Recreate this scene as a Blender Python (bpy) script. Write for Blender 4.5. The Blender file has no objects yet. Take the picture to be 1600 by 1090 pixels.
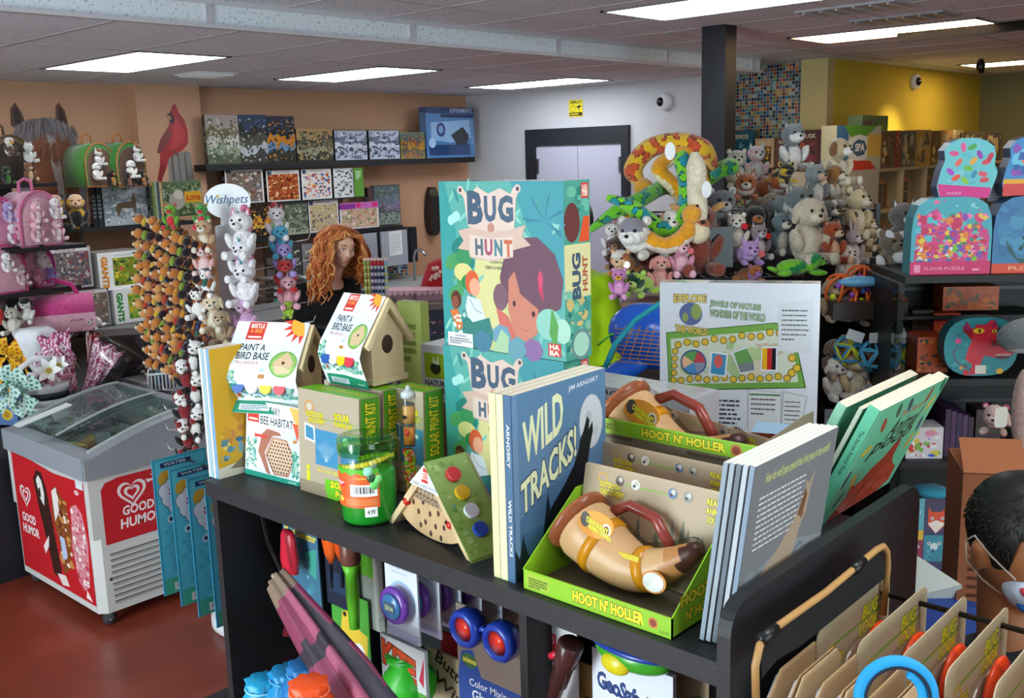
import bpy, math, random
from mathutils import Vector as V, Matrix, noise
R = math.radians
sc = bpy.context.scene
# ---------------------------------------------------------------- camera
F = 1578.0; PT = .18936; RO = .028137; YA = .740958; H = 1.9
FW = V((math.cos(YA)*math.cos(PT), math.sin(YA)*math.cos(PT),-math.sin(PT)))
_r = V((math.sin(YA),-math.cos(YA),0)); _d = FW.cross(_r)
RT = _r*math.cos(RO)+_d*math.sin(RO); DN = -_r*math.sin(RO)+_d*math.cos(RO)
CAM = V((0,0, H))
cd = bpy.data.cameras.new('camera'); cam = bpy.data.objects.new('camera', cd); sc.collection.objects.link(cam)
cd.sensor_width = 36; cd.sensor_fit = 'HORIZONTAL'; cd.lens = F/1600*36; cd.clip_start = .02; cd.clip_end = 100
m = Matrix.Identity(4)
for i, c in enumerate((RT, -DN, -FW)):
  for j in range(3): m[j][i] = c[j]
m.translation = CAM; cam.matrix_world = m; sc.camera = cam
# ---------------------------------------------------------------- exposure, world, daylight
sc.view_settings.view_transform = 'Standard'; sc.view_settings.look = 'None'
sc.view_settings.gamma = 1; sc.view_settings.use_curve_mapping = False
sc.view_settings.exposure = 0.36
w = bpy.data.worlds.new('daylight'); sc.world = w; w.use_nodes = True
w.node_tree.nodes['Background'].inputs[0].default_value = (.62,.74,1,1)
w.node_tree.nodes['Background'].inputs[1].default_value = 1.0
def area(name, loc, aim, sx, sy, power, col):
  l = bpy.data.lights.new(name, 'AREA'); l.shape = 'RECTANGLE'; l.size = sx; l.size_y = sy; l.energy = power; l.color = col
  o = bpy.data.objects.new(name, l); sc.collection.objects.link(o); o.location = loc
  o.rotation_euler = (V(aim)-V(loc)).to_track_quat('-Z', 'Z').to_euler(); return o
# daylight that comes in through the shop windows behind the camera (left wall and front wall), plus an added ceiling fill
area('daylight_and_fill', (-2.8,2.2,1.6),(3,2.6,1.5),6.0,2.0,235,(.88,.94,1))
area('daylight_and_fill', (-2.8,2.2,.7),(2,2.4,2.9),6.0,.8,380,(.95,.95,1))  # added uplight outside the window, brightens the ceiling like pavement bounce
area('daylight_and_fill', (1.0,-3.62,1.5),(1.4,3,1.2),4.6,1.9,130,(.88,.94,1))
# ---------------------------------------------------------------- pixel -> point on a real plane
def ray(x, y): return FW+RT*((x-800)/F)+DN*((y-545)/F)
def onz(x, y, z): v = ray(x, y); return CAM+v*((z-H)/v.z)
def onx(x, y, X): v = ray(x, y); return CAM+v*(X/v.x)
def ony(x, y, Y): v = ray(x, y); return CAM+v*(Y/v.y)
def atd(x, y, d): return CAM+ray(x, y)*d
# ---------------------------------------------------------------- colour and materials
_cc = {}
def L(h):
  if not isinstance(h, str): return h
  if h not in _cc:
    s = h if len(h) == 6 else ''.join(a*2 for a in h)
    t = [int(s[i:i+2], 16)/255 for i in (0,2,4)]
    _cc[h] = tuple((a/12.92 if a <= .04045 else ((a+.055)/1.055)**2.4) for a in t)+(1,)
  return _cc[h]
M = {}
def mat(name, rough=.5, metal=0, bump=0, bscale=60, spec=.5, coat=0, alpha=1, trans=0, sheen=0, vary=0, emit=0, ior=1.45, wood=False, col=None, detail=3):
  a = bpy.data.materials.new(name); a.use_nodes = True; nt = a.node_tree; n = nt.nodes; l = nt.links
  b = n['Principled BSDF']; b.inputs['Roughness'].default_value = rough; b.inputs['Metallic'].default_value = metal
  b.inputs['Specular IOR Level'].default_value = spec; b.inputs['Coat Weight'].default_value = coat; b.inputs['Coat Roughness'].default_value = .08
  b.inputs['Transmission Weight'].default_value = trans; b.inputs['Alpha'].default_value = alpha; b.inputs['IOR'].default_value = ior
  b.inputs['Sheen Weight'].default_value = sheen
  if col is None:
    at = n.new('ShaderNodeAttribute'); at.attribute_name = 'Col'; out = at.outputs['Color']
  else:
    rg = n.new('ShaderNodeRGB'); rg.outputs[0].default_value = L(col); out = rg.outputs[0]
  tc = n.new('ShaderNodeTexCoord')
  if vary or wood:
    ns = n.new('ShaderNodeTexNoise'); ns.inputs['Scale'].default_value = bscale*.4; ns.inputs['Detail'].default_value = 4
    if wood:
      mp = n.new('ShaderNodeMapping'); mp.inputs['Scale'].default_value = (1,1,.08); l.new(tc.outputs['Object'], mp.inputs[0]); l.new(mp.outputs[0], ns.inputs['Vector'])
    else: l.new(tc.outputs['Object'], ns.inputs['Vector'])
    mr = n.new('ShaderNodeMapRange'); mr.inputs['From Min'].default_value = .3; mr.inputs['From Max'].default_value = .7
    mr.inputs['To Min'].default_value = 1-(vary or .25); mr.inputs['To Max'].default_value = 1+(vary or .1)*.6
    l.new(ns.outputs['Fac'], mr.inputs['Value'])
    mx = n.new('ShaderNodeVectorMath'); mx.operation = 'SCALE'; l.new(out, mx.inputs[0]); l.new(mr.outputs[0], mx.inputs['Scale']); out = mx.outputs[0]
  l.new(out, b.inputs['Base Color'])
  if emit: l.new(out, b.inputs['Emission Color']); b.inputs['Emission Strength'].default_value = emit
  if bump:
    ns = n.new('ShaderNodeTexNoise'); ns.inputs['Scale'].default_value = bscale; ns.inputs['Detail'].default_value = detail
    l.new(tc.outputs['Object'], ns.inputs['Vector'])
    bp = n.new('ShaderNodeBump'); bp.inputs['Strength'].default_value = bump; bp.inputs['Distance'].default_value = .01
    l.new(ns.outputs['Fac'], bp.inputs['Height']); l.new(bp.outputs[0], b.inputs['Normal'])
  M[name] = a; return a
mat('print', .42); mat('paper', .75); mat('card', .62, vary=.07, bscale=40)
mat('wrap', .16, coat=.7, bump=.28, bscale=22)
mat('gloss', .22, spec=.5); mat('plastic', .35); mat('rubber', .7)
mat('plush', .95, spec=.1, sheen=.5, bump=.7, bscale=160, vary=.16)
mat('fabric', .8, spec=.2, bump=.3, bscale=70, sheen=.2); mat('satin', .38, bump=.15, bscale=30)
mat('metal', .3, metal=1); mat('black_laminate', .5, bump=.06, bscale=200, vary=.2)
mat('wood', .55, wood=True, bscale=60); mat('skin', .5, spec=.35, sheen=.1)
mat('hair', .5, spec=.4, vary=.25, bscale=60)
mat('wall_paint', .85, spec=.2, bump=.05, bscale=50)
mat('lamp', .5, emit=1.0)
def clear(name, col, a, rough=.05):
  k = bpy.data.materials.new(name); k.use_nodes = True; nt = k.node_tree; n = nt.nodes; l = nt.links; n.clear()
  o = n.new('ShaderNodeOutputMaterial'); t = n.new('ShaderNodeBsdfTransparent'); g = n.new('ShaderNodeBsdfGlossy'); x = n.new('ShaderNodeMixShader')
  fr = n.new('ShaderNodeFresnel'); fr.inputs[0].default_value = 1.33; ad = n.new('ShaderNodeMath'); ad.operation = 'ADD'; ad.inputs[1].default_value = a
  t.inputs[0].default_value = L(col); g.inputs['Roughness'].default_value = rough
  ns = n.new('ShaderNodeTexNoise'); ns.inputs['Scale'].default_value = 14; bp = n.new('ShaderNodeBump'); bp.inputs['Strength'].default_value = .25; bp.inputs['Distance'].default_value = .01
  tc = n.new('ShaderNodeTexCoord'); l.new(tc.outputs['Object'], ns.inputs['Vector']); l.new(ns.outputs['Fac'], bp.inputs['Height'])
  if name != 'glass': l.new(bp.outputs[0], g.inputs['Normal']); l.new(bp.outputs[0], fr.inputs['Normal'])
  ge = n.new('ShaderNodeNewGeometry'); iv = n.new('ShaderNodeMath'); iv.operation = 'SUBTRACT'; iv.inputs[0].default_value = 1; mu = n.new('ShaderNodeMath'); mu.operation = 'MULTIPLY'; l.new(ge.outputs['Backfacing'], iv.inputs[1])
  l.new(fr.outputs[0], ad.inputs[0]); l.new(ad.outputs[0], mu.inputs[0]); l.new(iv.outputs[0], mu.inputs[1]); l.new(mu.outputs[0], x.inputs[0]); l.new(t.outputs[0], x.inputs[1]); l.new(g.outputs[0], x.inputs[2]); l.new(x.outputs[0], o.inputs[0])
  M[name] = k
clear('glass', 'e9f1ee', .03,.02); clear('blister', 'f4f4f4', .03,.16); clear('green_tint', 'c9f0c8', .03)
# ---------------------------------------------------------------- mesh builder
_tx = {}
def textgeo(s, bold=0.0, shear=0.0):
  k = (s, bold, shear)
  if k not in _tx:
    c = bpy.data.curves.new('t', 'FONT'); c.body = s; c.size = 1; c.offset = bold; c.shear = shear; c.resolution_u = 2
    o = bpy.data.objects.new('t', c); sc.collection.objects.link(o)
    dg = bpy.context.evaluated_depsgraph_get(); me = bpy.data.meshes.new_from_object(o.evaluated_get(dg))
    vs = [tuple(v.co[:2]) for v in me.vertices]; fs = [tuple(p.vertices) for p in me.polygons]
    bpy.data.objects.remove(o); bpy.data.curves.remove(c); bpy.data.meshes.remove(me)
    _tx[k] = (vs, fs)
  return _tx[k]
class MB:
  def __init__(s): s.v = []; s.f = []; s.c = []; s.sm = []; s.mi = []; s.cur = 0
  def add(s, vs, fs, col, smooth=False):
    o = len(s.v); s.v += [tuple(a) for a in vs]
    one = not callable(col)
    for f in fs:
      s.f.append(tuple(i+o for i in f)); s.sm.append(smooth); s.mi.append(s.cur)
      s.c.append(L(col) if one else L(col(sum((V(vs[i]) for i in f), V())/len(f))))
    return s
  def box(s, a, b, col, M4=None):
    (x0, y0, z0),(x1, y1, z1) = a, b
    vs = [V(p) for p in ((x0,y0,z0),(x1,y0,z0),(x1,y1,z0),(x0,y1,z0),(x0,y0,z1),(x1,y0,z1),(x1,y1,z1),(x0,y1,z1))]
    if M4: vs = [M4 @ p for p in vs]
    return s.add(vs, [(0,3,2,1),(4,5,6,7),(0,1,5,4),(1,2,6,5),(2,3,7,6),(3,0,4,7)], col)
  def rbox(s, a, b, col, r=.01, M4=None, n=3):           # box with rounded vertical-plane corners (profile in x,z)
    (x0, y0, z0),(x1, y1, z1) = a, b; r = min(r, (x1-x0)/2,(z1-z0)/2); P = []
    for cx, cz, a0 in ((x1-r, z1-r, 0),(x0+r, z1-r, 90),(x0+r, z0+r, 180),(x1-r, z0+r, 270)):
      for i in range(n+1): t = R(a0+90*i/n); P.append((cx+r*math.cos(t), cz+r*math.sin(t)))
    return s.prism([(p[0], p[1]) for p in P], y0, y1, col, 'y', M4)
  def prism(s, P, a, b, col, axis='z', M4=None, side=None, smooth=False):
    n = len(P)
    def mk(p, t): return V((p[0], p[1], t)) if axis == 'z' else (V((p[0], t, p[1])) if axis == 'y' else V((t, p[0], p[1])))
    vs = [mk(p, a) for p in P]+[mk(p, b) for p in P]
    if M4: vs = [M4 @ p for p in vs]
    s.add(vs, [tuple(range(n)), tuple(range(2*n-1, n-1,-1))], col)
    o = len(s.v)-2*n
    for i in range(n):
      j = (i+1) % n; s.f.append((o+i, o+n+i, o+n+j, o+j)); s.c.append(L(side or col) if not callable(side or col) else L('888888')); s.sm.append(smooth); s.mi.append(s.cur)
    return s
  def lathe(s, prof, col, n=24, M4=None, sx=1, sy=1, smooth=True, wob=None):
    vs = []; fs = []
    for k, (r, z) in enumerate(prof):
      for i in range(n):
        t = 2*math.pi*i/n; rr = r*(wob(t, z) if wob else 1); p = V((rr*math.cos(t)*sx, rr*math.sin(t)*sy, z)); vs.append(M4 @ p if M4 else p)
    for k in range(len(prof)-1):
      for i in range(n): j = (i+1) % n; fs.append((k*n+i, k*n+j, (k+1)*n+j, (k+1)*n+i))
    if prof[0][0] > 1e-5: fs.append(tuple(range(n-1,-1,-1)))
    if prof[-1][0] > 1e-5: fs.append(tuple(range((len(prof)-1)*n, len(prof)*n)))
    return s.add(vs, fs, col, smooth)
  def tube(s, P, r, col, n=8, flat=1.0, closed=False):
    P = [V(p) for p in P]; m_ = len(P); vs = []; fs = []; up = None
    rr = r if isinstance(r, (list, tuple)) else [r]*m_
    for i, p in enumerate(P):
      a = P[(i-1) % m_] if (closed or i) else P[0]; b = P[(i+1) % m_] if (closed or i < m_-1) else P[-1]
      t = (b-a).normalized() if (b-a).length > 1e-9 else V((0,0,1))
      if up is None: up = t.orthogonal().normalized() if abs(t.z) > .95 else V((0,0,1))
      x = t.cross(up); x = x.normalized() if x.length > 1e-6 else t.orthogonal().normalized(); up = x.cross(t).normalized()
      for k in range(n): q = 2*math.pi*k/n; vs.append(p+x*math.cos(q)*rr[i]+up*math.sin(q)*rr[i]*flat)
    for i in range(m_ if closed else m_-1):
      for k in range(n): j = (k+1) % n; a = i*n; b = ((i+1) % m_)*n; fs.append((a+k, a+j, b+j, b+k))
    if not closed: fs.append(tuple(range(n-1,-1,-1))); fs.append(tuple(range((m_-1)*n, m_*n)))
    return s.add(vs, fs, col, True)
  def ell(s, c, r, col, rot=None, nu=14, nv=9, fuzz=0, seed=0):
    c = V(c); r = V((r, r, r)) if not hasattr(r, '__len__') else V(r)
    rm = rot if isinstance(rot, Matrix) else (Matrix.Rotation(0,3, 'X') if rot is None else (Matrix.Rotation(R(rot[2]),3, 'Z') @ Matrix.Rotation(R(rot[1]),3, 'Y') @ Matrix.Rotation(R(rot[0]),3, 'X')))
    vs = []; fs = []; rg = random.Random(seed)
    for i in range(nv+1):
      t = math.pi*i/nv
      for k in range(nu if 0 < i < nv else 1):
        q = 2*math.pi*k/nu; d = V((math.sin(t)*math.cos(q), math.sin(t)*math.sin(q), math.cos(t)))
        f = 1+(rg.uniform(-fuzz, fuzz) if fuzz else 0); vs.append(c+rm @ V((d.x*r.x*f, d.y*r.y*f, d.z*r.z*f)))
    def ix(i, k): return 0 if i == 0 else (len(vs)-1 if i == nv else 1+(i-1)*nu+(k % nu))
    for i in range(nv):
      for k in range(nu):
        a, b, c2, d = ix(i, k), ix(i+1, k), ix(i+1, k+1), ix(i, k+1)
        fs.append((a, b, c2) if i == 0 else ((a, b, d) if i == nv-1 else (a, b, c2, d)))
    return s.add(vs, fs, col, True)
  def build(s, name, mt='plastic', parent=None, loc=None, rot=None, remesh=0, shade=None):
    me = bpy.data.meshes.new(name); me.from_pydata(s.v, [], s.f); me.update()
    ca = me.color_attributes.new('Col', 'FLOAT_COLOR', 'CORNER'); buf = []
    for f, c in zip(s.f, s.c): buf += list(c)*len(f)
    ca.data.foreach_set('color', buf); me.polygons.foreach_set('use_smooth', s.sm if shade is None else [shade]*len(s.f))
    mts = mt if isinstance(mt, (list, tuple)) else [mt]
    for q in mts: me.materials.append(M[q])
    if len(mts) > 1: me.polygons.foreach_set('material_index', s.mi)
    o = bpy.data.objects.new(name, me); sc.collection.objects.link(o)
    if parent: o.parent = parent
    if loc is not None: o.location = loc
    if rot is not None: o.rotation_euler = rot
    return o
def tag(o, label, cat, group=None, kind=None):
  if label: o['label'] = label
  if cat: o['category'] = cat
  if group: o['group'] = group
  if kind: o['kind'] = kind
  return o
def thing(name, label, cat, loc=(0,0,0), yaw=0, group=None, tilt=0, roll=0):
  o = bpy.data.objects.new(name, None); sc.collection.objects.link(o); o.empty_display_size = .05
  o.location = loc; o.rotation_euler = (R(tilt), R(roll), R(yaw)); return tag(o, label, cat, group)
def kids(o): return [c for c in bpy.data.objects if c.parent == o]
def dup(o, loc, rot=None, label=None, group=None, scale=None):
  c = o.copy(); sc.collection.objects.link(c); c.location = loc
  if rot is not None: c.rotation_euler = rot
  if scale: c.scale = (scale,)*3
  if label: c['label'] = label
  if group: c['group'] = group
  for k in kids(o):
    d = k.copy(); sc.collection.objects.link(d); d.parent = c
    for g in kids(k): e = g.copy(); sc.collection.objects.link(e); e.parent = d
  return c
# ---------------------------------------------------------------- printed faces
class Art:
  def __init__(s, mb, O, U, W, w, h, lift=.0001):
    s.mb = mb; s.O = V(O); s.U = V(U).normalized(); s.W = V(W).normalized(); s.N = s.U.cross(s.W); s.w = w; s.h = h; s.k = 1; s.lift = lift
  def P(s, x, y): return s.O+s.U*(x*s.w)+s.W*(y*s.h)+s.N*(s.k*s.lift)
  def poly(s, pts, col):
    s.mb.add([s.P(*p) for p in pts], [tuple(range(len(pts)))], col); s.k += .08; return s
  def rect(s, x0, y0, x1, y1, col): return s.poly([(x0, y0),(x1, y0),(x1, y1),(x0, y1)], col)
  def ell(s, cx, cy, rx, ry=None, col='fff', n=20, a0=0, a1=360, rot=0):
    ry = rx*s.w/s.h if ry is None else ry; cr, sr = math.cos(R(rot)), math.sin(R(rot)); k = s.w/s.h
    pts = []
    for i in range(n+(a1-a0 < 360)):
      t = R(a0+(a1-a0)*i/n); x, y = rx*math.cos(t), ry*math.sin(t)/k; pts.append((cx+x*cr-y*sr, cy+(x*sr+y*cr)*k))
    if a1-a0 < 360: pts.append((cx, cy))
    return s.poly(pts, col)
  def ring(s, cx, cy, r, t, col, fill): s.ell(cx, cy, r, None, col); return s.ell(cx, cy, r-t, None, fill)
  def line(s, pts, wd, col):
    for (x0, y0),(x1, y1) in zip(pts, pts[1:]):
      dx, dy = (x1-x0)*s.w, (y1-y0)*s.h; l = math.hypot(dx, dy) or 1; nx, ny = -dy/l*wd/2, dx/l*wd/2
      s.poly([(x0-nx, y0-ny*s.w/s.h),(x1-nx, y1-ny*s.w/s.h),(x1+nx, y1+ny*s.w/s.h),(x0+nx, y0+ny*s.w/s.h)][::1], col); s.k -= .08
    s.k += .08; return s
  def text(s, t, x0, y0, x1, y1, col, bold=.01, shear=0, outline=None, rot=0, ow=.05, skew=0):
    k = s.w/s.h
    for c, b in (((outline, bold+ow),) if outline else ())+((col, bold),):
      vs, fs = textgeo(t, b, shear); base = textgeo(t, bold, shear)[0]
      if not base: return s
      ax, bx = min(p[0] for p in base), max(p[0] for p in base); ay, by = min(p[1] for p in base), max(p[1] for p in base)
      W_, H_ = (x1-x0),(y1-y0); cx, cy = (x0+x1)/2,(y0+y1)/2; out = []
      if rot in (90,-90): W_, H_ = H_/k, W_*k
      for p in vs:
        u, v = ((p[0]-ax)/(bx-ax)-.5)*W_, ((p[1]-ay)/(by-ay)-.5)*H_/k
        v += skew*u; q = R(rot); out.append(s.P(cx+u*math.cos(q)-v*math.sin(q), cy+(u*math.sin(q)+v*math.cos(q))*k))
      s.mb.add(out, fs, c); s.k += .1
    return s
  def words(s, x0, y0, x1, y1, n, col, seed=1, fill=.62, indent=0):
    rg = random.Random(seed); lh = (y1-y0)/n
    for i in range(n):
      x = x0+(indent if i == 0 else 0); yb = y1-(i+.8)*lh; end = x1-rg.uniform(0,.12)*(x1-x0) if i < n-1 else x0+(x1-x0)*rg.uniform(.4,.8)
      while x < end:
        w_ = min(rg.uniform(.03,.12)*(x1-x0), end-x); s.poly([(x, yb),(x+w_, yb),(x+w_, yb+lh*fill),(x, yb+lh*fill)], col); s.k -= .08; x += w_+.018*(x1-x0)
    s.k += .08; return s
  def collage(s, x0, y0, x1, y1, pal, n, seed=1, sz=.06, soft=True):
    rg = random.Random(seed)
    for i in range(n):
      x, y = rg.uniform(x0, x1), rg.uniform(y0, y1); a = sz*rg.uniform(.35,1.2); b = a*rg.uniform(.4,1.2)*s.w/s.h
      if not (x0 <= x-a and x+a <= x1 and y0 <= y-b and y+b <= y1):
        x = min(max(x, x0+a), x1-a); y = min(max(y, y0+b), y1-b)
      ns = rg.choice((4,5,7,9)); ph = rg.uniform(0,6); pts = [(x+a*math.cos(ph+6.283*k/ns)*rg.uniform(.6,1), y+b*math.sin(ph+6.283*k/ns)*rg.uniform(.6,1)) for k in range(ns)]
      s.poly(pts, rg.choice(pal)); s.k -= .06
    s.k += .08; return s
  def bar(s, x0, y0, x1, y1, seed=1):
    rg = random.Random(seed); s.rect(x0, y0, x1, y1, 'f4f4f2'); x = x0+(x1-x0)*.12
    while x < x1-(x1-x0)*.12:
      d = rg.choice((.02,.03,.05))*(x1-x0); s.poly([(x, y0+(y1-y0)*.25),(x+d, y0+(y1-y0)*.25),(x+d, y0+(y1-y0)*.85),(x, y0+(y1-y0)*.85)], '15151a'); s.k -= .08; x += d+rg.choice((.02,.035))*(x1-x0)
    s.k += .08; return s
def faces(mb, w, d, h):   # art surfaces of a box whose front is local -y, x from 0 to w
  return dict(F=lambda: Art(mb, (0,0,0),(1,0,0),(0,0,1), w, h), L=lambda: Art(mb, (0, d, 0),(0,-1,0),(0,0,1), d, h),
        R=lambda: Art(mb, (w, 0,0),(0,1,0),(0,0,1), d, h), T=lambda: Art(mb, (0,0, h),(1,0,0),(0,1,0), w, d))
def carton(name, label, cat, loc, w, d, h, col, art=None, yaw=-90, tilt=0, roll=0, mt='print', group=None, top=None, side=None):
  mb = MB(); mb.box((0,0,0),(w, d, h), col)
  if top: mb.c[1] = L(top)
  if side: mb.c[3] = mb.c[5] = L(side)
  if art:
    fc = faces(mb, w, d, h)
    for k, fn in art.items(): fn(fc[k]())
  o = mb.build(name, mt, loc=loc, rot=(R(tilt), R(roll), R(yaw))); return tag(o, label, cat, group)
# ================================================================ THE SETTING
ZL, ZU = 2.5,2.62                     # lower and upper suspended ceilings
def struct(name, mb, mt, **k): o = mb.build(name, mt, **k); o['kind'] = 'structure'; return o
def slab(name, a, b, col, mt='wall_paint'): mb = MB(); mb.box(a, b, col); return struct(name, mb, mt)
# concrete floor, stained oxblood red and sealed
k = bpy.data.materials.new('stained_concrete'); k.use_nodes = True; nt = k.node_tree; n = nt.nodes; l = nt.links; b = n['Principled BSDF']
tc = n.new('ShaderNodeTexCoord'); ns = n.new('ShaderNodeTexNoise'); ns.inputs['Scale'].default_value = 1.6; ns.inputs['Detail'].default_value = 9; ns.inputs['Roughness'].default_value = .65
cr = n.new('ShaderNodeValToRGB'); e = cr.color_ramp.elements; e[0].position = .3; e[0].color = L('6a2a1c'); e[1].position = .7; e[1].color = L('9a4430')
l.new(tc.outputs['Object'], ns.inputs['Vector']); l.new(ns.outputs['Fac'], cr.inputs[0]); l.new(cr.outputs[0], b.inputs['Base Color']); b.inputs['Roughness'].default_value = .32
M['floor'] = k
slab('floor', (-2.6,-3.5,-.1),(13,7.6,0), '8a3c2a', 'floor')
slab('wall_left', (-2.6,7.4,0),(7.6,7.55,2.8), 'c79a7c')
px0, px1 = ony(210,140,7.28).x, ony(311,140,7.28).x
slab('trim_1', (px0,7.28,0),(px1,7.4, ZL), 'cfa284')                      # pilaster
slab('wall_back', (7.5,4.63,0),(7.65,7.4,2.8), 'c2c1c6')
slab('trim_2', (7.65,5.32,0),(8.5,5.4,2.8), 'c9cbd2')
slab('wall_right', (8.32,3.86,0),(12.2,4.02,2.8), 'c8b040')
slab('trim_3', (8.2,3.86,0),(8.32,4.1, ZU), 'c2b27e')
slab('wall_far', (12.0,-3.5,0),(12.15,3.9,2.8), '7d7a5a')
mb = MB()
for a_, b_ in (((-2.6,-3.5,0),(-1.4,-3.35,2.8)),((3.4,-3.5,0),(13,-3.35,2.8)),((-1.4,-3.5,0),(3.4,-3.35,.5)),((-1.4,-3.5,2.5),(3.4,-3.35,2.8))): mb.box(a_, b_, 'b9a890')
struct('wall_front', mb, 'wall_paint'); mb = MB()
for x_ in (-1.4,.97,3.34): mb.box((x_, -3.46,.5),(x_+.06,-3.4,2.5), '303234')
for z_ in (.5,2.45): mb.box((-1.4,-3.46, z_),(3.4,-3.4, z_+.05), '303234')
f_ = struct('window_2', mb, 'plastic'); mb = MB(); mb.box((-1.35,-3.435,.55),(3.35,-3.43,2.45), 'ffffff'); mb.build('glass_pane', 'glass', f_)
# window wall to the left of the camera, two tall shop windows
mb = MB()
mb.box((-2.75,-3.5,0),(-2.6,7.55,.35), 'c9b49c'); mb.box((-2.75,-3.5,2.6),(-2.6,7.55,2.8), 'c9b49c')
for y0, y1 in ((-3.5,-.9),(5.4,7.55)): mb.box((-2.75, y0,.35),(-2.6, y1,2.6), 'c9b49c')
struct('wall_street', mb, 'wall_paint')
mb = MB()
for y in (-.9,2.22,5.36): mb.box((-2.74, y, .35),(-2.62, y+.06,2.6), '303234')
for z in (.35,2.55): mb.box((-2.74,-.9, z),(-2.62,5.42, z+.05), '303234')
f_ = struct('window_1', mb, 'plastic'); mb = MB(); mb.box((-2.69,-.85,.4),(-2.68,5.36,2.55), 'ffffff'); mb.build('glass_pane', 'glass', f_)
# mosaic of small glass tiles
k = bpy.data.materials.new('mosaic'); k.use_nodes = True; nt = k.node_tree; n = nt.nodes; l = nt.links; b = n['Principled BSDF']
tc = n.new('ShaderNodeTexCoord'); sc_ = n.new('ShaderNodeVectorMath'); sc_.operation = 'SCALE'; sc_.inputs['Scale'].default_value = 1/.03
fl = n.new('ShaderNodeVectorMath'); fl.operation = 'FLOOR'; fr = n.new('ShaderNodeVectorMath'); fr.operation = 'FRACTION'
wn = n.new('ShaderNodeTexWhiteNoise'); l.new(tc.outputs['Object'], sc_.inputs[0]); l.new(sc_.outputs[0], fl.inputs[0]); l.new(sc_.outputs[0], fr.inputs[0]); l.new(fl.outputs[0], wn.inputs['Vector'])
cr = n.new('ShaderNodeValToRGB'); cr.color_ramp.interpolation = 'CONSTANT'; pal = ['2b3550', 'c2703a', '7f8f4a', '3f6f9a', '9a4a30', 'a8b8b0', '35506a', 'c9a05a', '1f2a3c', '5a8a86', '8a3a2c', '6a7a8a']
while len(cr.color_ramp.elements) < len(pal): cr.color_ramp.elements.new(.5)
for i, c in enumerate(pal): cr.color_ramp.elements[i].position = i/len(pal); cr.color_ramp.elements[i].color = L(c)
l.new(wn.outputs['Value'], cr.inputs[0]); sx = n.new('ShaderNodeSeparateXYZ'); l.new(fr.outputs[0], sx.inputs[0])
lo = None
for ax in ('Y', 'Z', 'X'):
  g1 = n.new('ShaderNodeMath'); g1.operation = 'GREATER_THAN'; g1.inputs[1].default_value = .16; l.new(sx.outputs[ax], g1.inputs[0])
  if ax == 'X': continue
  if lo: mu = n.new('ShaderNodeMath'); mu.operation = 'MULTIPLY'; l.new(lo.outputs[0], mu.inputs[0]); l.new(g1.outputs[0], mu.inputs[1]); lo = mu
  else: lo = g1
mx = n.new('ShaderNodeMix'); mx.data_type = 'RGBA'; mx.inputs[6].default_value = L('b0b0a8'); l.new(lo.outputs[0], mx.inputs[0]); l.new(cr.outputs[0], mx.inputs[7]); l.new(mx.outputs[2], b.inputs['Base Color']); b.inputs['Roughness'].default_value = .25
M['mosaic'] = k
slab('wall_tiled', (8.3,4.1,0),(8.42,5.32,2.8), 'ffffff', 'mosaic')
# ceilings
k = bpy.data.materials.new('ceiling_tile'); k.use_nodes = True; nt = k.node_tree; n = nt.nodes; l = nt.links; b = n['Principled BSDF']
tc = n.new('ShaderNodeTexCoord'); ns = n.new('ShaderNodeTexNoise'); ns.inputs['Scale'].default_value = 70; ns.inputs['Detail'].default_value = 2
cr = n.new('ShaderNodeValToRGB'); e = cr.color_ramp.elements; e[0].position = .33; e[0].color = L('a8acb4'); e[1].position = .42; e[1].color = L('dfe5ee')
l.new(tc.outputs['Object'], ns.inputs['Vector']); l.new(ns.outputs['Fac'], cr.inputs[0]); l.new(cr.outputs[0], b.inputs['Base Color']); b.inputs['Roughness'].default_value = .95
M['tile'] = k
YF = 4.17
slab('ceiling', (-2.6, YF, ZL),(7.6,7.5, ZL+.04), 'ccc', 'tile'); c2 = slab('ceiling_upper', (-2.6,-3.5, ZU),(12.2,5.2, ZU+.04), 'ccc', 'tile')
slab('trim_4', (-2.6, YF-.012, ZL),(7.6, YF, ZU), 'ccc', 'tile')              # soffit step face
mb = MB()
mb.box((-2.6, YF-.03, ZL-.004),(7.6, YF+.012, ZL+.014), 'c6c3ca'); mb.box((-2.6, YF-.024, ZU-.02),(7.6, YF-.012, ZU), 'c6c3ca')
x = -2.3
while x < 7.6: mb.box((x, YF-.022, ZL),(x+.03, YF-.012, ZU-.01), 'bfbcc4'); x += 1.22
struct('trim_5', mb, 'plastic')
def grid(name, X0, X1, Y0, Y1, z, ox, oy, sx_, sy_):
  mb = MB(); x = ox-math.floor((ox-X0)/sx_)*sx_
  while x < X1: mb.box((x-.011, Y0, z-.003),(x+.011, Y1, z), 'b2acb0'); x += sx_
  y = oy-math.floor((oy-Y0)/sy_)*sy_
  while y < Y1: mb.box((X0, y-.011, z-.0032),(X1, y+.011, z), 'b2acb0'); y += sy_
  struct(name, mb, 'plastic')
grid('trim_6', -2.6,7.5, YF+.02,7.4, ZL, 2.78,5.17,.61,1.22)
grid('trim_7', -2.6,12,-3.3, YF-.03, ZU, 4.85,2.45,.61,1.22)
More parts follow.
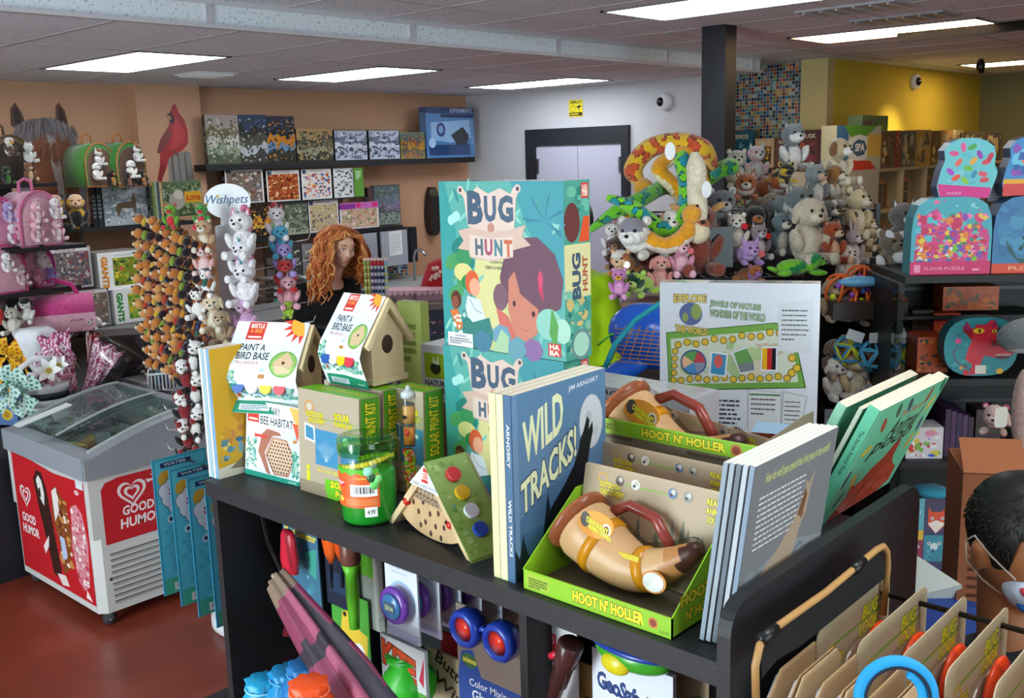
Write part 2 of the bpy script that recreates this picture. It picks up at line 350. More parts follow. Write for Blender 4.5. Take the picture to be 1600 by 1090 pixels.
# door in the white wall
dz0 = 0; D = [onx(822,205,7.48).y, onx(983,195,7.48).y, onx(838,228,7.48).y, onx(972,222,7.48).y]; zt = onx(822,203,7.48).z; zl = onx(900,226,7.48).z
mb = MB(); mb.box((7.46, D[2], 0),(7.5, D[0], zt), '1d1f26'); mb.box((7.46, D[1], 0),(7.5, D[3], zt), '1d1f26'); mb.box((7.46, D[3], zl),(7.5, D[2], zt), '1d1f26')
dr = struct('door_1', mb, 'black_laminate')
ym = (D[2]+D[3])/2
for a, b_ in ((D[2], ym+.003),(ym-.003, D[3])):
  mb = MB(); mb.box((7.478, b_, .01),(7.497, a, zl-.01), 'b4b4c6'); lf = mb.build('door_leaf', 'plastic', dr)
  mb = MB(); yy = a-.02 if a == D[2] else b_+.02; mb.box((7.465, yy-.012,1.72),(7.479, yy+.012,1.86), '8a8a96'); mb.build('hinge', 'metal', lf)
mb = MB(); mb.box((7.47,4.65,0),(7.5, D[1], .1), '2b2b30'); mb.box((7.47, D[0], 0),(7.5,7.4,.1), '2b2b30'); struct('baseboard_back', mb, 'plastic')
# ---------------------------------------------------------------- ceiling lights
def troffer(x0, x1, y0, y1, z, label, warm, power=8):
  t = thing('ceiling_light', label, 'ceiling light', ((x0+x1)/2,(y0+y1)/2, z), group='troffer lights in the ceilings')
  a, b = (x1-x0)/2,(y1-y0)/2; mb = MB()
  for p, q in (((-a, -b),(-a+.02, b)),((a-.02,-b),(a, b)),((-a, -b),(a, -b+.02)),((-a, b-.02),(a, b))): mb.box((p[0], p[1], -.008),(q[0], q[1], 0), '77757a')
  mb.build('frame', 'plastic', t)
  mb = MB(); nx, ny = 3,6; c = L('ffe9c4' if warm else 'f1faff'); c = tuple(v*power for v in c[:3])+(1,); e = tuple(v*.07 for v in c[:3])+(1,)
  mb.box((-a+.02,-b+.02,-.004),(a-.02, b-.02,-.002), e)
  for i in range(nx):
    for j in range(ny):
      X0 = -a+.02+(2*a-.04)*i/nx+.005; X1 = -a+.02+(2*a-.04)*(i+1)/nx-.005; Y0 = -b+.02+(2*b-.04)*j/ny+.005; Y1 = -b+.02+(2*b-.04)*(j+1)/ny-.005
      mb.add([(X0, Y0,-.006),(X0, Y1,-.006),(X1, Y1,-.006),(X1, Y0,-.006)], [(0,1,2,3)], c)
  mb.build('diffuser', 'lamp', t); return t
def pl(px, z): q = [onz(x, y, z) for x, y in px]; return min(p.x for p in q), max(p.x for p in q), min(p.y for p in q), max(p.y for p in q)
troffer(2.79,3.37,5.19,6.38, ZL, 'white troffer light nearest the horse decal, leftmost on the ceiling', 0)
a = pl([(421,124),(517,129),(687,109.5),(592,103)], ZL); troffer(a[0], a[0]+.58, a[2], a[2]+1.19, ZL, 'white troffer light on the low ceiling above the long puzzle shelf', 0)
a = pl([(722,137.5),(785,140),(960,124.5),(885,121)], ZL); troffer(a[0], a[0]+.58, a[2], a[2]+1.19, ZL, 'bluish white troffer light in front of the black-framed door', 0)
a = pl([(940,17),(1032,34)], ZU); troffer(a[0], a[0]+.58, a[2]-1.19, a[2]+.01, ZU, 'bright white troffer light above the tangled snakes, cut by the top edge of the photo', 0)
troffer(6.44,7.02,2.11,3.33, ZU, 'warm white troffer light right of the black column', 1)
a = pl([(1495,101)], ZU); troffer(a[0], a[0]+.58, a[2]-1.19, a[2], ZU, 'warm narrow-looking troffer light farthest right, above the floor puzzles', 1)
def hidden_light(x, y, z, warm): troffer(x, x+.58, y, y+1.19, z, 'white troffer light over the sales floor behind the photographer', warm)
hidden_light(1.2,-.6, ZU, 0); hidden_light(3.6,-1.2, ZU, 1); hidden_light(.1,5.1, ZL, 0)
# vents, track, cameras, sign, column
def at_ceiling(name, label, cat, px, z, w, d, cols, yaw=0):
  p = onz(px[0], px[1], z); t = thing(name, label, cat, (p.x, p.y, z), yaw); mb = MB()
  mb.box((-w/2,-d/2,-.012),(w/2, d/2,0), cols[0]); mb.build('plate', 'plastic', t); mb = MB(); n_ = 6
  for i in range(n_): y = -d/2+d*(i+.5)/n_; mb.box((-w/2+.02, y-.006,-.02),(w/2-.02, y+.006,-.012), cols[1])
  mb.build('louvre', 'plastic', t)
at_ceiling('ceiling_vent', 'small white louvred vent beside the leftmost ceiling light', 'vent', (322,115), ZL, .3,.3,('d6d6dc', 'eeeef2'))
at_ceiling('ceiling_vent', 'flat grey vent above the bright light at the top right', 'vent', (1336,12), ZU, .3,.55,('a6a4aa', 'b4b2b8'))
at_ceiling('ceiling_vent', 'flat grey vent between the two right-hand ceiling lights', 'vent', (1412,27), ZU, .3,.55,('94929a', 'a4a2a8'))
p = onz(1403,66, ZU-.06); q = onz(1600,50, ZU-.06); mb = MB(); mb.box((p.x-.02, q.y-1.2, ZU-.06),(p.x+.02, p.y, ZU-.003), '0c0b0d')
tag(mb.build('track_rail', 'fabric'), 'black track lighting rail hanging under the right-hand ceiling', 'rail')
def secam(px, plane, label, face):
  p = onx(*px, 7.5) if face == 'x' else ony(*px, 3.86)
  t = thing('security_camera', label, 'security camera', p, -90 if face == 'x' else 0); mb = MB()
  mb.ell((0,-.02,0),(.075,.05,.075), 'd8d8de', nu=20, nv=12); mb.build('housing', 'plastic', t)
  mb = MB(); mb.ell((-.02,-.05,0),(.042,.035,.042), '15161c', nu=18, nv=10); mb.build('lens_dome', 'gloss', t)
secam((1041,159),0, 'round white security camera with black dome on the white wall', 'x')
secam((1427,128),0, 'small white security camera on the yellow wall', 'y')
def smile(a):
  a.rect(0,0,1,1, 'd8c414'); a.rect(.04,.02,.96,.98, 'e6d21c'); a.text('SMILE!', .1,.78,.9,.95, '1c1a10', .02); a.ring(.3,.5,.2,.03, '8a7a10', 'e6d21c'); a.ell(.23,.55,.03, None, '30280c'); a.ell(.37,.55,.03, None, '30280c')
  a.poly([(.55,.6),(.85,.68),(.9,.56),(.62,.5)], '1c1a10'); a.rect(.72,.36,.78,.54, '1c1a10'); a.rect(.04,.06,.96,.26, '1c1a10'); a.words(.1,.1,.9,.22,1, 'e6d21c', 2)
p = onx(889,183,7.494); q = onx(910,155,7.494)
carton('camera_sign', 'yellow surveillance notice reading SMILE! above the door', 'sign', (7.494, p.y, p.z), p.y-q.y, .004, q.z-p.z, 'e6d21c', {'F': smile})
c = [onz(1107,40, ZU), onz(1145,40, ZU)]; mb = MB(); mb.box((5.42,3.2,0),(5.56,3.34, ZU-.001), '14151b'); mb.box((5.415,3.19,0),(5.43,3.35, ZU-.002), '191b22')
tag(mb.build('support_column', 'black_laminate'), 'square black steel column rising to the ceiling behind the snakes', 'column')
t = thing('track_spotlight', 'small black spotlight head on the ceiling aimed at the yellow wall', 'spotlight', (9.6,3.1, ZU-.005)); mb = MB(); mb.lathe([(.03,-.12),(.04,-.05),(.02,0)], '17171a', 16); mb.build('lamp_head', 'plastic', t)
ld = bpy.data.lights.new('yellow_wall_spot', 'SPOT'); ld.energy = 60; ld.color = (1,.83,.5); ld.spot_size = R(62); ld.spot_blend = .9; ld.shadow_soft_size = .04; lo_ = bpy.data.objects.new('yellow_wall_spot', ld); sc.collection.objects.link(lo_); lo_.location = (9.6,3.1,2.48); lo_.rotation_euler = (V((9.5,3.86,1.75))-V((9.6,3.1,2.48))).to_track_quat('-Z', 'Y').to_euler()
# wall decals
p = ony(90,250,7.397)
def decal(name, label, px, Yp, shapes):
  mb = MB(); u = (px[2]-px[0]); 
  P0 = ony(px[0], px[3], Yp); P1 = ony(px[2], px[3], Yp); P2 = ony(px[0], px[1], Yp); w_ = P1.x-P0.x; h_ = P2.z-P0.z
  a = Art(mb, (P0.x, Yp-.001, P0.z),(1,0,0),(0,0,1), w_, h_, .0005)
  for kind, pts, c in shapes:
    if kind == 'p': a.poly([((x-px[0])/u, (px[3]-y)/(px[3]-px[1])) for x, y in pts], c)
  return tag(mb.build(name, 'print'), label, 'wall decal')
rg = random.Random(4)
def fringe(x0, x1, y0, y1, n, dy, cols):
  o = []
  for i in range(n):
    x = x0+(x1-x0)*rg.random(); e_ = abs((x-x0)/(x1-x0)-.5)*2; y = y0+rg.uniform(-5,9)+e_*e_*16; l_ = dy*rg.uniform(.3,1)*(1-.35*e_); dx = ((x-x0)/(x1-x0)-.5)*l_*.7+rg.uniform(-2,2); o.append(('p', [(x, y),(x+1.3, y),(x+dx+.5, y+l_),(x+dx, y+l_)], rg.choice(cols)))
  return o
decal('wall_decal', 'cut-out photo decal of a brown horse head on the salmon wall', (38,158,152,430),7.4, [
  ('p', [(44,195),(46,170),(54,160),(62,175),(67,195),(62,200),(50,200)], '5a3d34'),('p', [(50,192),(51,174),(55,167),(60,180),(62,196)], '33211f'),
  ('p', [(112,190),(114,165),(120,159),(128,172),(131,192),(126,200),(115,198)], '6a4a3c'),('p', [(116,188),(118,170),(121,166),(127,182),(127,196)], '3d2a26'),
  ('p', [(44,215),(52,195),(72,186),(95,183),(118,188),(132,198),(144,208),(138,214),(146,240),(150,300),(140,360),(120,420),(80,428),(52,400),(44,330),(40,260)], '7d6f70'),
  ('p', [(70,225),(84,208),(100,203),(118,206),(130,218),(137,245),(138,310),(128,380),(110,410),(88,410),(76,380),(66,320),(64,260)], '8a5236'),
  ('p', [(96,210),(107,212),(112,250),(114,300),(110,370),(100,370),(104,300),(98,255)], 'b9aaa4'),
  ('p', [(112,214),(128,222),(135,250),(136,305),(128,350),(118,300),(115,250)], '6d3d2a'),('p', [(66,300),(74,330),(80,395),(70,390),(60,350)], '6a4232'),
  ('p', [(126,238),(134,240),(135,250),(127,250)], '1c1310')]+fringe(48,140,186,0,260,34, ['8f8488', '74686c', 'a39aa0', '625a60'])+fringe(70,134,225,0,160,34, ['9a6040', '7a4630', '8a5236', '643626']))
decal('wall_decal', 'cut-out decal of a red cardinal perched on a grey fence post', (246,158,304,286),7.28, [
  ('p', [(265,245),(270,240),(296,236),(301,240),(304,284),(264,284)], '8c8884'),('p', [(270,244),(273,242),(274,284),(270,284)], '5c5856'),('p', [(280,242),(283,241),(284,284),(281,284)], '6a6664'),('p', [(291,240),(293,239),(295,284),(291,284)], '5e5a58'),
  ('p', [(284,161),(288,175),(296,186),(300,204),(299,224),(290,235),(276,242),(268,246),(262,262),(252,284),(246,282),(252,258),(254,240),(249,238),(256,218),(270,198),(274,188),(268,182),(274,176),(279,165)], 'a8242a'),
  ('p', [(280,180),(288,190),(296,206),(292,222),(278,232),(268,234),(276,214)], 'c4333a'),('p', [(249,238),(256,218),(270,200),(274,210),(264,228),(254,240)], '7c3436'),
  ('p', [(270,177),(277,176),(281,186),(279,194),(273,190)], '241416'),('p', [(267,181),(274,180),(277,186),(272,187)], 'c98a70'),('p', [(254,256),(262,258),(253,283),(247,282)], '8a1e22'),('p', [(272,236),(276,235),(284,243),(280,244)], '6a4a3a')])
# ================================================================ DISPLAY UNIT AND WHAT STANDS ON IT
T = 1.2
t = thing('display_unit', 'black display unit with a thick top covered in toys, nearest the camera', 'shelf', (1.14,.66,0))
def part(name, a, b, col, mt, par, rb=0): mb = MB(); mb.box(a, b, col); return mb.build(name, mt, par)
mb = MB(); mb.prism([(0,.006),(.655,.006),(.655,.3),(1.06,.3),(1.06,1.335),(0,1.335)], 1.163,1.2, '242429'); mb.build('tabletop', 'black_laminate', t)
part('end_panel', (.015,1.315,0),(1.05,1.335,1.162), '202024', 'black_laminate', t)
mb = MB(); P = [(.66,0),(.66,.615),(-.015,.615)]
P = [(-.015,0),(.66,0)]+[(.66-.045+.045*math.cos(R(q)),1.295-.045+.045*math.sin(R(q))) for q in range(0,91,15)]+[(-.015+.045+.045*math.cos(R(q)),1.295-.045+.045*math.sin(R(q))) for q in range(90,181,15)]
mb.prism(P, -.016,.005, '1e1e22', 'y'); mb.build('side_panel', 'black_laminate', t)
part('divider', (.03,.395,0),(.47,.412,1.162), '19191c', 'black_laminate', t)
part('back_panel', (.47,.006,0),(.49,1.315,1.162), '1b1b1f', 'black_laminate', t)
part('lower_shelf', (.03,.006,.52),(.47,1.315,.545), '202024', 'black_laminate', t)
# --- yellow picture books, spines forward at the left end
def ycover(a):
  a.words(.3,.63,.86,.8,6, '5a4a10', 3,.45); a.text('J', .28,.76,.33,.815, '4a3a10', 0,.3)
  a.collage(.02,.2,.98,.42, ['e8b93a', 'd9a02c', 'f0cf6a', 'cf8a3a'], 40,2,.07); a.collage(.4,.25,.9,.36, ['c8502a', 'e07a3a', 'f2ded0'], 14,5,.05); a.collage(.02,.12,.3,.3, ['5f8f9a', '3f7a9a', '8ab0b8'], 16,8,.05); a.collage(.5,.12,.98,.25, ['dfe3dc', '9ab4bc', 'f0efe6'], 22,4,.07)
  a.poly([(0,0),(1,0),(1,.1),(.6,.13),(0,.08)], 'e8e0cc'); a.poly([(.12,.06),(.28,.14),(.5,.18),(.68,.12),(.72,.05),(.4,.03)], '8a7a62'); a.ell(.5,.1,.13,.055, '3a2414'); 
  for i in range(5): a.ell(.42+i*.04,.1,.016,.045, 'c9922c')
for i in range(4):
  y = 2.011-.0105*i
  o = carton('picture_book', ['yellow picture book standing on the left end of the black top, outermost of four', 'yellow picture book, second of the four, counted from the outer end', 'yellow picture book, third of the four, counted from the outer end', 'yellow picture book showing its cover of orange fish and a cave'][i], 'book', (1.163, y-.0095, T),.245,.009,.298, 'e0ac1c', {'F': ycover} if i == 3 else None, 0, group='yellow picture books', side='f2f0e6', top='f4f0e2')
  mb = MB(); mb.box((-.0015,.0005,0),(.0015,.0085,.298), ['dfe6ea', '9cc0d8', 'e8ecec', '7aa6cc'][i]); mb.build('spine', 'print', o)
# --- wooden craft kits
def beelogo(a, x0, y0, x1, y1, rot=0):
  a.rect(x0, y0, x1, y1, 'd0392e'); h_ = y1-y0; w_ = x1-x0
  a.text('BEETLE', x0+w_*.12, y0+h_*.66, x1-w_*.1, y0+h_*.9, 'fff3ea', .02); a.text('& BEE', x0+w_*.15, y0+h_*.4, x1-w_*.15, y0+h_*.6, 'f4a04a', .02); a.rect(x0+w_*.12, y0+h_*.1, x1-w_*.12, y0+h_*.2, 'fbe0d8')
def bee(a, x, y, s):
  a.ell(x+s*.1, y+s*.9, s*.25, None, '7cc4dc', 10); a.ell(x-s*.25, y+s*.8, s*.22, None, '9ad4e4', 10); a.ell(x, y, s*.75, s*.42*a.w/a.h, 'e8973a')
  for q in (-.4,0,.4): a.rect(x+q*s-.08*s, y-s*.36*a.w/a.h, x+q*s+.08*s, y+s*.36*a.w/a.h, '3a2a24')
def sunburst(a, x, y, r, lo, hi):
  k = a.w/a.h
  for q in range(lo, hi, 24): c_, s_ = math.cos(R(q)), math.sin(R(q)); a.poly([(x+c_*r*1.0-s_*r*.2, y+(s_*r*1.0+c_*r*.2)*k),(x+c_*r*1.0+s_*r*.2, y+(s_*r-c_*r*.2)*k),(x+c_*r*1.7, y+s_*r*1.7*k)], 'd8452e')
  a.ell(x, y, r, None, 'f0a83a', 24, lo-14, hi)
def foliage(a, x0, y0, x1, y1, n, seed=3, pal=('7fb39a', '4f9a86', 'a9cbb4', '2f8a78', '8fc4c8')):
  rg = random.Random(seed)
  for i in range(n): a.ell(rg.uniform(x0, x1), rg.uniform(y0, y1),.035,.014, rg.choice(pal),8, rot=rg.uniform(0,180)); a.k -= .06
  a.k += .1
def beebox(a):
  a.rect(0,0,1,1, 'e4eaf2'); a.poly([(.3,.55),(1,.75),(1,.4),(.5,.3)], 'd2e0ec'); beelogo(a, .03,.72,.24,.99)
  a.text('SOLITARY', .27,.85,.63,.95, '2c2c30', .012, ow=.02); a.text('BEE HABITAT', .27,.71,.86,.82, '2c2c30', .012); a.text('The ultimate guest house', .3,.64,.72,.68, 'c8606a', 0)
  sunburst(a, 1.0,.93,.16,168,290) if False else a.poly([(.78,.99),(1,.99),(1,.72),(.9,.8)], 'f0b45a'); 
  for i in range(4): a.poly([(.84+i*.02,.8-i*.04),(.97,.78-i*.04),(.9+i*.015,.7-i*.05)], 'd8552e')
  a.poly([(.3,.58),(.4,.66),(.62,.64),(.66,.6),(.5,.58),(.36,.34),(.48,.06),(.4,.08),(.24,.34)], 'a86a56'); a.poly([(.5,.57),(.76,.56),(.92,.33),(.8,.08),(.54,.07),(.37,.32)], 'b98a72'); a.poly([(.52,.54),(.74,.535),(.88,.33),(.78,.11),(.56,.1),(.41,.32)], 'd9b69a')
  for r_ in range(9):
    n_ = 6+min(r_, 8-r_)
    for c_ in range(n_): a.ell(.645+(c_-(n_-1)/2)*.05,.5-r_*.047,.014, None, '3a2622', 7)
  a.rect(.17,.53,.4,.57, 'd8453e'); bee(a, .9,.56,.05); foliage(a, .04,.12,.2,.5,40); foliage(a, .86,.1,.97,.42,46,5); a.poly([(0,0),(1,0),(1,.055),(0,.07)], '1f9a86'); a.text('toysmith', .8,.01,.95,.04, 'e8fff8', .01)
B = onz(383,739, T); B2 = onz(468,760, T); yw = math.degrees(math.atan2(B2.y-B.y, B2.x-B.x))
carton('craft_kit_box', 'flat white box reading SOLITARY BEE HABITAT with a hexagonal wooden block on it', 'box', B, (B2-B).length, .045,.172, 'e9e4dc', {'F': beebox, 'L': lambda a: a.rect(0,0,1,1, 'd8cfc4')}, yw, -7)
def solar(a):
  a.rect(0,0,1,1, 'b3a48f'); a.rect(0,0,1,.12, '9a8a72'); a.ring(.19,.83,.085,.018, 'c98a3a', 'b3a48f'); a.ell(.19,.84,.04, None, 'cdbfa8')
  a.text('OUTDOOR', .13,.745,.42,.8, 'e8d820', .03,.2, '5a5210'); a.text('DISCOVERY', .17,.69,.46,.74, 'e8d820', .03,.2, '5a5210'); a.rect(.42,.745,.98,.752, '7ab030')
  a.text('SOLAR', .6,.76,.85,.83, 'ead81c', .04,0, '4a4410'); a.text('POWERED ART', .6,.7,.9,.745, 'ead81c', .03,0, '4a4410')
  a.poly([(.1,.52),(.28,.5),(.27,.66),(.1,.68)], 'e8ecee'); a.poly([(.12,.54),(.26,.52),(.25,.64),(.12,.66)], '3f86ae')
  a.rect(.28,.3,.66,.64, '3f8ab4'); a.poly([(.7,.3),(.98,.3),(.98,.64),(.67,.64)], '3f8ab4'); a.ell(.78,.57,.05, None, 'd4e6ee')
  for q in range(-4,5): a.line([(.46,.34),(.46+q*.035,.55-abs(q)*.02)], .003, 'c8dce6'); a.line([(.46+q*.02,.44),(.46+q*.045,.5)], .002, 'c8dce6')
  a.text('ALL YOU NEED TO', .3,.235,.8,.27, 'e2d21c', .02); a.poly([(.42,.18),(1,.2),(1,0),(.46,0),(.45,.06),(.42,.08),(.44,.13)], '6fc01e'); a.text('SOLAR', .52,.11,.9,.175, 'f0e020', .05,0, '3a5a0a'); a.text('PRINT', .6,.03,.95,.09, 'f0e020', .05,0, '3a5a0a')
  a.rect(.12,.12,.18,.22, 'd8d020'); a.ell(.15,.25,.028, None, 'd8d020'); a.line([(.1,.24),(.13,.28),(.17,.28),(.2,.24)], .004, 'd8d020')
def kitside(a):
  a.rect(0,0,1,1, '9a8468'); a.rect(.08,.32,.96,.99, '4f9a1c'); a.poly([(.08,.32),(.3,.3),(.5,.34),(.7,.3),(.96,.33)], '4f9a1c'); a.text('SOLAR PRINT KIT', .28,.38,.78,.95, 'e6dc28', .03,0, '2f4a0a', 90); a.ell(.45,.16,.3,.06, 'b07a3a'); a.ell(.45,.16,.24,.045, '9a8468')
def kit(label, loc, w_, yaw=-90, tilt=0, roll=0):
  return carton('art_kit_box', label, 'box', loc, w_, .058,.226, 'a8957a', {'F': solar, 'R': kitside, 'T': lambda a: (a.rect(0,0,1,1, '74c024'), a.text('OUTDOOR ART KIT', .15,.4,.9,.75, 'e8dc20', .03,.2, '4a6a10'))}, yaw, tilt, roll, group='solar print kits')
kit('SOLAR PRINT KIT box showing its full front behind the slime jar', (1.233,1.762, T),.195,-88,-3)
kit('SOLAR PRINT KIT box seen side-on, left of the bead tube', (1.318, onx(592,620,1.32).y+.19, T),.19,-89,-2)
kit('SOLAR PRINT KIT box between the bead tube and the lower BUG HUNT game', (1.36, onx(655,600,1.36).y+.1, T),.1,-89,-2,0)
# --- birdhouse kits
def sleeve(a, w_=1):
  a.rect(0,0,1,1, 'e6ebf4'); a.rect(0,.52,1,.75, 'dfe8f2'); beelogo(a, .18,.8,.42,.995); sunburst(a, .93,.99,.17,175,285)
  a.text('PAINT A', .15,.68,.5,.755, '2c2e34', .015); a.text('BIRD BASE', .13,.585,.58,.665, '2c2e34', .015); a.text('Put a bird in it', .14,.535,.46,.57, 'd8606e', .005,.3); bee(a, .53,.42,.07)
  a.ell(.8,.55,.185,.135, '6aa03a'); a.ell(.805,.55,.17,.12, '8fb85e'); a.poly([(.66,.56),(.82,.68),(.94,.56),(.9,.46),(.72,.45)], 'd6b892'); a.ell(.8,.56,.022, None, '5a3a2a')
  foliage(a, .03,.17,.97,.3,90); foliage(a, .03,.24,.16,.46,22,9); a.rect(.2,.225,.85,.238, '3a7aa8'); a.ell(.16,.2,.03, None, 'a83a2a')
  a.poly([(.08,0),(1,0),(1,.1),(.5,.13),(.08,.12)], '1f8a6a'); a.rect(.16,.03,.58,.09, 'd8e2ea'); a.words(.18,.035,.56,.085,3, '6a7880', 4); a.text('toysmith', .78,.03,.94,.06, 'dff5ee', .01)
def birdhouse(label, loc, yaw, wd, dp, ht, slv, disc=False):
  t = thing('birdhouse_kit', label, 'birdhouse', loc, yaw, 'paint-your-own birdhouse kits'); wd2 = wd*.5
  # local: x = width (left to right seen from the front), y = depth, gable faces +x
  e = ht*.6; d2 = dp/2; wall = [(.0,0),(dp, 0),(dp, e),(d2, ht*.96),(0, e)]
  mb = MB(); mb.prism(wall, .012, wd, 'dfc59c', 'x', smooth=False); mb.ell((wd-.001, d2, ht*.5),(.004,.017,.021), '3a2416', nu=24); mb.build('house_body', 'wood', t)
  mb = MB(); ov = .016; th = .013; s1 = (ht*.96-e)/d2
  fr_ = [(-ov, e-ov*s1),(d2, ht*.96+.004),(d2, ht*.96+.004+th*1.5),(-ov-th*.6, e-ov*s1+th*.7)]; bk = [(dp+ov, e-ov*s1),(dp+ov+th*.6, e-ov*s1+th*.7),(d2, ht*.96+.004+th*1.5),(d2, ht*.96+.004)]
  mb.prism(fr_, 0, wd+.014, 'e6cfa4', 'x'); mb.prism(bk, 0, wd+.014, 'e2c99c', 'x'); mb.build('roof', 'wood', t)
  part('base_board', (0,-.004,0),(wd+.008, dp+.004,.012), 'e0c89e', 'wood', t)
  # printed card sleeve: over the roof slope, bulging out over the paint pots, down the front
  prof = slv; mb = MB(); n_ = len(prof); W0 = -.006; W1 = wd+.004; acc = [0]
  for i in range(1, n_): acc.append(acc[-1]+math.hypot(prof[i][0]-prof[i-1][0], prof[i][1]-prof[i-1][1]))
  tmp = MB(); sleeve(Art(tmp, (0,0,0),(1,0,0),(0,1,0), W1-W0, acc[-1], .0003))
  def bend(v):
    s_ = acc[-1]-v[1]; i = 0
    while i < n_-2 and acc[i+1] < s_: i += 1
    f = (s_-acc[i])/(acc[i+1]-acc[i]); y = prof[i][0]+(prof[i+1][0]-prof[i][0])*f; z = prof[i][1]+(prof[i+1][1]-prof[i][1])*f
    tx, tz = prof[i+1][0]-prof[i][0], prof[i+1][1]-prof[i][1]; l_ = math.hypot(tx, tz); return (W0+v[0], y+tz/l_*v[2], z-tx/l_*v[2])
  # backing strip first, cut at the folds
  for i in range(n_-1): (y0, z0),(y1, z1) = prof[i], prof[i+1]; mb.add([(W0, y0, z0),(W0, y1, z1),(W1, y1, z1),(W1, y0, z0)], [(0,1,2,3)], 'e6ebf4')
  for i in range(1, n_-1): pass
  import bmesh
  me = bpy.data.meshes.new('tmp'); me.from_pydata(tmp.v, [], tmp.f); ca = me.color_attributes.new('Col', 'FLOAT_COLOR', 'CORNER'); buf = []
  for f, c in zip(tmp.f, tmp.c): buf += list(c)*len(f)
  ca.data.foreach_set('color', buf); bm = bmesh.new(); bm.from_mesh(me)
  for s_ in acc[1:-1]: bmesh.ops.bisect_plane(bm, geom=bm.verts[:]+bm.edges[:]+bm.faces[:], plane_co=(0, acc[-1]-s_, 0), plane_no=(0,1,0))
  ly = bm.loops.layers.float_color['Col']; vs = [bend(v.co) for v in bm.verts]; bm.verts.index_update()
  for f in bm.faces:
    mb.f.append(tuple(v.index+len(mb.v) for v in f.verts)); mb.c.append(tuple(f.loops[0][ly])); mb.sm.append(False); mb.mi.append(0)
  mb.v += vs; bm.free(); bpy.data.meshes.remove(me); mb.build('card_sleeve', 'print', t)
  iy = min(range(n_), key=lambda i: abs(acc[i]-acc[-1]*.7)); f = .70*acc[-1]; i = 0
  while acc[i+1] < f: i += 1
  q = (f-acc[i])/(acc[i+1]-acc[i]); y = prof[i][0]+(prof[i+1][0]-prof[i][0])*q; z = prof[i][1]+(prof[i+1][1]-prof[i][1])*q
  for j, c in enumerate(('2f5aa8', 'e8e8ea', 'efc61c', 'd83c4a')):
    mb = MB(); mb.lathe([(.0125,-.012),(.0125,0),(.0145,.0005),(.0145,.004),(.0,.004)], c, 20, smooth=False, M4=Matrix.Translation((wd*(.17+.2*j), y, z)) @ Matrix.Rotation(R(72),4, 'X')); mb.build('paint_pot', 'gloss', t)
  return t
sl = lambda dp, ht: [(.046,.1845),(-.028,.089),(-.037,.065),(-.031,.04),(-.017,.002),(-.014,-.006)]
S = onz(578,605,1.428)
hb = birdhouse('birdhouse kit with a pitched roof and a round hole, upper right of two', (S.x+.005, S.y+.125,1.43),-88,.125,.092,.165, sl(.092,.16))
S = onz(474,618,1.375)
ha = birdhouse('birdhouse kit behind its PAINT A BIRD BASE sleeve above the bee habitat box', (1.235,1.99,1.377),-66,.176,.085,.145, [(.0425,.166),(-.028,.079),(-.038,.05),(-.03,.025),(-.014,.0),(-.032,-.03)])
mb = MB(); c_ = onx(590,505,1.42); P = [(c_.y+.062*math.cos(R(q))*1.0, c_.z+.062*math.sin(R(q))) for q in range(0,360,15)]; mb.prism(P, 1.42,1.436, 'cfae88', 'x'); tag(mb.build('wooden_disc', 'wood'), 'round plain wooden bird feeder back peeking up behind the pitched birdhouse', 'birdhouse')
# nature explorer box, notebook
def nature(a): a.rect(0,0,1,1, 'd6d6da'); a.rect(.08,.42,.62,.86, '9ab81e'); a.ell(.35,.6,.13,.11, '2a2e18'); a.poly([(.28,.68),(.3,.82),(.36,.7),(.42,.82),(.44,.66)], 'dfe6c0'); a.text('NATURE', .08,.28,.64,.38, '2c2c2c', .03); a.text('EXPLORER', .08,.16,.64,.25, '3c3c3c', .02)
p = onx(657,537,1.52); carton('science_kit_box', 'white and green NATURE EXPLORER box between the solar kits and the jungle game', 'box', (1.52, p.y, p.z-.13),.12,.1,.13, 'dcdce0', {'F': nature}, -84)
p = onx(657,537,1.56); carton('shipping_carton', 'plain cardboard carton under the nature explorer box', 'carton', (1.52, onx(657,537,1.52).y, T),.12,.1, onx(657,537,1.52).z-.131-T, '9a8468', None, -84)
p = onx(620,470,1.62); carton('notebook', 'olive green notebook standing upright behind the birdhouse roof', 'book', (1.62, p.y, T+.02),.075,.03, p.z-T-.02, '8f9a4e', {'F': lambda a: a.words(.15,.55,.8,.85,5, '5a6420', 3)}, -84)
# --- bead tube
p = onz(645,772, T); t = thing('bead_tube', 'clear tube of coloured fuse beads with an orange cap label standing behind the slime jar', 'toy tube', (p.x, p.y, T)); 
mb = MB(); mb.lathe([(.0145,.003),(.0145,.215),(.012,.225),(.004,.232)], 'ffffff', 24); mb.build('tube_wall', 'blister', t)
mb = MB(); rg = random.Random(7)
for i in range(260): q = rg.uniform(0,6.28); r_ = rg.uniform(.004,.0125); z = rg.uniform(.006,.1); s_ = .0032; mb.box((r_*math.cos(q)-s_, r_*math.sin(q)-s_, z-s_),(r_*math.cos(q)+s_, r_*math.sin(q)+s_, z+s_), rg.choice(['e8c820', 'e83a20', '6ab82a', 'e88a20', 'f0e04a', 'c8e020', 'f2b0a0']))
tag(mb.build('fuse_beads', 'plastic', t), None, None, kind='stuff')
mb = MB(); mb.lathe([(.0125,.108),(.0125,.2)], '5a5f5c', 20)
for z0, z1, c in ((.112,.15, 'e89038'),(.158,.195, 'e8a860')): mb.lathe([(.0132, z0),(.0132, z1)], c, 20)
mb.ell((-.012,-.004,.138),(.004,.006,.008), 'd83a30'); mb.box((-.0145,-.006,.168),(-.0125,.004,.175), '2a2220'); mb.build('picture_insert', 'print', t)
mb = MB(); mb.lathe([(.0155,.212),(.0155,.222),(.006,.228),(.004,.236),(0,.238)], 'cfd4d6', 20); mb.build('cap', 'plastic', t)
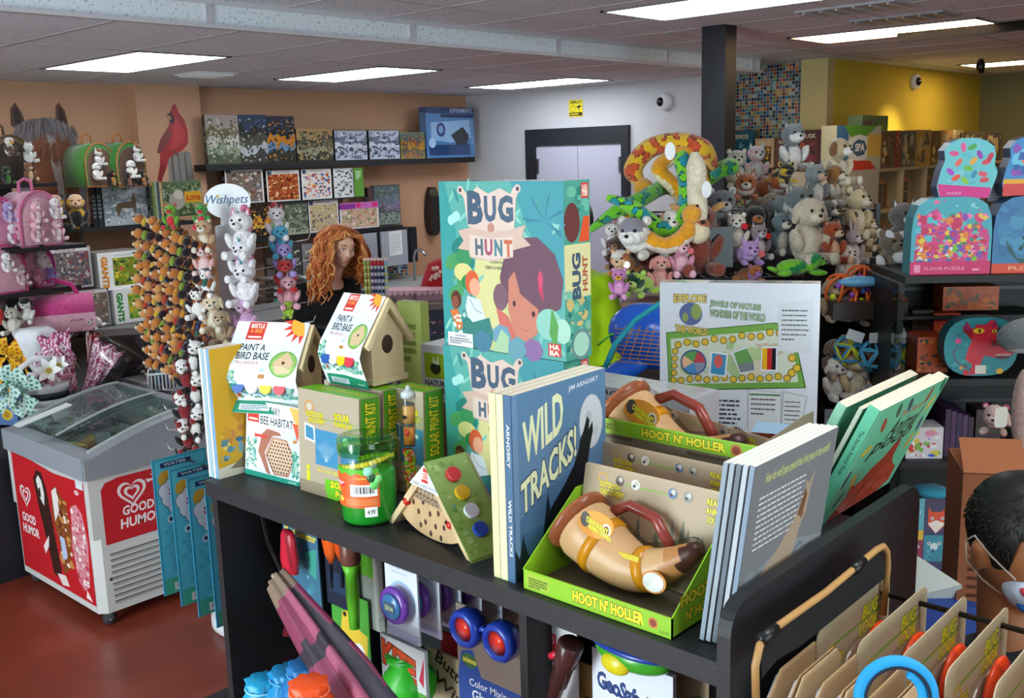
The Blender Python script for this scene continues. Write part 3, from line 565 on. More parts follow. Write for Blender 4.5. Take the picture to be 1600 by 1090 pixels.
# --- slime jar
t = thing('slime_jar', 'clear jar of green slime with an orange barcode label', 'jar', (1.213,1.505, T)); rj = .056
mb = MB(); mb.lathe([(rj*.92,0),(rj, .006),(rj, .132),(rj*.94,.142)], 'ffffff', 40); mb.build('jar_wall', 'blister', t)
mb = MB(); mb.lathe([(0,.003),(rj*.9,.003),(rj*.965,.01),(rj*.965,.1),(rj*.8,.108),(0,.106)], '1f9a2a', 36); mb.build('slime', 'gloss', t)
mb = MB(); mb.lathe([(rj*1.0,.138),(rj*1.02,.142),(rj*1.02,.166),(rj*.99,.17),(0,.17)], 'cfeccb', 40); mb.lathe([(rj*1.035,.148),(rj*1.035,.151)], 'e8f4e4', 40); mb.build('lid', 'green_tint', t)
mb = MB(); rg = random.Random(3)
for i in range(26): q = R(-60-i*4); zz = .108+i*.0007; mb.ell((rj*.88*math.cos(q+2.2), rj*.88*math.sin(q+2.2)-0, zz),.0062, 'c8cc1c' if i % 3 else '5aa81c', nu=8, nv=6)
for i in range(16): q = R(150+i*9); mb.ell((rj*.9*math.cos(q), rj*.9*math.sin(q),.112+.0016*i),.006, 'd6c81c' if i % 2 else 'e0d83a', nu=8, nv=6)
for q, z, c in ((238,.1, '2a5a34'),(243,.085, '6ad46a'),(250,.096, '8ae08a'),(232,.112, '9adcc0')): mb.ell((rj*.9*math.cos(R(q)), rj*.9*math.sin(R(q)), z),.011, c, nu=14)
mb.build('toy_worms', 'gloss', t)
def wrapart(mb, r, q0, q1, z0, z1, draw, n=18, off=.0006):       # print wrapped round a cylinder; q in degrees, left to right seen from outside
  tmp = MB(); Wd = R(abs(q1-q0))*r; draw(Art(tmp, (0,0,0),(1,0,0),(0,1,0), Wd, z1-z0,.0002))
  import bmesh
  me = bpy.data.meshes.new('t'); me.from_pydata(tmp.v, [], tmp.f); ca = me.color_attributes.new('Col', 'FLOAT_COLOR', 'CORNER'); buf = []
  for f, c in zip(tmp.f, tmp.c): buf += list(c)*len(f)
  ca.data.foreach_set('color', buf); bm = bmesh.new(); bm.from_mesh(me)
  for i in range(1, n): bmesh.ops.bisect_plane(bm, geom=bm.verts[:]+bm.edges[:]+bm.faces[:], plane_co=(Wd*i/n, 0,0), plane_no=(1,0,0))
  bm.verts.index_update(); ly = bm.loops.layers.float_color['Col']; o = len(mb.v)
  for f in bm.faces: mb.f.append(tuple(v.index+o for v in f.verts)); mb.c.append(tuple(f.loops[0][ly])); mb.sm.append(False); mb.mi.append(0)
  for v in bm.verts: q = R(q0)+(R(q1)-R(q0))*v.co.x/Wd; rr = r+off+v.co.z; mb.v.append((rr*math.cos(q), rr*math.sin(q), z0+v.co.y))
  bm.free(); bpy.data.meshes.remove(me)
def jarlab(a):
  a.rect(0,0,1,1, 'e0622a'); a.poly([(0,1),(0,.9),(.08,.84),(.16,.9),(.25,.82),(.36,.9),(.48,.83),(.6,.9),(.72,.83),(.84,.9),(.94,.84),(1,.9),(1,1)], '58b82a')
  a.rect(0,.52,.34,.66, 'd83040'); a.words(.02,.53,.33,.65,2, 'ffe8e0', 3); a.collage(.0,.1,.3,.5, ['f0b030', 'd86020', '3a7a3a', 'e8e060'], 16,4,.1); a.text('ToySmith', .55,.72,.86,.8, 'f8d060', .02)
  a.bar(.46,.3,.96,.6,4); 
  for i in range(5): a.rect(.35,.07+i*.035,.96,.085+i*.035, 'f0a060')
mb = MB(); wrapart(mb, rj, 143,253,.04,.118, jarlab); mb.build('label', 'print', t)
mb = MB(); wrapart(mb, rj, 222,247,.022,.042, lambda a: (a.rect(0,0,1,1, 'f2f2f2'), a.text('4.99', .2,.25,.8,.75, '333', .02))); mb.build('price_sticker', 'print', t)
# --- paint a bug house
A = onz(607,814, T); B = onz(737,878, T); A.z = B.z = T; wv = (B-A).length; yw = math.degrees(math.atan2(B.y-A.y, B.x-A.x)); hb_ = .148; dpt = .1
t = thing('bug_house_kit', 'triangular wooden bug house kit with four paint pots on its green roof', 'bug house', A, yw)
apx = (wv*.5, hb_)
mb = MB(); mb.prism([(0,0),(.016,-.0),(apx[0], apx[1]-.022),(apx[0], apx[1])], 0, dpt, 'dcc096', 'y'); mb.prism([(apx[0], apx[1]),(apx[0], apx[1]-.022),(wv-.016,0),(wv, 0)], 0, dpt, 'dcc096', 'y'); mb.build('roof_board', 'wood', t)
mb = MB(); P = [(.035,.038)]+[(wv*.5-(wv*.5-.035)*math.cos(R(q)),.038-.036*math.sin(R(q))) for q in range(12,180,12)]+[(wv-.035,.038),(wv*.74,.066),(wv*.26,.074)]
mb.prism(P, .008,.022, 'd2ae82', 'y'); rg = random.Random(5)
for x, z in ((.3,.06),(.42,.068),(.36,.045),(.5,.05),(.6,.058),(.7,.05),(.44,.03),(.56,.03),(.66,.035),(.5,.012),(.62,.012),(.38,.02)): mb.ell((wv*x, .008, z),(.0042,.002,.0058), '4a2c18', nu=10, nv=6)
mb.build('drilled_panel', 'wood', t)
mb = MB()
for r_, (z, n_, x0) in enumerate(((.077,10,.27),(.0895,7,.34))):
  for i in range(n_): mb.lathe([(0,0),(.0055,0),(.006,.0005),(.006,.06)], 'b59a80', 10, Matrix.Translation((wv*x0+.0128*i, .006, z-.0006*i)) @ Matrix.Rotation(R(-90),4, 'X'))
for i in range(8): mb.ell((wv*.27+.0128*i, .0058,.077-.0006*i),(.003,.001,.003), '7a5e48', nu=8, nv=5)
mb.build('bamboo_tubes', 'wood', t)
for x, z in ((.24,.058),(.76,.05)): mb = MB(); mb.ell((wv*x, .004, z),(.0085,.008,.0085), 'c8201e'); mb.ell((wv*x-.006,-.002, z+.004),.003, '1a1010'); mb.build('ladybird', 'gloss', t)
mb = MB(); a_ = Art(mb, (0,-.001,0),(1,0,0),(0,0,1), wv, hb_)
a_.poly([(.5,.995),(.31,.68),(.68,.66)], 'e4e9f0'); a_.poly([(.495,.97),(.46,.76),(.54,.76),(.54,.92)], 'd0392e'); a_.text('BEETLE', .465,.8,.535,.9, 'fff0e6', .02, rot=0); a_.text('PAINT A BUG HOUSE', .36,.69,.64,.735, '2a2a30', .01)
mb.prism([(wv+.003,-.001),(wv*.5+.001, hb_+.002),(wv*.5+.001, hb_+.0045),(wv+.0055,0)], -.003, dpt*.95, '7f9a4a', 'y')
import mathutils
dv = V((wv*.5,0,-hb_)).normalized(); Ls = math.hypot(wv*.5, hb_); g = Art(mb, (wv*.5+.002, dpt*.93, hb_+.0045),(0,-1,0),(-dv.x, 0,-dv.z), dpt*.93, Ls); g.W = -dv; g.O = V((wv*.5+.003,-.003, hb_+.0045))+dv*Ls; g.U = V((0,1,0)); g.N = g.U.cross(g.W); g.N = g.N if g.N.z > 0 else -g.N
g.rect(0,0,1,1, '8fb257'); g.collage(.02,.02,.98,.98, ['7fa648', '9cc062', 'a8c878', '6f9a3c'], 60,4,.09); g.collage(.05,.05,.95,.98, ['d8503a', 'e8b040', '5aa8a0'], 7,9,.05)
for j, c in enumerate(('d8343c', 'e8b820', 'dfe4ea', '2850b0')):
  q = V((wv*.5, dpt*.42, hb_+.005))+dv*Ls*(.2+.19*j); mb2 = MB(); mb2.lathe([(.0145,-.01),(.0145,.009),(.0125,.0092),(.0,.0092)], c, 20, smooth=False, M4=Matrix.Translation(q) @ Matrix.Rotation(math.atan2(dv.x, dv.z)-math.pi/2,4, 'Y')); mb2.build('paint_pot', 'gloss', t)
mb.build('roof_card', 'print', t)
# --- jungle board games
def logo(a, x0, y0, x1, y1, side=False):
  w_, h_ = x1-x0, y1-y0; X = lambda x: x0+w_*x; Y = lambda y: y0+h_*y
  a.poly([(X(-.02), Y(.93)),(X(.06), Y(.97)),(X(.14), Y(.86)),(X(.3), Y(1.0)),(X(.5), Y(.9)),(X(.7), Y(.98)),(X(.88), Y(.9)),(X(.94), Y(1.0)),(X(1.03), Y(.96)),(X(.97), Y(.83)),(X(.93), Y(.42)),(X(.75), Y(.36)),(X(.5), Y(.33)),(X(.25), Y(.38)),(X(.12), Y(.44)),(X(.06), Y(.84))], 'dcc4b8')
  a.ell(X(.0), Y(.95),.025, None, 'dcc4b8'); a.ell(X(1.0), Y(.97),.025, None, 'dcc4b8'); a.ell(X(.0), Y(.95),.013, None, '5a4a5a'); a.ell(X(1.0), Y(.97),.013, None, '5a4a5a')
  a.text('B', X(.12), Y(.46), X(.4), Y(.94), '4d6076', .05); a.text('U', X(.42), Y(.5), X(.63), Y(.87), '4d6076', .05); a.text('G', X(.66), Y(.5), X(.92), Y(.88), '4d6076', .05)
  a.ell(X(.53), Y(.42),.03, None, 'c08878'); a.line([(X(.42), Y(.57)),(X(.5), Y(.5))], .003, '6ac0cc')
  a.poly([(X(-.06), Y(.36)),(X(.18), Y(.42)),(X(.5), Y(.36)),(X(.85), Y(.4)),(X(1.12), Y(.48)),(X(1.06), Y(.32)),(X(1.2), Y(.2)),(X(.9), Y(.12)),(X(.9), Y(.02)),(X(.5), Y(-.06)),(X(.14), Y(-.02)),(X(.12), Y(.08)),(X(-.08), Y(.1)),(X(.03), Y(.22))], 'd2b2a4')
  a.poly([(X(.14), Y(.0)),(X(.14), Y(.32)),(X(.5), Y(.27)),(X(.9), Y(.31)),(X(.9), Y(.04)),(X(.5), Y(-.04))], 'dec8bc')
  for ch, xx, c in (('H', .24, '5a6a7a'),('U', .41, 'a8526a'),('N', .58, '4f8088'),('T', .75, 'c86a4a')): a.text(ch, X(xx), Y(.02), X(xx+.14), Y(.26), c, .05)
def jungle(a):
  a.rect(0,0,1,1, '5fa8a0'); rg = random.Random(8)
  a.poly([(0,1),(0,.0),(.2,0),(.1,.4),(.14,.7),(.05,1)], '3f9a9a'); a.poly([(.3,.62),(.62,.6),(.6,.1),(.4,.0),(.3,.3)], 'c9c78a'); a.ell(.42,.4,.14,.26, 'd6cf92'); a.poly([(.6,1),(1,1),(1,.4),(.8,.6)], '4a96a0')
  for i in range(46): x, y = rg.random()*.98, rg.random()*.98; a.ell(x, y, .05,.012, rg.choice(['7fc0b4', '4a9a96', '6ab2a6', '3a8a8c', '8ac8ba', '5a9a78']),10, rot=rg.uniform(30,150)); a.k -= .06
  a.k += .3
  for q in range(-60,200,26): a.poly([(.86,.78),(.86+.17*math.cos(R(q))-.01,.78+.17*math.sin(R(q))),(.86+.13*math.cos(R(q+10)),.78+.13*math.sin(R(q+10)))], '3f7f92' if q % 4 else '4f93a4')
  for x, y in ((.16,.62),(.1,.52),(.22,.5),(.12,.33),(.2,.42)): a.ell(x, y, .075,.045, rg.choice(['3f8a5a', '4f9a62', '2f8078']),14, rot=30)
  a.ell(.2,.55,.07,.05, '3f8f5e'); a.ell(.19,.46,.08,.055, 'd8cf8a'); a.ell(.24,.4,.07,.05, '2f8a4f')
  for x in (.1,.15,.13): a.ell(x, .72+x*.5,.03,.03, 'a8dcd6')
  # boy with red hair, girl behind him
  a.ell(.12,.29,.045,.055, '5a3428'); a.ell(.11,.27,.032,.042, '8a4f3a'); a.poly([(.06,.22),(.13,.23),(.18,.12),(.12,.1)], 'd8743a'); a.ell(.265,.4,.06,.075, 'd8603a'); a.ell(.285,.375,.045,.055, 'eaa688'); a.poly([(.22,.32),(.33,.3),(.38,.16),(.22,.14),(.2,.25)], 'd6dce0'); a.line([(.24,.3),(.28,.24),(.34,.22)], .004, '5a6a74'); a.poly([(.17,.22),(.26,.16),(.4,.2),(.44,.08),(.36,0),(.16,0)], '3d8078')
  a.ell(.19,.2,.022,.03, '3a7a80'); a.ell(.19,.2,.015,.021, '7ab8b0')
  # big girl leaning in
  a.poly([(.5,.45),(.55,.6),(.66,.68),(.8,.69),(.93,.6),(.99,.46),(.97,.3),(.86,.24),(.6,.3),(.52,.3)], '6e4a58'); a.ell(.5,.33,.06,.08, '7d5a64'); a.poly([(.57,.44),(.62,.49),(.66,.36),(.8,.28),(.79,.14),(.7,.08),(.6,.12),(.56,.26)], 'c87e68'); a.ell(.61,.3,.012,.018, '4a2a26'); a.ell(.76,.25,.013,.018, '4a2a26'); a.line([(.65,.16),(.69,.145),(.73,.16)], .003, 'a8483e'); a.poly([(.46,.27),(.56,.22),(.63,.08),(.6,-.0),(.52,.04)], 'cc6a5e')
  a.poly([(.8,.4),(.84,.32),(.83,.5)], 'c83a5a'); a.ell(.82,.45,.02,.05, 'd0486a'); a.ell(.88,.2,.1,.09, '8fc4b4'); a.ell(.98,.17,.06,.07, 'a8d0bc'); a.poly([(.9,.3),(.95,.2),(.93,.05),(.88,.15)], '5a9a4a')
  for x, y, c in ((.5,.1, '6f9ab0'),(.34,.05, '4f7f98'),(.75,.04, '8a6a9a'),(.62,.03, '6a9aa8')): a.ell(x, y, .08,.07, c, 7)
  for i in range(12): a.ell(.08+rg.random()*.12,.08+rg.random()*.12,.011, None, 'dfe8d8', 8)
  a.poly([(.42,.0),(.5,.14),(.56,.1),(.55,0)], 'a8c8a0'); logo(a, .19,.56,.66,.97); a.text('A GAME BY', .42,.525,.53,.54, '5a6a62', 0); a.text('CARLO A. ROSSI', .38,.49,.53,.51, '4a5a58', .005)
  a.rect(.035,.0,.255,.085, 'e4e4ea'); a.text('WARNING', .1,.06,.2,.075, '3a3a44', .01); a.words(.05,.012,.245,.055,3, '7a7a86', 2)
  a.poly([(.87,.02),(.965,.02),(.965,.095),(.87,.095)], 'c8403a'); a.text('HA', .88,.06,.955,.09, 'f4e0d4', .04); a.text('BA', .88,.025,.955,.055, 'f4e0d4', .04)
def jside(a):
  a.rect(0,0,1,1, '4f9a8a'); a.rect(0,.35,1,.65, 'd6cf9a'); a.collage(0,.02,1,.4, ['3f8a80', '5aa890', '7ab8a0', '2f6f70', 'c8b070'], 50,4,.16); a.collage(0,.7,1,.98, ['3f8a7a', '6ab09a', '2f7a70'], 26,5,.2); a.ell(.3,.77,.3,.11, '6a3a3a'); a.poly([(.55,.66),(.95,.66),(.98,.8),(.75,.8)], 'd8552e'); a.ell(.6,.08,.38,.09, '6a8a8a'); a.ell(.6,.08,.3,.07, 'a8d0bc')
  a.text('BUG', .28,.34,.62,.6, '46586c', .05, rot=90); a.text('HUNT', .68,.38,.88,.58, 'a8583e', .04, rot=90); a.rect(.66,.9,.95,.985, 'c8403a'); a.text('HABA', .7,.91,.92,.975, 'f4e0d4', .03)
gx = 1.42; gy = 1.492; gw = .322
for i, lab in enumerate(('teal BUG HUNT board game box at the bottom, half hidden by the wolf book', 'teal BUG HUNT board game box stacked on top, wrapped in shiny film')):
  carton('board_game_box', lab, 'board game', (gx, gy-.006*i, T+.3215*i), gw, .077,.32 if i == 0 else .331, '6aa89c', {'F': jungle, 'R': jside, 'T': lambda a: (a.rect(0,0,1,1, 'b9c4b4'),)}, -90,0,0, 'wrap', 'stacked bug hunt games')
# --- wolf books
def wolf(a):
  a.rect(0,0,1,1, '5a7ea0'); a.rect(0,0,1,.3, '3f6184'); a.poly([(0,.3),(.3,.42),(.6,.5),(1,.4),(1,.25),(0,.25)], '4a6e92'); a.rect(0,0,.05,1, '6a8cae')
  a.ell(.83,.72,.135,.155, 'c9cdd2'); a.ell(.8,.75,.04,.04, 'b4b8bf', 9); a.ell(.88,.66,.03,.03, 'bcc0c6', 8)
  a.text('WILD', .1,.67,.52,.9, 'e2e6b8', .03, skew=.35); a.text('TRACKS!', .07,.45,.66,.63, 'e2e6b8', .03, skew=.45, outline='3a5470'); a.text('JIM ARNOSKY', .58,.93,.92,.965, 'e0e4e8', .01, skew=.05)
  a.poly([(0,.0),(0,.18),(.04,.12),(.08,.24),(.12,.13),(.16,.1),(.2,0)], '16202c'); a.poly([(.28,.18),(.31,.3),(.34,.42),(.37,.3),(.42,.2)], '16202c')
  a.poly([(.2,0),(.26,.12),(.3,.22),(.38,.33),(.52,.42),(.62,.5),(.68,.58),(.7,.64),(.74,.68),(.785,.76),(.81,.73),(.80,.68),(.845,.72),(.85,.66),(.83,.62),(.8,.54),(.77,.44),(.76,.34),(.73,.24),(.7,.12),(.66,0)], '10151c')
  a.poly([(.7,.0),(.74,.2),(.8,.35),(1,.3),(1,0)], '22384f'); a.text('A GUIDE TO', .18,.1,.45,.13, 'b8c4d0', .0); a.text("NATURE'S", .18,.06,.42,.09, 'b8c4d0', 0)
def wspine(a): a.rect(0,0,1,1, '44688c'); a.text('ARNOSKY', .3,.62,.75,.85, 'e8ece0', .02, rot=-90); a.text('WILD TRACKS', .3,.14,.75,.45, 'e8ece0', .02, rot=-90)
for i in range(3):
  y = 1.118-.0165*i; sp = ['e2dfa8', 'e6e2b4', '44688c'][i]
  o = carton('picture_book', ['cream-spined picture book nearest the lower BUG HUNT game', 'cream-spined picture book touching the wolf book', 'WILD TRACKS! picture book with a black wolf howling at the moon'][i], 'book', (1.163, y-.016, T),.262,.0155,.32, '8a3a2a' if i < 2 else '4a6e92', {'F': wolf} if i == 2 else None, 2, group=None, top='efe4cc')
  mb = MB(); mb.box((-.002,.0004,0),(.0018,.0152,.32), sp); (wspine(Art(mb, (-.002,.0152,0),(0,-1,0),(0,0,1),.0148,.32)) if i == 2 else None); mb.build('spine', 'print', o)
# --- hoot n' holler displays and horns
GR = '8fc426'
def tray(label, loc, w_, dp, lip, back, low=True):
  t = thing('display_tray', label, 'display box', loc, -90, "hoot n' holler display trays")
  part('floor_panel', (0,0,0),(w_, dp, .003), '6f6250', 'card', t)
  z0 = 0 if low else lip-.028; mb = MB(); mb.box((0,-.002, z0),(w_, .001, lip), GR); a = Art(mb, (0,-.002, z0),(1,0,0),(0,0,1), w_, lip-z0)
  a.text("HOOT N' HOLLER", .36,.2,.83,.82, 'f0e02a', .05,0, '4a4a10'); a.rect(.03,.12,.2,.88, 'a3bf3a'); a.words(.045,.15,.19,.7,4, '4a5a14', 3); a.ell(.885,.5,.03, None, 'c87838'); a.ell(.885,.5,.02, None, '8a3a24'); a.text('ToySmith', .92,.1,.98,.3, '4a5a14', 0); mb.build('front_lip', 'print', t)
  if not low:
    mb = MB(); mb.box((.001,-.001,0),(w_-.001,.001, z0), '80715c'); a = Art(mb, (0,-.001,0),(1,0,0),(0,0,1), w_, z0); a.rect(.08,.95,.3,.985, '5d503e'); a.rect(.62,.94,.85,.975, '5d503e'); mb.build('front_panel', 'card', t)
  for x, nm in ((0,-.0),(w_-.002,.0)):
    mb = MB(); mb.prism([(-.002,0),(dp, 0),(dp, back),(dp*.82, back),(-.002, lip)], x, x+.002, GR if low else '80715c', 'x')
    if x > 0 and low:
      a = Art(mb, (x+.002,0,0),(0,1,0),(0,0,1), dp, back); a.text('HOOT', .12,.3,.62,.44, 'f0e02a', .05,0, '4a4a10'); a.text("N' HOL", .2,.1,.6,.24, 'f0e02a', .05,0, '4a4a10'); a.ell(.72,.62,.08, None, 'c89a38')
    mb.build('side_wing', 'print', t)
  part('back_wall', (0, dp-.002,0),(w_, dp, back*.55), '7a6a52', 'card', t)
  return t
tray("green HOOT N' HOLLER display tray with one animal horn in it, at the shelf edge", (1.157,1.047, T+.001),.29,.17,.033,.135)
t = tray("tall brown HOOT N' HOLLER display box with a green lip, behind the front tray", (1.488,1.177, T+.001),.375,.2,.205,.225, False)
def horn(label, loc, yaw, sc_=1.0, tilt=0, roll=0, blist=True, chh=.165):
  t = thing('animal_call_horn', label, 'toy horn', loc, yaw, 'animal sound horns', tilt, roll); t.scale = (sc_,)*3
  P = []; rr = []
  for i in range(22):
    u = i/21; x = .02+.23*u; z = .075-.05*math.sin(u*math.pi*.85)*1.0+.035*max(0, u-.55)*2; P.append((x, -.045, z)); rr.append(.045*(1-u)**.75+.0115 if u > .06 else .05)
  mb = MB(); mb.tube(P, rr, lambda c: 'dcae7c' if c.x < .2 else ('c88a52' if c.x < .225 else '4a2a20'),22); mb.build('horn_body', 'plastic', t)
  mb = MB(); a0 = V(P[0]); dr_ = (V(P[1])-a0).normalized(); Mx = Matrix.Translation(a0) @ dr_.to_track_quat('Z', 'Y').to_matrix().to_4x4()
  mb.lathe([(.05,.012),(.058,.002),(.058,-.006),(.05,-.009),(.042,.0),(.0,.02)], '9a5636', 26, Mx); mb.build('bell_rim', 'gloss', t)
  for k_, nm in ((5, 'band'),(13, 'band')):
    mb = MB(); c = V(P[k_]); dd = (V(P[k_+1])-V(P[k_-1])).normalized(); Mx = Matrix.Translation(c) @ dd.to_track_quat('Z', 'Y').to_matrix().to_4x4(); mb.lathe([(rr[k_]+.0025,-.008),(rr[k_]+.003,0),(rr[k_]+.0015,.009)], 'e0941c', 22, Mx); mb.build('orange_band', 'gloss', t)
  mb = MB(); mb.box((.105,-.045-.034,.032),(.17,-.045-.026,.035), '5a3a22'); mb.box((.1,-.045-.033,.045),(.165,-.045-.0255,.053), 'ecd23a')
  mb.ell((.165,-.075,.034),(.006,.003,.006), '2fa83a'); mb.tube([(.075,-.03,.1),(.1,-.02,.115),(.15,-.02,.105),(.19,-.03,.07)], .009, '8a3a30', 10); mb.build('sound_strip', 'gloss', t)
  mb = MB(); P_ = [(.09+.035*math.cos(R(q)),.088+.021*math.sin(R(q))) for q in range(0,360,18)]; mb.prism(P_, -.094,-.092, 'e8982c', 'y'); a = Art(mb, (.055,-.094,.067),(1,0,0),(0,0,1),.07,.042); a.ell(.2,.62,.14,.3, '4a4640', 8); a.ell(.8,.4,.14,.26, 'd8c8b0', 10); a.ell(.8,.4,.08,.16, '6a3a28', 9); a.text('DIFFERENT', .24,.38,.86,.6, 'f2e42a', .04,0, '4a3a0a', skew=-.3); a.text('ANIMAL SOUNDS', .3,.16,.95,.36, 'f2e42a', .04,0, '4a3a0a', skew=-.3); mb.build('badge', 'print', t); mb = MB()
  P_ = [(.195+.022*math.cos(R(q)),.022+.017*math.sin(R(q))) for q in range(0,360,18)]; mb.prism(P_, -.076,-.074, 'e0902a', 'y'); P_ = [(.195+.019*math.cos(R(q)),.022+.0145*math.sin(R(q))) for q in range(0,360,18)]; mb.prism(P_, -.0775,-.076, 'e9e9e2', 'y'); mb.build('sound_badge', 'print', t)
  mb = MB(); w_ = .285; h_ = chh; mb.rbox((-.012,0,-.005),(w_-.012,.002, h_), 'b8a084', .006)
  a = Art(mb, (-.012,0,-.005),(1,0,0),(0,0,1), w_, h_+.005); a.rect(.02,.03,.98,.97, 'b39c80'); rg = random.Random(3)
  for i in range(16):
    x = rg.uniform(.1,.95); hh_ = rg.uniform(.12,.3); y = .35
    for q in range(3): a.poly([(x-.03+q*.007, y+hh_*q*.3),(x+.03-q*.007, y+hh_*q*.3),(x, y+hh_*(q*.3+.5))], '6f7460' if i % 2 else '7d7f6a')
  a.rect(.02,.03,.98,.38, '8a7c64'); a.ring(.14,.88,.035,.008, 'd8a83a', 'b39c80'); a.text('OUTDOOR', .12,.79,.27,.85, 'f0dc28', .03,0, '5a4a10'); a.text('DISCOVERY', .13,.72,.3,.78, 'f0dc28', .03,0, '5a4a10'); a.rect(.3,.86,.6,.872, '86b83a')
  for x, c in ((.26, '6a5644'),(.37, 'dfe0dc'),(.62, '5f78a0'),(.72, '8a8f88')): a.ell(x, .885,.03, None, c); a.ell(x+.005,.9,.016, None, 'c8c0b4', 9); a.ell(x-.008,.87,.01, None, '3a3430', 8)
  a.text('REAL', .84,.86,.92,.92, 'f0dc28', .03,0, '5a4a10'); a.text('ANIMAL', .84,.78,.95,.84, 'f0dc28', .03,0, '5a4a10'); a.text('SOUNDS', .85,.7,.97,.76, 'f0dc28', .03,0, '5a4a10'); mb.build('backing_card', 'print', t)
  if blist:
    mb = MB(); mb.tube([(V(p)+V((0,-.002,0))) for p in P], [r_+.008 for r_ in rr], 'ffffff', 18); mb.build('blister', 'blister', t)
  return t
horn('tan animal horn toy on a backing card in the front tray', (1.288,1.03, T+.012),-90,1.02,-11)
horn('tan animal horn toy mostly hidden behind the front horn card', (1.4,1.075, T+.024),-90,.98,-6)
horn('tan animal horn toy with its bell up in the raised tray behind', (1.6,1.17, T+.125),-90,1.15,-6,7, chh=.085)
# --- ant habitat boxes, explore game, tumble box
def ant(a):
  a.rect(0,0,1,1, 'b4b3b8'); a.rect(0,.86,1,1, 'cfcfd4'); a.text('INTERACTIVE', .04,.89,.6,.96, '55555c', .03,.3); a.text('INTERACTIVE ANT HABITAT', .02,.57,.95,.76, 'e4e4e6', .05,0, '77777c'); a.words(.03,.33,.96,.53,4, '2a2a2e', 4,.55); a.rect(.02,.04,.5,.2, 'c8cc20'); a.rect(.12,.04,.6,.16, '8a2a24'); a.text('OUTDOOR DISCOVERY', .6,.77,.9,.83, '222', .03)
p = onx(943,603,1.80); q = onx(1040,620,1.8)
carton('ant_habitat_box', 'grey and white INTERACTIVE ANT HABITAT box between the wolf book and the world game', 'box', (1.8, p.y+.1, T),.33,.12, p.z-T, 'c9c9ce', {'F': ant}, -90, mt='wrap', group=None)
p = onx(943,590,1.93); carton('ant_habitat_box', 'second INTERACTIVE ANT HABITAT box, only its white top edge seen behind the first', 'box', (1.935, p.y+.1, T),.2,.05, p.z-T, 'cfcfd4', {'F': lambda a: a.text('INTERACTIVE', .3,.93,.95,.985, '55555c', .03,.3)}, -90, mt='wrap')
def world(a):
  a.rect(0,0,1,1, 'dcdde4'); a.text('EXPLORE', .09,.88,.3,.93, 'd9be62', .05,0, '4a4020'); a.ell(.2,.81,.075, None, '5b6a9a'); a.ell(.235,.825,.035,.05, '8fa05a', 9); a.ell(.165,.79,.02,.03, '8fa05a', 8); pass
  a.text('JEWELS OF NATURE', .32,.84,.64,.885, '9ab08a', .04,0, '445a48', skew=-.08); a.text('WONDERS OF THE WORLD', .32,.785,.67,.83, '9ab08a', .04,0, '445a48', skew=-.08)
  a.poly([(.06,.33),(.04,.695),(.74,.77),(.87,.62),(.93,.38)], '3c6a34'); a.poly([(.065,.34),(.045,.69),(.74,.765),(.865,.615),(.92,.385)], '78a84e'); a.poly([(.09,.375),(.07,.655),(.73,.725),(.85,.59),(.88,.415)], 'd2d6c4'); a.collage(.12,.42,.8,.66, ['b4c892', 'd8ccb0', 'a8c08a', 'c4cccc', 'c8b49a'], 16,6,.09)
  for i in range(12): x = .12+.058*i; a.ring(x, .62+.008*i+.01*math.sin(i*2),.024,.005, '6a5a20', 'dcb640')
  for i in range(13): x = .14+.056*i; a.ring(x, .4+.006*(i % 3)+.003*i, .024,.005, '6a5a20', 'dcb640')
  a.text('THE WORLD', .1,.69,.31,.735, 'd9be62', .05,0, '4a4020', skew=-.12)
  for i in range(5): a.ring(.1-.002*i, .58-.045*i, .022,.005, '6a5a20', 'dcb640')
  for x, y in ((.84,.56),(.87,.5),(.84,.47)): a.ring(x, y, .026,.005, '6a5a20', 'dcb640')
  a.ell(.22,.515,.085, None, '3f5a8a'); 
  for i, c in enumerate(('c83a4a', '5a9a4a', 'e8b48a', '4a8ac0', '8a8fa8')): a.ell(.22,.515,.074, None, c, 8, i*72, i*72+70)
  a.poly([(.32,.44),(.43,.43),(.44,.575),(.33,.585)], 'e4e6ea'); a.poly([(.33,.45),(.42,.44),(.43,.565),(.34,.575)], '3f90b8'); a.ell(.38,.525,.028,.04, 'd85a5a')
  a.poly([(.46,.58),(.56,.62),(.62,.48),(.52,.45)], 'e4e6ea'); a.poly([(.475,.58),(.56,.61),(.6,.53),(.5,.51)], '6aa05a'); a.poly([(.5,.51),(.6,.53),(.61,.48),(.52,.46)], '7f848a')
  a.poly([(.645,.475),(.75,.475),(.75,.625),(.65,.625)], 'e4e6ea'); a.rect(.655,.485,.685,.615, 'e8b020'); a.rect(.685,.485,.715,.615, 'c83030'); a.rect(.715,.485,.74,.615, '22222a')
  a.poly([(.75,.6),(.96,.59),(.96,.91),(.75,.88)], 'd4d5da'); a.words(.77,.66,.94,.86,7, '5a5a62', 5,.3); a.poly([(.57,.09),(.78,.08),(.78,.35),(.57,.36)], 'b9bac0'); a.poly([(.575,.095),(.775,.085),(.775,.345),(.575,.355)], 'dcdcdc'); a.words(.59,.2,.76,.32,4, '6a5a5a', 6,.35); a.rect(.58,.325,.77,.335, '3f7f4a')
  a.poly([(.78,.1),(.9,.07),(.94,.33),(.79,.36)], 'b9bac0'); a.poly([(.785,.105),(.895,.08),(.93,.325),(.795,.35)], 'dcdcdc'); a.words(.8,.12,.9,.31,7, '5a5a5a', 7,.3); a.words(.06,.08,.53,.3,8, '44444c', 8,.42); a.ell(.86,.02,.06,.05, 'b8bcc4', 20,0,180); a.rect(.83,.005,.9,.025, 'b03a3a')
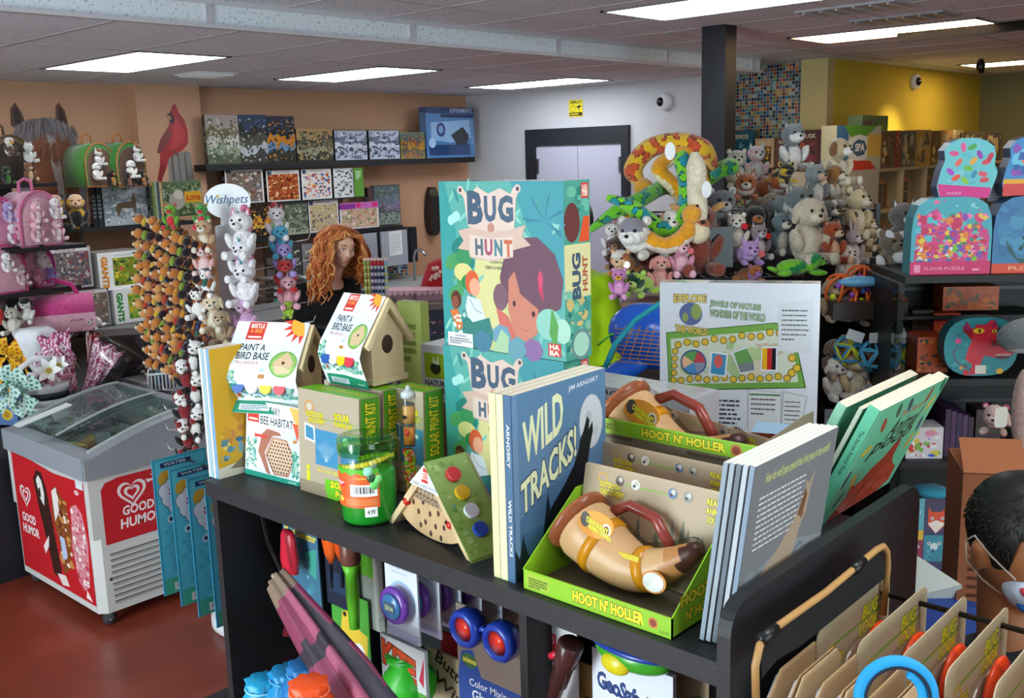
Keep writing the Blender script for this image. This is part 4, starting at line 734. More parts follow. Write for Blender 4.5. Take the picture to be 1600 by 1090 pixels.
def wside(a): a.rect(0,0,1,1, 'd4d6d8'); a.text('EXPLORE', .3,.68,.7,.94, 'd9be62', .05,0, '4a4020', 90); a.ell(.5,.5,.3,.08, '5b7aa8'); a.ell(.5,.48,.15,.04, '8fa05a', 9); a.text('THE WORLD', .3,.08,.7,.38, 'd9be62', .05,0, '4a4020', 90); a.rect(.1,.9,.9,.98, '5f9a5a')
p = onx(1031,441,2.0); carton('board_game_box', 'large white EXPLORE THE WORLD board game box behind the horn trays', 'board game', (p.x, p.y, T),.366,.055, p.z-T, 'dfe0e6', {'F': world, 'R': wside, 'T': lambda a: (a.rect(0,0,1,1, 'd0d0d2'), a.collage(0.02,.1,.98,.9, ['a8b8a4', 'c4b8b0', 'b8b4c4'], 30,4,.05))}, 115.5-180,0,0, 'wrap')
p = onx(1297,740,1.75); q = onx(1296,665,1.75)
carton('tumble_game_box', 'brown box with orange letters and a pale blue lid behind the mint green books', 'box', (1.69,.93, T),.1,.08,.165, '8a4428', {'F': lambda a: (a.rect(0,.0,1,1, '7a3a24'), a.text('TUMBLE', .05,.45,.95,.75, 'e88a3a', .05,0, '3a1a0a'), a.words(.05,.1,.9,.4,3, 'c8b4a0', 3)), 'T': lambda a: a.rect(0,0,1,1, '8fb4cc')}, -70)
# --- grey books leaning on the side panel
def greyback(a):
  a.rect(0,0,1,1, '76777a'); a.poly([(0,0),(1,0),(1,.35),(.5,.45),(0,.3)], '8a8d92'); a.collage(.02,.03,.98,.4, ['808388', '92959a', '6f7276'], 30,3,.16); a.text('How do wolf pups spend their first year in the world?', .14,.86,.92,.93, 'c8cc7a', .01,.2); a.words(.1,.5,.66,.82,10, 'dfe0e2', 8,.28)
  a.poly([(x_*1.02, y_*1.25+.02) for x_, y_ in [(.1,0),(.14,.16),(.26,.26),(.4,.32),(.56,.42),(.64,.52),(.66,.6),(.69,.57),(.76,.63),(.72,.54),(.71,.44),(.66,.38),(.6,.25),(.56,.12),(.52,0)]], 'a8927c'); a.poly([(x_*1.02, y_*1.25+.02) for x_, y_ in [(.18,.0),(.22,.14),(.34,.22),(.44,.2),(.5,0)]], 'c4b29c'); a.poly([(x_*1.02, y_*1.25+.02) for x_, y_ in [(.6,.44),(.66,.56),(.69,.52),(.66,.42)]], '6f4c34'); a.ell(.67,.57,.02,.035, '7a5540', 8)
for i in range(5):
  y = .7285-.0092*i
  o = carton('picture_book', ['thin grey book, nearest the horn tray of the five leaning on the side panel', 'thin grey book, second from the horn tray of the five leaning on the side panel', 'thin grey book in the middle of the five leaning on the side panel', 'thin grey book just behind the one whose back cover shows', 'grey book whose back cover shows white text and a howling tan wolf'][i], 'book', (1.182+.002*i, y-.009, T+.002),.258,.0075,.276, '7d8084', {'F': greyback} if i == 4 else None, 0,7.5,0, group='grey wolf books', top='d8d6cc')
  mb = MB(); mb.box((-.0018,.0003,0),(.0015,.0072,.276), ['8a98a6', '9aa4ae', '5f6a76', 'b4bcc4', '7d8fa4'][i]); mb.build('spine', 'print', o)
def mint(a):
  a.rect(0,0,1,1, '68c49c'); a.rect(0,0,.04,1, '7ed0ac'); rg = random.Random(6)
  a.poly([(.1,.0),(.2,.16),(.3,.2),(.42,.36),(.55,.42),(.66,.56),(.72,.52),(.74,.36),(.8,.28),(.92,.2),(.94,.06),(.8,.0)], 'a8402e'); a.collage(.2,.03,.88,.3, ['b84a34', '94362a', 'c2563e'], 30,4,.08)
  a.text('Animal', .36,.64,.82,.8, '1f3a34', .02,.35); a.text('poop', .2,.5,.8,.64, '1f3a34', .02,.35); a.text('The Short', .42,.81,.74,.87, 'b85a48', .01,.3)
  for x, y, c in ((.2,.82, 'a8503c'),(.5,.9, '2f5a6a'),(.78,.9, 'a8503c'),(.9,.8, 'd8c04a'),(.14,.62, 'd8c04a'),(.92,.6, '2f5a7a'),(.06,.4, '3a5a6a'),(.2,.34, 'd8b04a'),(.9,.45, 'd8b04a'),(.95,.95, '2f7a5a'),(.12,.2, '2f5a4a'),(.34,.9, '3a6a5a')): a.ell(x, y, .065,.035, c, 10, rot=rg.uniform(20,150))
A = onz(1276,825, T); B_ = onx(1376,642, A.x); ang = math.degrees(math.atan2(A.y-B_.y, B_.z-T)); hh_ = math.hypot(A.y-B_.y, B_.z-T)
C1 = V((A.x, B_.y, B_.z)); v = ray(1483,590); kx = (C1.y)/v.y; wdt = abs((CAM+v*kx).x-A.x)
for i in range(3):
  o = carton('picture_book', ['mint green book with an orange-edged cover, farthest from the side panel of the three', 'thin mint green book between the other two leaning over the side panel', 'mint green book with a brown bear on its cover leaning over the side panel'][i], 'book', (A.x-.004*(2-i), A.y+.058-.029*i, T), wdt, [.018,.008,.022][i], hh_*(1.0-.0*i), '5aa080', {'F': mint} if i == 2 else None, 0, ang, 0, group='mint green animal books', top='e6dcc4')
  mb = MB(); mb.box((-.003,.0004,0),(.002, [.018,.008,.022][i]-.0004, hh_), ['8ac4a8', 'c4ccb8', '62c29c'][i])
  if i == 2: Art(mb, (-.003,.0216,0),(0,-1,0),(0,0,1),.021, hh_).text('The Secret Animal Poop', .3,.45,.75,.82, '1f3a34', .01, rot=-90)
  mb.build('spine', 'print', o)
# ================================================================ LEFT WALL: shelves of jigsaw puzzles
def landscape(seed, cols, frame=None, sky=.6):
  def f(a):
    rg = random.Random(seed); a.rect(0,0,1,1, cols[0])
    n = len(cols)
    for i in range(1, n):
      y = sky+.12-(i-1)*(sky+.05)/(n-1); pts = [(0,0)]+[(x/8, min(.98, max(.02, y+rg.uniform(-.1,.1)))) for x in range(9)]+[(1,0)]; a.poly(pts, cols[i])
    a.collage(.03,.03,.97,.94, cols, 230, seed, .045)
    a.ell(.84,.16,.06, None, cols[-1], 12); a.ell(.84,.16,.045, None, cols[0], 12)
    if frame:
      for q in ((0,0,1,.02),(0,.98,1,1),(0,0,.02,1),(.98,0,1,1)): a.rect(*q, frame)
  return f
def coll(seed, pal, frame='e2e0de', n=120, head='d8d4d4', sz=.05):
  def f(a):
    a.rect(0,0,1,1, frame); a.rect(.04,.04,.96,.88, pal[0]); a.collage(.04,.04,.96,.88, pal, n, seed, sz); a.rect(.04,.9,.96,.97, head); a.text('PUZZLE' if seed % 2 else 'JIGSAW', .3,.91,.7,.965, '6a5058', .01); a.rect(.03,.86,.16,.98, '44506a')
  return f
def rowbox(name, label, cat, px, Y, zb, art, col='2a2a2c', d=.045, group=None, left=None, mt='wrap', tilt=0, off=0):
  """a box facing the shop from the left wall; px = left, right, top edge"""
  a = ony(px[0], px[2], Y); b = ony(px[1], px[2], Y)
  return carton(name, label, cat, (a.x, Y, zb), b.x-a.x-.002, d, a.z-zb, col, {'F': art, 'L': left or (lambda q: (q.rect(0,0,1,1, '1c1c20'), q.words(.2,.2,.8,.8,3, '7a7a80', 2)))}, 0, tilt, mt=mt, group=group)
def ledge(label, x0, x1, Y0, Y1, z, th=.03, br=()):
  t = thing('wall_shelf', label, 'shelf', (x0, Y0, z)); part('board', (0,0,-th),(x1-x0, Y1-Y0,0), '17171b', 'black_laminate', t)
  for q in br: part('bracket', (q-.015,.04,-.16),(q+.015, Y1-Y0,-th-.0005), '1d1d22', 'black_laminate', t)
  return t
YW = 7.4; YS = 7.12; zA = ony(500,252, YS).z
xa, xb = ony(320,254, YS).x, ony(741,249, YS).x
ledge('long black wall shelf holding landscape puzzles, uppermost on the salmon wall', xa, min(xb, 7.48), YS-.01, YW-.002, zA, .05)
W = [((319,371,179), 'tall puzzle box with a waterfall in a misty forest, first on the upper shelf', landscape(1, ['a89a94', '6f6a4c', 'c8c8c0', '8a9a84', '5a6450'])),
   ((371,415,179), 'tall dark puzzle box with a stream down a rocky ravine', landscape(2, ['3c4a66', '3a3834', '55564a', 'b8bcc0', '46443c'])),
   ((415,459,181), 'tall dark puzzle box with orange autumn trees and blue water', landscape(3, ['3a3c4a', '2c3034', 'c8802c', '6a8ab0', '3a3a2e'])),
   ((462,519,201), 'wide puzzle box with a cottage by a river at dusk', landscape(4, ['a88a5c', '4a4440', '6a6a50', '9a9a84', '3c3c30'])),
   ((521,573,203), 'blue-grey winter creek puzzle box, left one of the identical two', landscape(5, ['aeb8cc', '6a7488', 'd8dcE6', '46506a', 'c4ccdc'], '30343c')),
   ((575,624,203), 'blue-grey winter creek puzzle box, right one of the identical two', landscape(5, ['aeb8cc', '6a7488', 'd8dcE6', '46506a', 'c4ccdc'], '30343c')),
   ((625,663,207), 'small autumn puzzle box with a yellow-green frame beside the blue experiment set', landscape(7, ['4a5a5a', '8a4a2a', 'b8862c', '4a5a4a', '9a6a2a'], '8a9a3a'))]
for px, lab, art in W: rowbox('puzzle_box', lab, 'puzzle', px, YS+.03, zA, art, group='landscape puzzles on the upper wall shelf')
def blueset(a):
  a.rect(0,0,1,1, '4a7ab0'); a.rect(0,.88,1,1, '2a3c66'); a.text('EXPERIMENTS', .5,.9,.95,.98, 'b8c8e0', .01); a.rect(.3,.8,1,.87, '1f3460'); a.poly([(.1,.7),(.9,.76),(.92,.4),(.5,.3),(.1,.36)], '8ab0d8'); a.ell(.3,.56,.09,.14, '26406a'); a.ell(.3,.56,.05,.08, '6a94c4'); a.poly([(.5,.45),(.75,.62),(.88,.45),(.8,.1),(.55,.12),(.6,.3)], '2a2c34'); a.rect(.05,.05,.9,.26, '22406e'); a.ell(.12,.3,.07,.1, 'a8c8e8')
  for i in range(5): a.ring(.95,.3+i*.1,.02,.006, 'd0dcec', '2a4a80')
rowbox('science_kit_box', 'large blue experiment kit box at the right end of the upper shelf', 'box', (664,740,167), YS+.02, zA, blueset, '2c4c80', .09, left=lambda q: (q.rect(0,0,1,1, '33507e'), q.rect(.1,.5,.9,.9, '5a80b0'), q.rect(.2,.2,.8,.4, 'a8c0dc')))
zB = ony(450,314, YS).z; ledge('thin black wall ledge behind the badge and cookie puzzles', ony(330,314, YS).x, ony(570,312, YS).x, YS, YW-.002, zB, .012)
Bx = [((350,410,262), 'grey puzzle box covered in small badges, left end of the middle row', coll(8, ['7a6a60', 'b8b0a8', '9a4a40', '3a3a40', 'd8ccb8', '6a7a8a'])),((415,467,267), 'white-framed puzzle box full of orange-red cookies', coll(9, ['a8502c', 'd8863c', '8a2a20', 'e8c08a', '5a2a1c'], 'e8e6e2', 160)),
   ((470,517,265), 'white-framed puzzle box with red, blue and orange cartoon animals', coll(10, ['e8e2dc', 'c85a3a', '5a7ac0', 'e8a050', '4a4a6a', 'd87a8a'], 'eae8e4', 150))]
for px, lab, art in Bx: rowbox('puzzle_box', lab, 'puzzle', px, YS+.03, zB, art, group='busy puzzles in the middle row')
def fishes(a):
  a.rect(0,0,1,1, 'dfe4e2'); rg = random.Random(2)
  for i in range(46): x, y = rg.uniform(.08,.92), rg.uniform(.06,.94); a.ell(x, y, .075,.022, rg.choice(['2a2c2c', '3a4a40', '4a5a5a']),9, rot=rg.uniform(-50,60)); a.k -= .06
rowbox('puzzle_box', 'white puzzle box patterned with dark fish and a green side', 'puzzle', (520,552,263), YS+.03, zB, fishes)
rowbox('puzzle_box', 'plain bright green puzzle box end beside the fish pattern', 'puzzle', (552,567,262), YS+.02, zB, lambda a: (a.rect(0,0,1,1, '5a9a2a'), a.words(.2,.6,.8,.9,4, 'd8ecc0', 3)), '4a8a22')
zC = ony(520,361, YS).z; ledge('black wall shelf behind the red-haired person', ony(372,371, YS).x, ony(628,355, YS).x, YS-.01, YW-.002, zC, .035)
C_ = [((372,424,318), 'dark puzzle box with an orange pumpkin, half behind the oval sign', landscape(11, ['3a2a24', '241c1c', 'c8862c', 'e0b04a', '1c1a1c'])),((425,480,318), 'grey-green puzzle box with an elephant in the jungle', landscape(12, ['6a7464', '4a5448', '8a8f80', '5a6a4c', 'b0b09a'])),((481,528,314), 'white puzzle box of pets behind the red hair', coll(13, ['c8b48a', 'a8a898', '8a6a5a', '5a6a7a', 'e2dccc'], 'dcdce4')),
   ((530,591,318), 'puzzle box with a purple and pink banner over crowded dogs', lambda a: (coll(14, ['c8a88a', 'e8d8c0', 'b87a6a', '8a9a6a', 'd8b0b8'])(a), a.rect(0,.76,1,1, 'c86ab8'), a.rect(0,.76,.4,.96, '8a2a9a'), a.rect(.42,.8,.54,.97, 'd82a7a'), a.rect(.84,.8,.98,.97, 'd82a7a'), a.text('LADY', .6,.86,.75,.92, '8a2a6a', .02)))]
for px, lab, art in C_: rowbox('puzzle_box', lab, 'puzzle', px, YS+.03, zC, art, group='puzzles on the lower wall shelf')
rowbox('puzzle_box', 'tall dark green and lilac puzzle box standing at the right end of the lower shelf', 'puzzle', (583,624,290), YS+.12, zC, landscape(15, ['4a5a54', '5a6a74', '7a6a8a', '3a4a3c', '8a9a8a'], '26302c'))
rowbox('puzzle_box', 'brown-edged puzzle box seen edge-on left of the tall dark green one', 'puzzle', (574,583,293), YS+.1, zC, lambda a: a.rect(0,0,1,1, '4a2a22'), '5a342a')
# shelf behind the carriers and deer puzzle
YL = 7.02; zD = ony(200,351, YL).z; t = ledge('black wall shelf with the deer puzzle and bee plush', ony(60,352, YL).x, ony(300,346, YL).x, YL-.02, YW-.002, zD, .03,(1.05,))
rowbox('puzzle_box', 'snowy puzzle box with deer under frosted trees', 'puzzle', (158,231,290), YL, zD, lambda a: (landscape(21, ['b8c0c8', '8a949c', 'd0d6da', '7a8a90', 'aab4ba'])(a), a.poly([(.25,.4),(.3,.55),(.6,.58),(.66,.8),(.72,.6),(.7,.45),(.68,.2),(.64,.4),(.4,.42),(.3,.2)], '6a5a48'), a.line([(.66,.78),(.6,.92)], .004, '4a3c30'), a.line([(.68,.78),(.76,.92)], .004, '4a3c30')), d=.06, group='puzzles by the deer')
rowbox('puzzle_box', 'dark puzzle boxes stood edge-on left of the deer puzzle', 'puzzle', (141,148,292), YL, zD, lambda a: (a.rect(0,0,1,1, '2a2e34'), a.words(.1,.2,.9,.8,6, '6a7078', 3)), group='edge-on puzzles left of the deer')
rowbox('puzzle_box', 'dark puzzle boxes stood edge-on left of the deer puzzle', 'puzzle', (149,157,292), YL, zD, lambda a: (a.rect(0,0,1,1, '31363c'), a.words(.1,.2,.9,.8,6, '787e86', 5)), group='edge-on puzzles left of the deer')
zS = ony(280,338, YL-.06).z
def sloth(a): landscape(22, ['5a6a50', '8a8f84', '4a5a3a', '7a8a5a', '3a4a30'])(a); a.ell(.35,.45,.2,.25, '9a948a', 14); a.ell(.4,.62,.12,.14, 'b8b0a4', 14); a.rect(.55,.38,.98,.7, 'c8942a'); a.text('SLOTHS', .58,.44,.96,.58, 'a82a1c', .04)
rowbox('puzzle_box', 'green sloth puzzle box with a yellow and red title, beside the oval sign', 'puzzle', (252,314,284), YL-.06, zS, sloth, d=.06)
for i in range(5): rowbox('puzzle_box', 'puzzle box stood edge-on in the tall stack left of the sloth puzzle', 'puzzle', (232+4*i, 236+4*i, 285), YL-.06, ony(240,385, YL-.06).z, lambda a, i=i: (a.rect(0,0,1,1, ['2f3a2c', '6a7a3a', '8a9a86', '3a4a5a', 'b8a06a'][i]), a.collage(0,.05,1,.95, ['5a6a3a', 'c8a040', '3a3a30', '8a9a70'], 16, i, .4)), mt='print', group='edge-on puzzles left of the sloth')
# pegs under: box rows over the counter
zG = ony(200,505,6.6).z
ledge('dark shelf carrying the GIANTS puzzles', ony(60,512,6.55).x, ony(262,500,6.55).x, 6.5, YW-.002, zG-.002,.03)
def giants(col, pal, dark):
  def f(a): a.rect(0,0,1,1, 'e4e4e2'); a.text('GIANTS', .06,.06,.2,.9, col, .06, rot=-90); a.rect(.3,.1,.97,.84, pal[0]); a.collage(.3,.1,.97,.84, pal, 70,3,.06); a.rect(.34,.88,.9,.93, 'c8c8c8')
  return f
rowbox('puzzle_box', 'white GIANTS puzzle box with green lettering, lower of the two', 'puzzle', (176,249,453),6.62, zG, giants('2f8a3a', ['8aa83a', 'd8b020', '4a8a3a', 'e07a2a', '2a6a5a'], 0), 'e0e0de', .25, mt='wrap', left=lambda q: q.rect(0,0,1,1, 'cfcfcf'))
zG2 = ony(200,452,6.62).z
rowbox('puzzle_box', 'white GIANTS puzzle box with orange lettering, upper of the two', 'puzzle', (151,228,396),6.66, zG2+.002, giants('d8862a', ['7a8a2a', 'd8c040', '2a4a3a', 'c85a4a', '8ab04a'], 0), 'e0e0de', .25, mt='wrap', left=lambda q: q.rect(0,0,1,1, 'cfcfcf'))
rowbox('puzzle_box', 'grey-framed puzzle box crammed with bottle caps beside the upper GIANTS box', 'puzzle', (62,141,390),6.7, ony(100,452,6.7).z, coll(31, ['6a6068', 'a89a98', '8a4a48', '4a4a58', 'c8bcb0', '8a7a6a'], 'b8b4b8', 200), mt='wrap', d=.3)
rowbox('puzzle_box', 'grey-framed puzzle box under the bottle cap puzzle, left of the lower GIANTS box', 'puzzle', (100,170,457),6.66, zG, coll(32, ['7a6a60', 'a89a88', '8a5a48', '5a5a58', 'b8ac90'], 'a8a4a8', 100), mt='wrap', d=.3)
rowbox('puzzle_box', 'pale blue puzzle box edge beside the upper GIANTS box', 'puzzle', (230,250,392),6.7, zG2+.002, lambda a: (a.rect(0,0,1,1, '8ab4c4'), a.rect(.1,.78,.9,.97, '2a4a6a'), a.collage(.05,.05,.95,.7, ['d8a06a', '8ab8c8', 'c8d0c8'], 16,3,.2)), mt='wrap')
for i in range(6):
  rowbox('puzzle_box', 'white-edged flat puzzle boxes stacked behind the spinner rack', 'puzzle', (255+4*(i % 2),318,470-14*i),6.62, ony(255,484-14*i, 6.62).z, lambda a, i=i: (a.rect(0,0,1,1, ['c8ccc8', 'b8bcc8', '9aa8a0', 'c8b8a8', 'a0acb8', 'd0d0cc'][i]), a.words(.1,.3,.9,.7,1, '5a6a5a', i)), 'b4b8b6', .25, group='flat puzzle stack behind the spinner')
# lower shelves behind the woman
zE = ony(440,482,6.6).z; ledge('dark counter shelf behind the person in black', ony(395,487,6.6).x, ony(600,470,6.6).x, 6.5, YW-.002, zE, .04)
for i in range(5):
  rowbox('puzzle_box', 'flat puzzle box in the low stack left of the person in black', 'puzzle', (428,482,477-10*i),6.6, zE+.001+.052*i, lambda a, i=i: (a.rect(0,0,1,1, ['b03a3a', '3a8a6a', 'c8ccc8', 'a8acb0', 'd0d4d4'][i]), a.words(.1,.3,.9,.7,1, 'e8e8e8' if i < 2 else '5a5a5a', i)), 'a8acb0', .25, group='flat puzzle stack left of the person')
zF = ony(450,420,6.9).z
for i, (x0, x1, c) in enumerate(((432,452, '6a6a4a'),(453,470, '3a3a3e'),(471,488, '7a7a80'),(560,575, '8a8a8a'))):
  rowbox('boxed_game', ['olive boxed game under the lower wall shelf', 'black boxed game under the lower wall shelf', 'grey boxed game under the lower wall shelf', 'pale boxed game right of the red hair'][i], 'box', (x0, x1,382),6.9, zE, lambda a, c=c: (a.rect(0,0,1,1, c), a.collage(.05,.05,.95,.95, ['9a9a8a', '4a4a48', 'b8b8a8', '6a5a4a'], 40,3,.2)), c, .2)
# grey cabinet doors with a paper notice, black strips
def cab(label, px, Y, col, name='wall_cabinet', cat='cabinet', note=False):
  a = ony(px[0], px[1], Y); b = ony(px[2], px[3], Y); t = thing(name, label, cat, (a.x, Y, b.z)); w_ = b.x-a.x; h_ = a.z-b.z
  part('door', (.004,-.015,.0),(w_-.004,0, h_), col, 'satin', t); part('cabinet_body', (0,.0005,0),(w_, YW-Y-.01, h_), '4a4a4e', 'plastic', t)
  if note: mb = MB(); mb.box((w_*.3,-.017, h_*.3),(w_*.78,-.0155, h_*.98), 'dfe2e4'); Art(mb, (w_*.3,-.017, h_*.3),(1,0,0),(0,0,1), w_*.48, h_*.68).words(.1,.1,.9,.9,9, '8a9096', 3,.3); mb.build('paper_notice', 'paper', t)
cab('grey wall cabinet with a white paper notice taped on', (593,362,637,412),7.1, 'a0a3ae', note=True)
cab('narrow grey metal locker door right of the red hair', (565,365,590,412),7.1, '9a9ca6', 'metal_locker', 'locker')
cab('narrow black and white panel beside the grey cabinet', (638,355,652,408),7.1, '15151a', 'wall_panel', 'panel')
# mosaic splashback, sink counter, tap
a = ony(600,440,7.0); b = ony(676,406,7.0); mb = MB(); mb.box((a.x, 7.36, a.z-.1),(b.x, 7.399, b.z), 'fff'); struct('trim_8', mb, 'mosaic')
for v in M['mosaic'].node_tree.nodes: pass
zK = ony(640,447,6.7).z; t = thing('sink_counter', 'grey steel sink counter under the mosaic splashback', 'counter', (ony(590,450,6.7).x, 6.68,0)); wx = 1.0
part('worktop', (0,0, zK-.04),(wx, .67, zK), 'a0a6a4', 'satin', t); part('cabinet_body', (.02,.04,0),(wx-.02,.66, zK-.041), '3a3a40', 'black_laminate', t)
mb = MB(); p = ony(652,440,6.95); x = p.x-t.location.x; mb.tube([(x, .3, zK),(x, .3, zK+.22),(x, .27, zK+.28),(x, .2, zK+.29),(x, .14, zK+.24)], .012, 'b8bcc0', 10); mb.build('tap', 'metal', t)
# checkout counter with pens, gift boxes and a red bag on it
def sign2(a): a.rect(0,0,1,1, '28304a'); a.collage(.02,.02,.98,.98, ['1f2840', '3a4468', '6a3a4a', '4a5a8a', '8a7a5a', '2a3a2a', 'b87a8a'], 260,5,.03)
c0 = atd(556,478,5.15); zt5 = c0.z; t = thing('checkout_counter', 'checkout counter with a dark front full of tiny trinkets, left of the jungle games', 'counter', (c0.x, c0.y, 0),-47); wc = .62
part('worktop', (-.01,-.01, zt5-.03),(wc, .42, zt5), '7a6a62', 'black_laminate', t); mb = MB(); mb.box((0,0,0),(wc-.01,.41, zt5-.031), '20263c'); sign2(Art(mb, (0,0, zt5-.45),(1,0,0),(0,0,1), wc-.01,.41)); mb.build('trinket_front', 'print', t)
mb = MB(); mb.box((0,0,0),(.17,.05,.018), '6a6a62'); pr = atd(568,478,5.3); tag(mb.build('pen_rack', 'black_laminate', loc=(pr.x, pr.y, zt5+.001), rot=(0,0, R(-47))), 'dark stand holding the novelty pens', 'rack')
for i in range(7):
  p = atd(573+5.4*i, 465,5.35); tp = atd(573+5.4*i, 402,5.35); c = ['8a9a4a', '9aa050', '3a4470', '2a3460', '2e3866', '26305a', '8ab4c8'][i]
  t = thing('novelty_pen', ['olive patterned pen at the left end of the pen rack', 'olive patterned pen second from the left in the pen rack', 'navy pen with a red topper, first of four', 'navy pen with a red topper, second of four', 'navy pen with a red topper, third of four', 'navy pen with a red topper, last of four', 'pale blue pen at the right end of the pen rack'][i], 'pen', (p.x, p.y, zt5+.02), group='novelty pens in the rack')
  hh_ = tp.z-zt5-.02; mb = MB()
  for q in range(9): mb.lathe([(.0075, hh_*.09*q),(.0075, hh_*.09*(q+1))], c if q % 2 else ('c8c8d8' if 2 <= i <= 5 else 'c8d080'),10)
  mb.build('barrel', 'plastic', t); mb = MB(); mb.ell((0,0, hh_*.87),(.011,.011,.018), 'b8283a' if 2 <= i <= 5 else c); mb.ell((0,-.002, hh_*.97),.009, 'e8d0c8'); mb.build('topper', 'plastic', t)
# pink scalloped boxes left of the jungle game
for i, (px_, pz, d_) in enumerate((((612,470)),0,0),) if 0 else (): pass
def pinkbox(label, px, d_, w_, dp, h_, yaw): 
  p = atd(px[0], px[1], d_); p.z = zt5+.001; t = thing('gift_box', label, 'box', p, yaw, 'pink scalloped gift boxes'); part('tray_body', (0,0,0),(w_, dp, h_*.7), 'b88a98', 'card', t)
  mb = MB(); mb.box((-.006,-.006, h_*.7),(w_+.006, dp+.006, h_), 'd8a4b4')
  for i in range(int(w_/.03)): mb.ell((i*.03+.012,-.007, h_*.7),(.012,.003,.012), 'e0b4c0', nu=8, nv=5)
  mb.build('lid', 'card', t)
pinkbox('flat pink scalloped box on the counter, left of the pair', (606,476),5.3,.2,.16,.05,-40)
pinkbox('flat pink scalloped box on the counter, against the jungle game', (652,474),5.25,.2,.16,.055,-40)
# red conical lantern thing and pens
p = atd(688,462,5.5); p.z = zt5+.001; mb = MB(); mb.lathe([(.0,0),(.08,.01),(.105,.05),(.06,.17),(.02,.19),(0,.195)], lambda c: 'b8202c', 24, wob=lambda t_, z: 1+.04*math.sin(8*t_)); q_ = thing('red_bag', 'red gathered gift bag at the left edge of the upper jungle game', 'bag', (p.x, p.y, p.z)); mb.build('bag_body', 'fabric', q_)
mb = MB(); rg = random.Random(4)
for i in range(16): mb.ell((-.08+rg.uniform(-.03,.02),-.04+rg.uniform(-.04,.02),.12+rg.uniform(-.03,.04)),.011, 'e8c8b8', nu=7, nv=5)
mb.build('bead_trim', 'plastic', q_)
# guitar-like dark hanging bag on the wall left of the jungle game
p = ony(681,330,7.3); mb = MB(); P = [(p.x+.07*math.cos(R(q))*(1-.25*math.sin(R(q))), p.z+.24*math.sin(R(q))) for q in range(0,360,20)]; mb.prism(P, 7.3,7.395, '24201e', 'y'); mb.ell((p.x-.02,7.3, p.z+.18),(.06,.02,.05), '4a4430'); tag(mb.build('hanging_mask', 'satin'), 'tall dark carved mask hung on the wall left of the jungle game', 'mask')
# ================================================================ COUNTER, left
YC = 5.75; a = ony(150,568, YC); zc = ony(200,537, YC).z
t = thing('service_counter', 'long dark grey counter along the left wall', 'counter', (2.5, YC, 0)); wx = 2.6
part('worktop', (0,0, zc-.05),(wx, .75, zc), '6a6a6c', 'black_laminate', t); part('front_panel', (.02,.05,0),(wx-.02,.74, zc-.051), '47444a', 'black_laminate', t)
def note(a): a.rect(0,0,1,1, 'c9c434'); a.words(.15,.15,.85,.85,5, '8a8a2a', 3,.35)
for lab, px, c in (('yellow sticky note on the dark counter front', (201,585,218,567), 'c9c434'),('pale blue sticky note behind the pink pinwheel bag', (176,587,192,566), '7ab4d0')):
  p = ony(px[0], px[1], YC+.045); q = ony(px[2], px[3], YC+.045); mb = MB(); mb.box((p.x, YC+.047, p.z),(q.x, YC+.0495, q.z), c); Art(mb, (p.x, YC+.047, p.z),(1,0,0),(0,0,1), q.x-p.x, q.z-p.z).words(.15,.2,.85,.8,4, '8a8a2a' if c[0] == 'c' else '5a94b0', 3,.35); tag(mb.build('sticky_note', 'paper'), lab, 'note')
mb = MB(); p = ony(215,515, YC+.3); mb.rbox((0,0,0),(.45,.32,.012), '3f6a3c', .005); tag(mb.build('cutting_mat', 'rubber', loc=(p.x-.1, YC+.12, zc+.001)), 'green mat on the counter below the GIANTS puzzles', 'mat')
mb = MB(); mb.box((0,0,0),(.5,.05,.015), 'b8202a'); tag(mb.build('red_strip', 'plastic', loc=(p.x+.02, YC+.03, zc+.001)), 'red strip lying along the counter edge', 'strip')
# low grey step table with candy jar and basket
p = onz(212,596,.78); t = thing('side_table', 'low grey ribbed table beside the freezer with a candy jar on it', 'table', (p.x, p.y-.3,0)); zt_ = .78
part('tabletop', (0,-.2, zt_-.03),(.95,.45, zt_), '8e8e8e', 'satin', t)
for i in range(4): part('edge_rib', (.005,-.2-.0, zt_-.06-.022*i),(.93,.44, zt_-.045-.022*i), '6a6a6c', 'satin', t)
part('table_body', (.03,-.17,0),(.9,.42, zt_-.1265), '333338', 'black_laminate', t)
p = onz(245,590, zt_); t = thing('candy_jar', 'clear round candy jar full of wrapped sweets', 'jar', (p.x, p.y, zt_+.001)); 
mb = MB(); mb.lathe([(.05,0),(.085,.03),(.09,.08),(.07,.125),(.062,.13)], 'ffffff', 26); mb.build('jar_wall', 'blister', t)
mb = MB(); rg = random.Random(6)
for i in range(90): q = rg.uniform(0,6.28); r_ = rg.uniform(0,.065); mb.ell((r_*math.cos(q), r_*math.sin(q), rg.uniform(.015,.085)),(.014,.01,.009), rg.choice(['e8e4de', 'c85a30', '5a3a2c', 'd8d0c8', 'f0ece6', '8a6a5a']),(0,0, rg.uniform(0,180)),7,5)
tag(mb.build('sweets', 'gloss', t), None, None, kind='stuff')
mb = MB(); mb.lathe([(.07,.0),(.076,.006),(.07,.012)], 'c8ccd0', 26, Matrix.Translation((-.0,.05,.19)) @ Matrix.Rotation(R(62),4, 'X')); mb.build('open_lid', 'blister', t)
p = onz(272,604, zt_); t = thing('wire_basket', 'white slatted basket of small packets beside the candy jar', 'basket', (p.x, p.y, zt_+.001),-30)
mb = MB(); w_, d_, h_ = .24,.13,.085
for i in range(15): x = -w_/2+w_*i/14; mb.box((x-.004,-d_/2,0),(x+.004,-d_/2+.004, h_), 'dcdcdf'); mb.box((x-.004, d_/2-.004,0),(x+.004, d_/2, h_), 'dcdcdf')
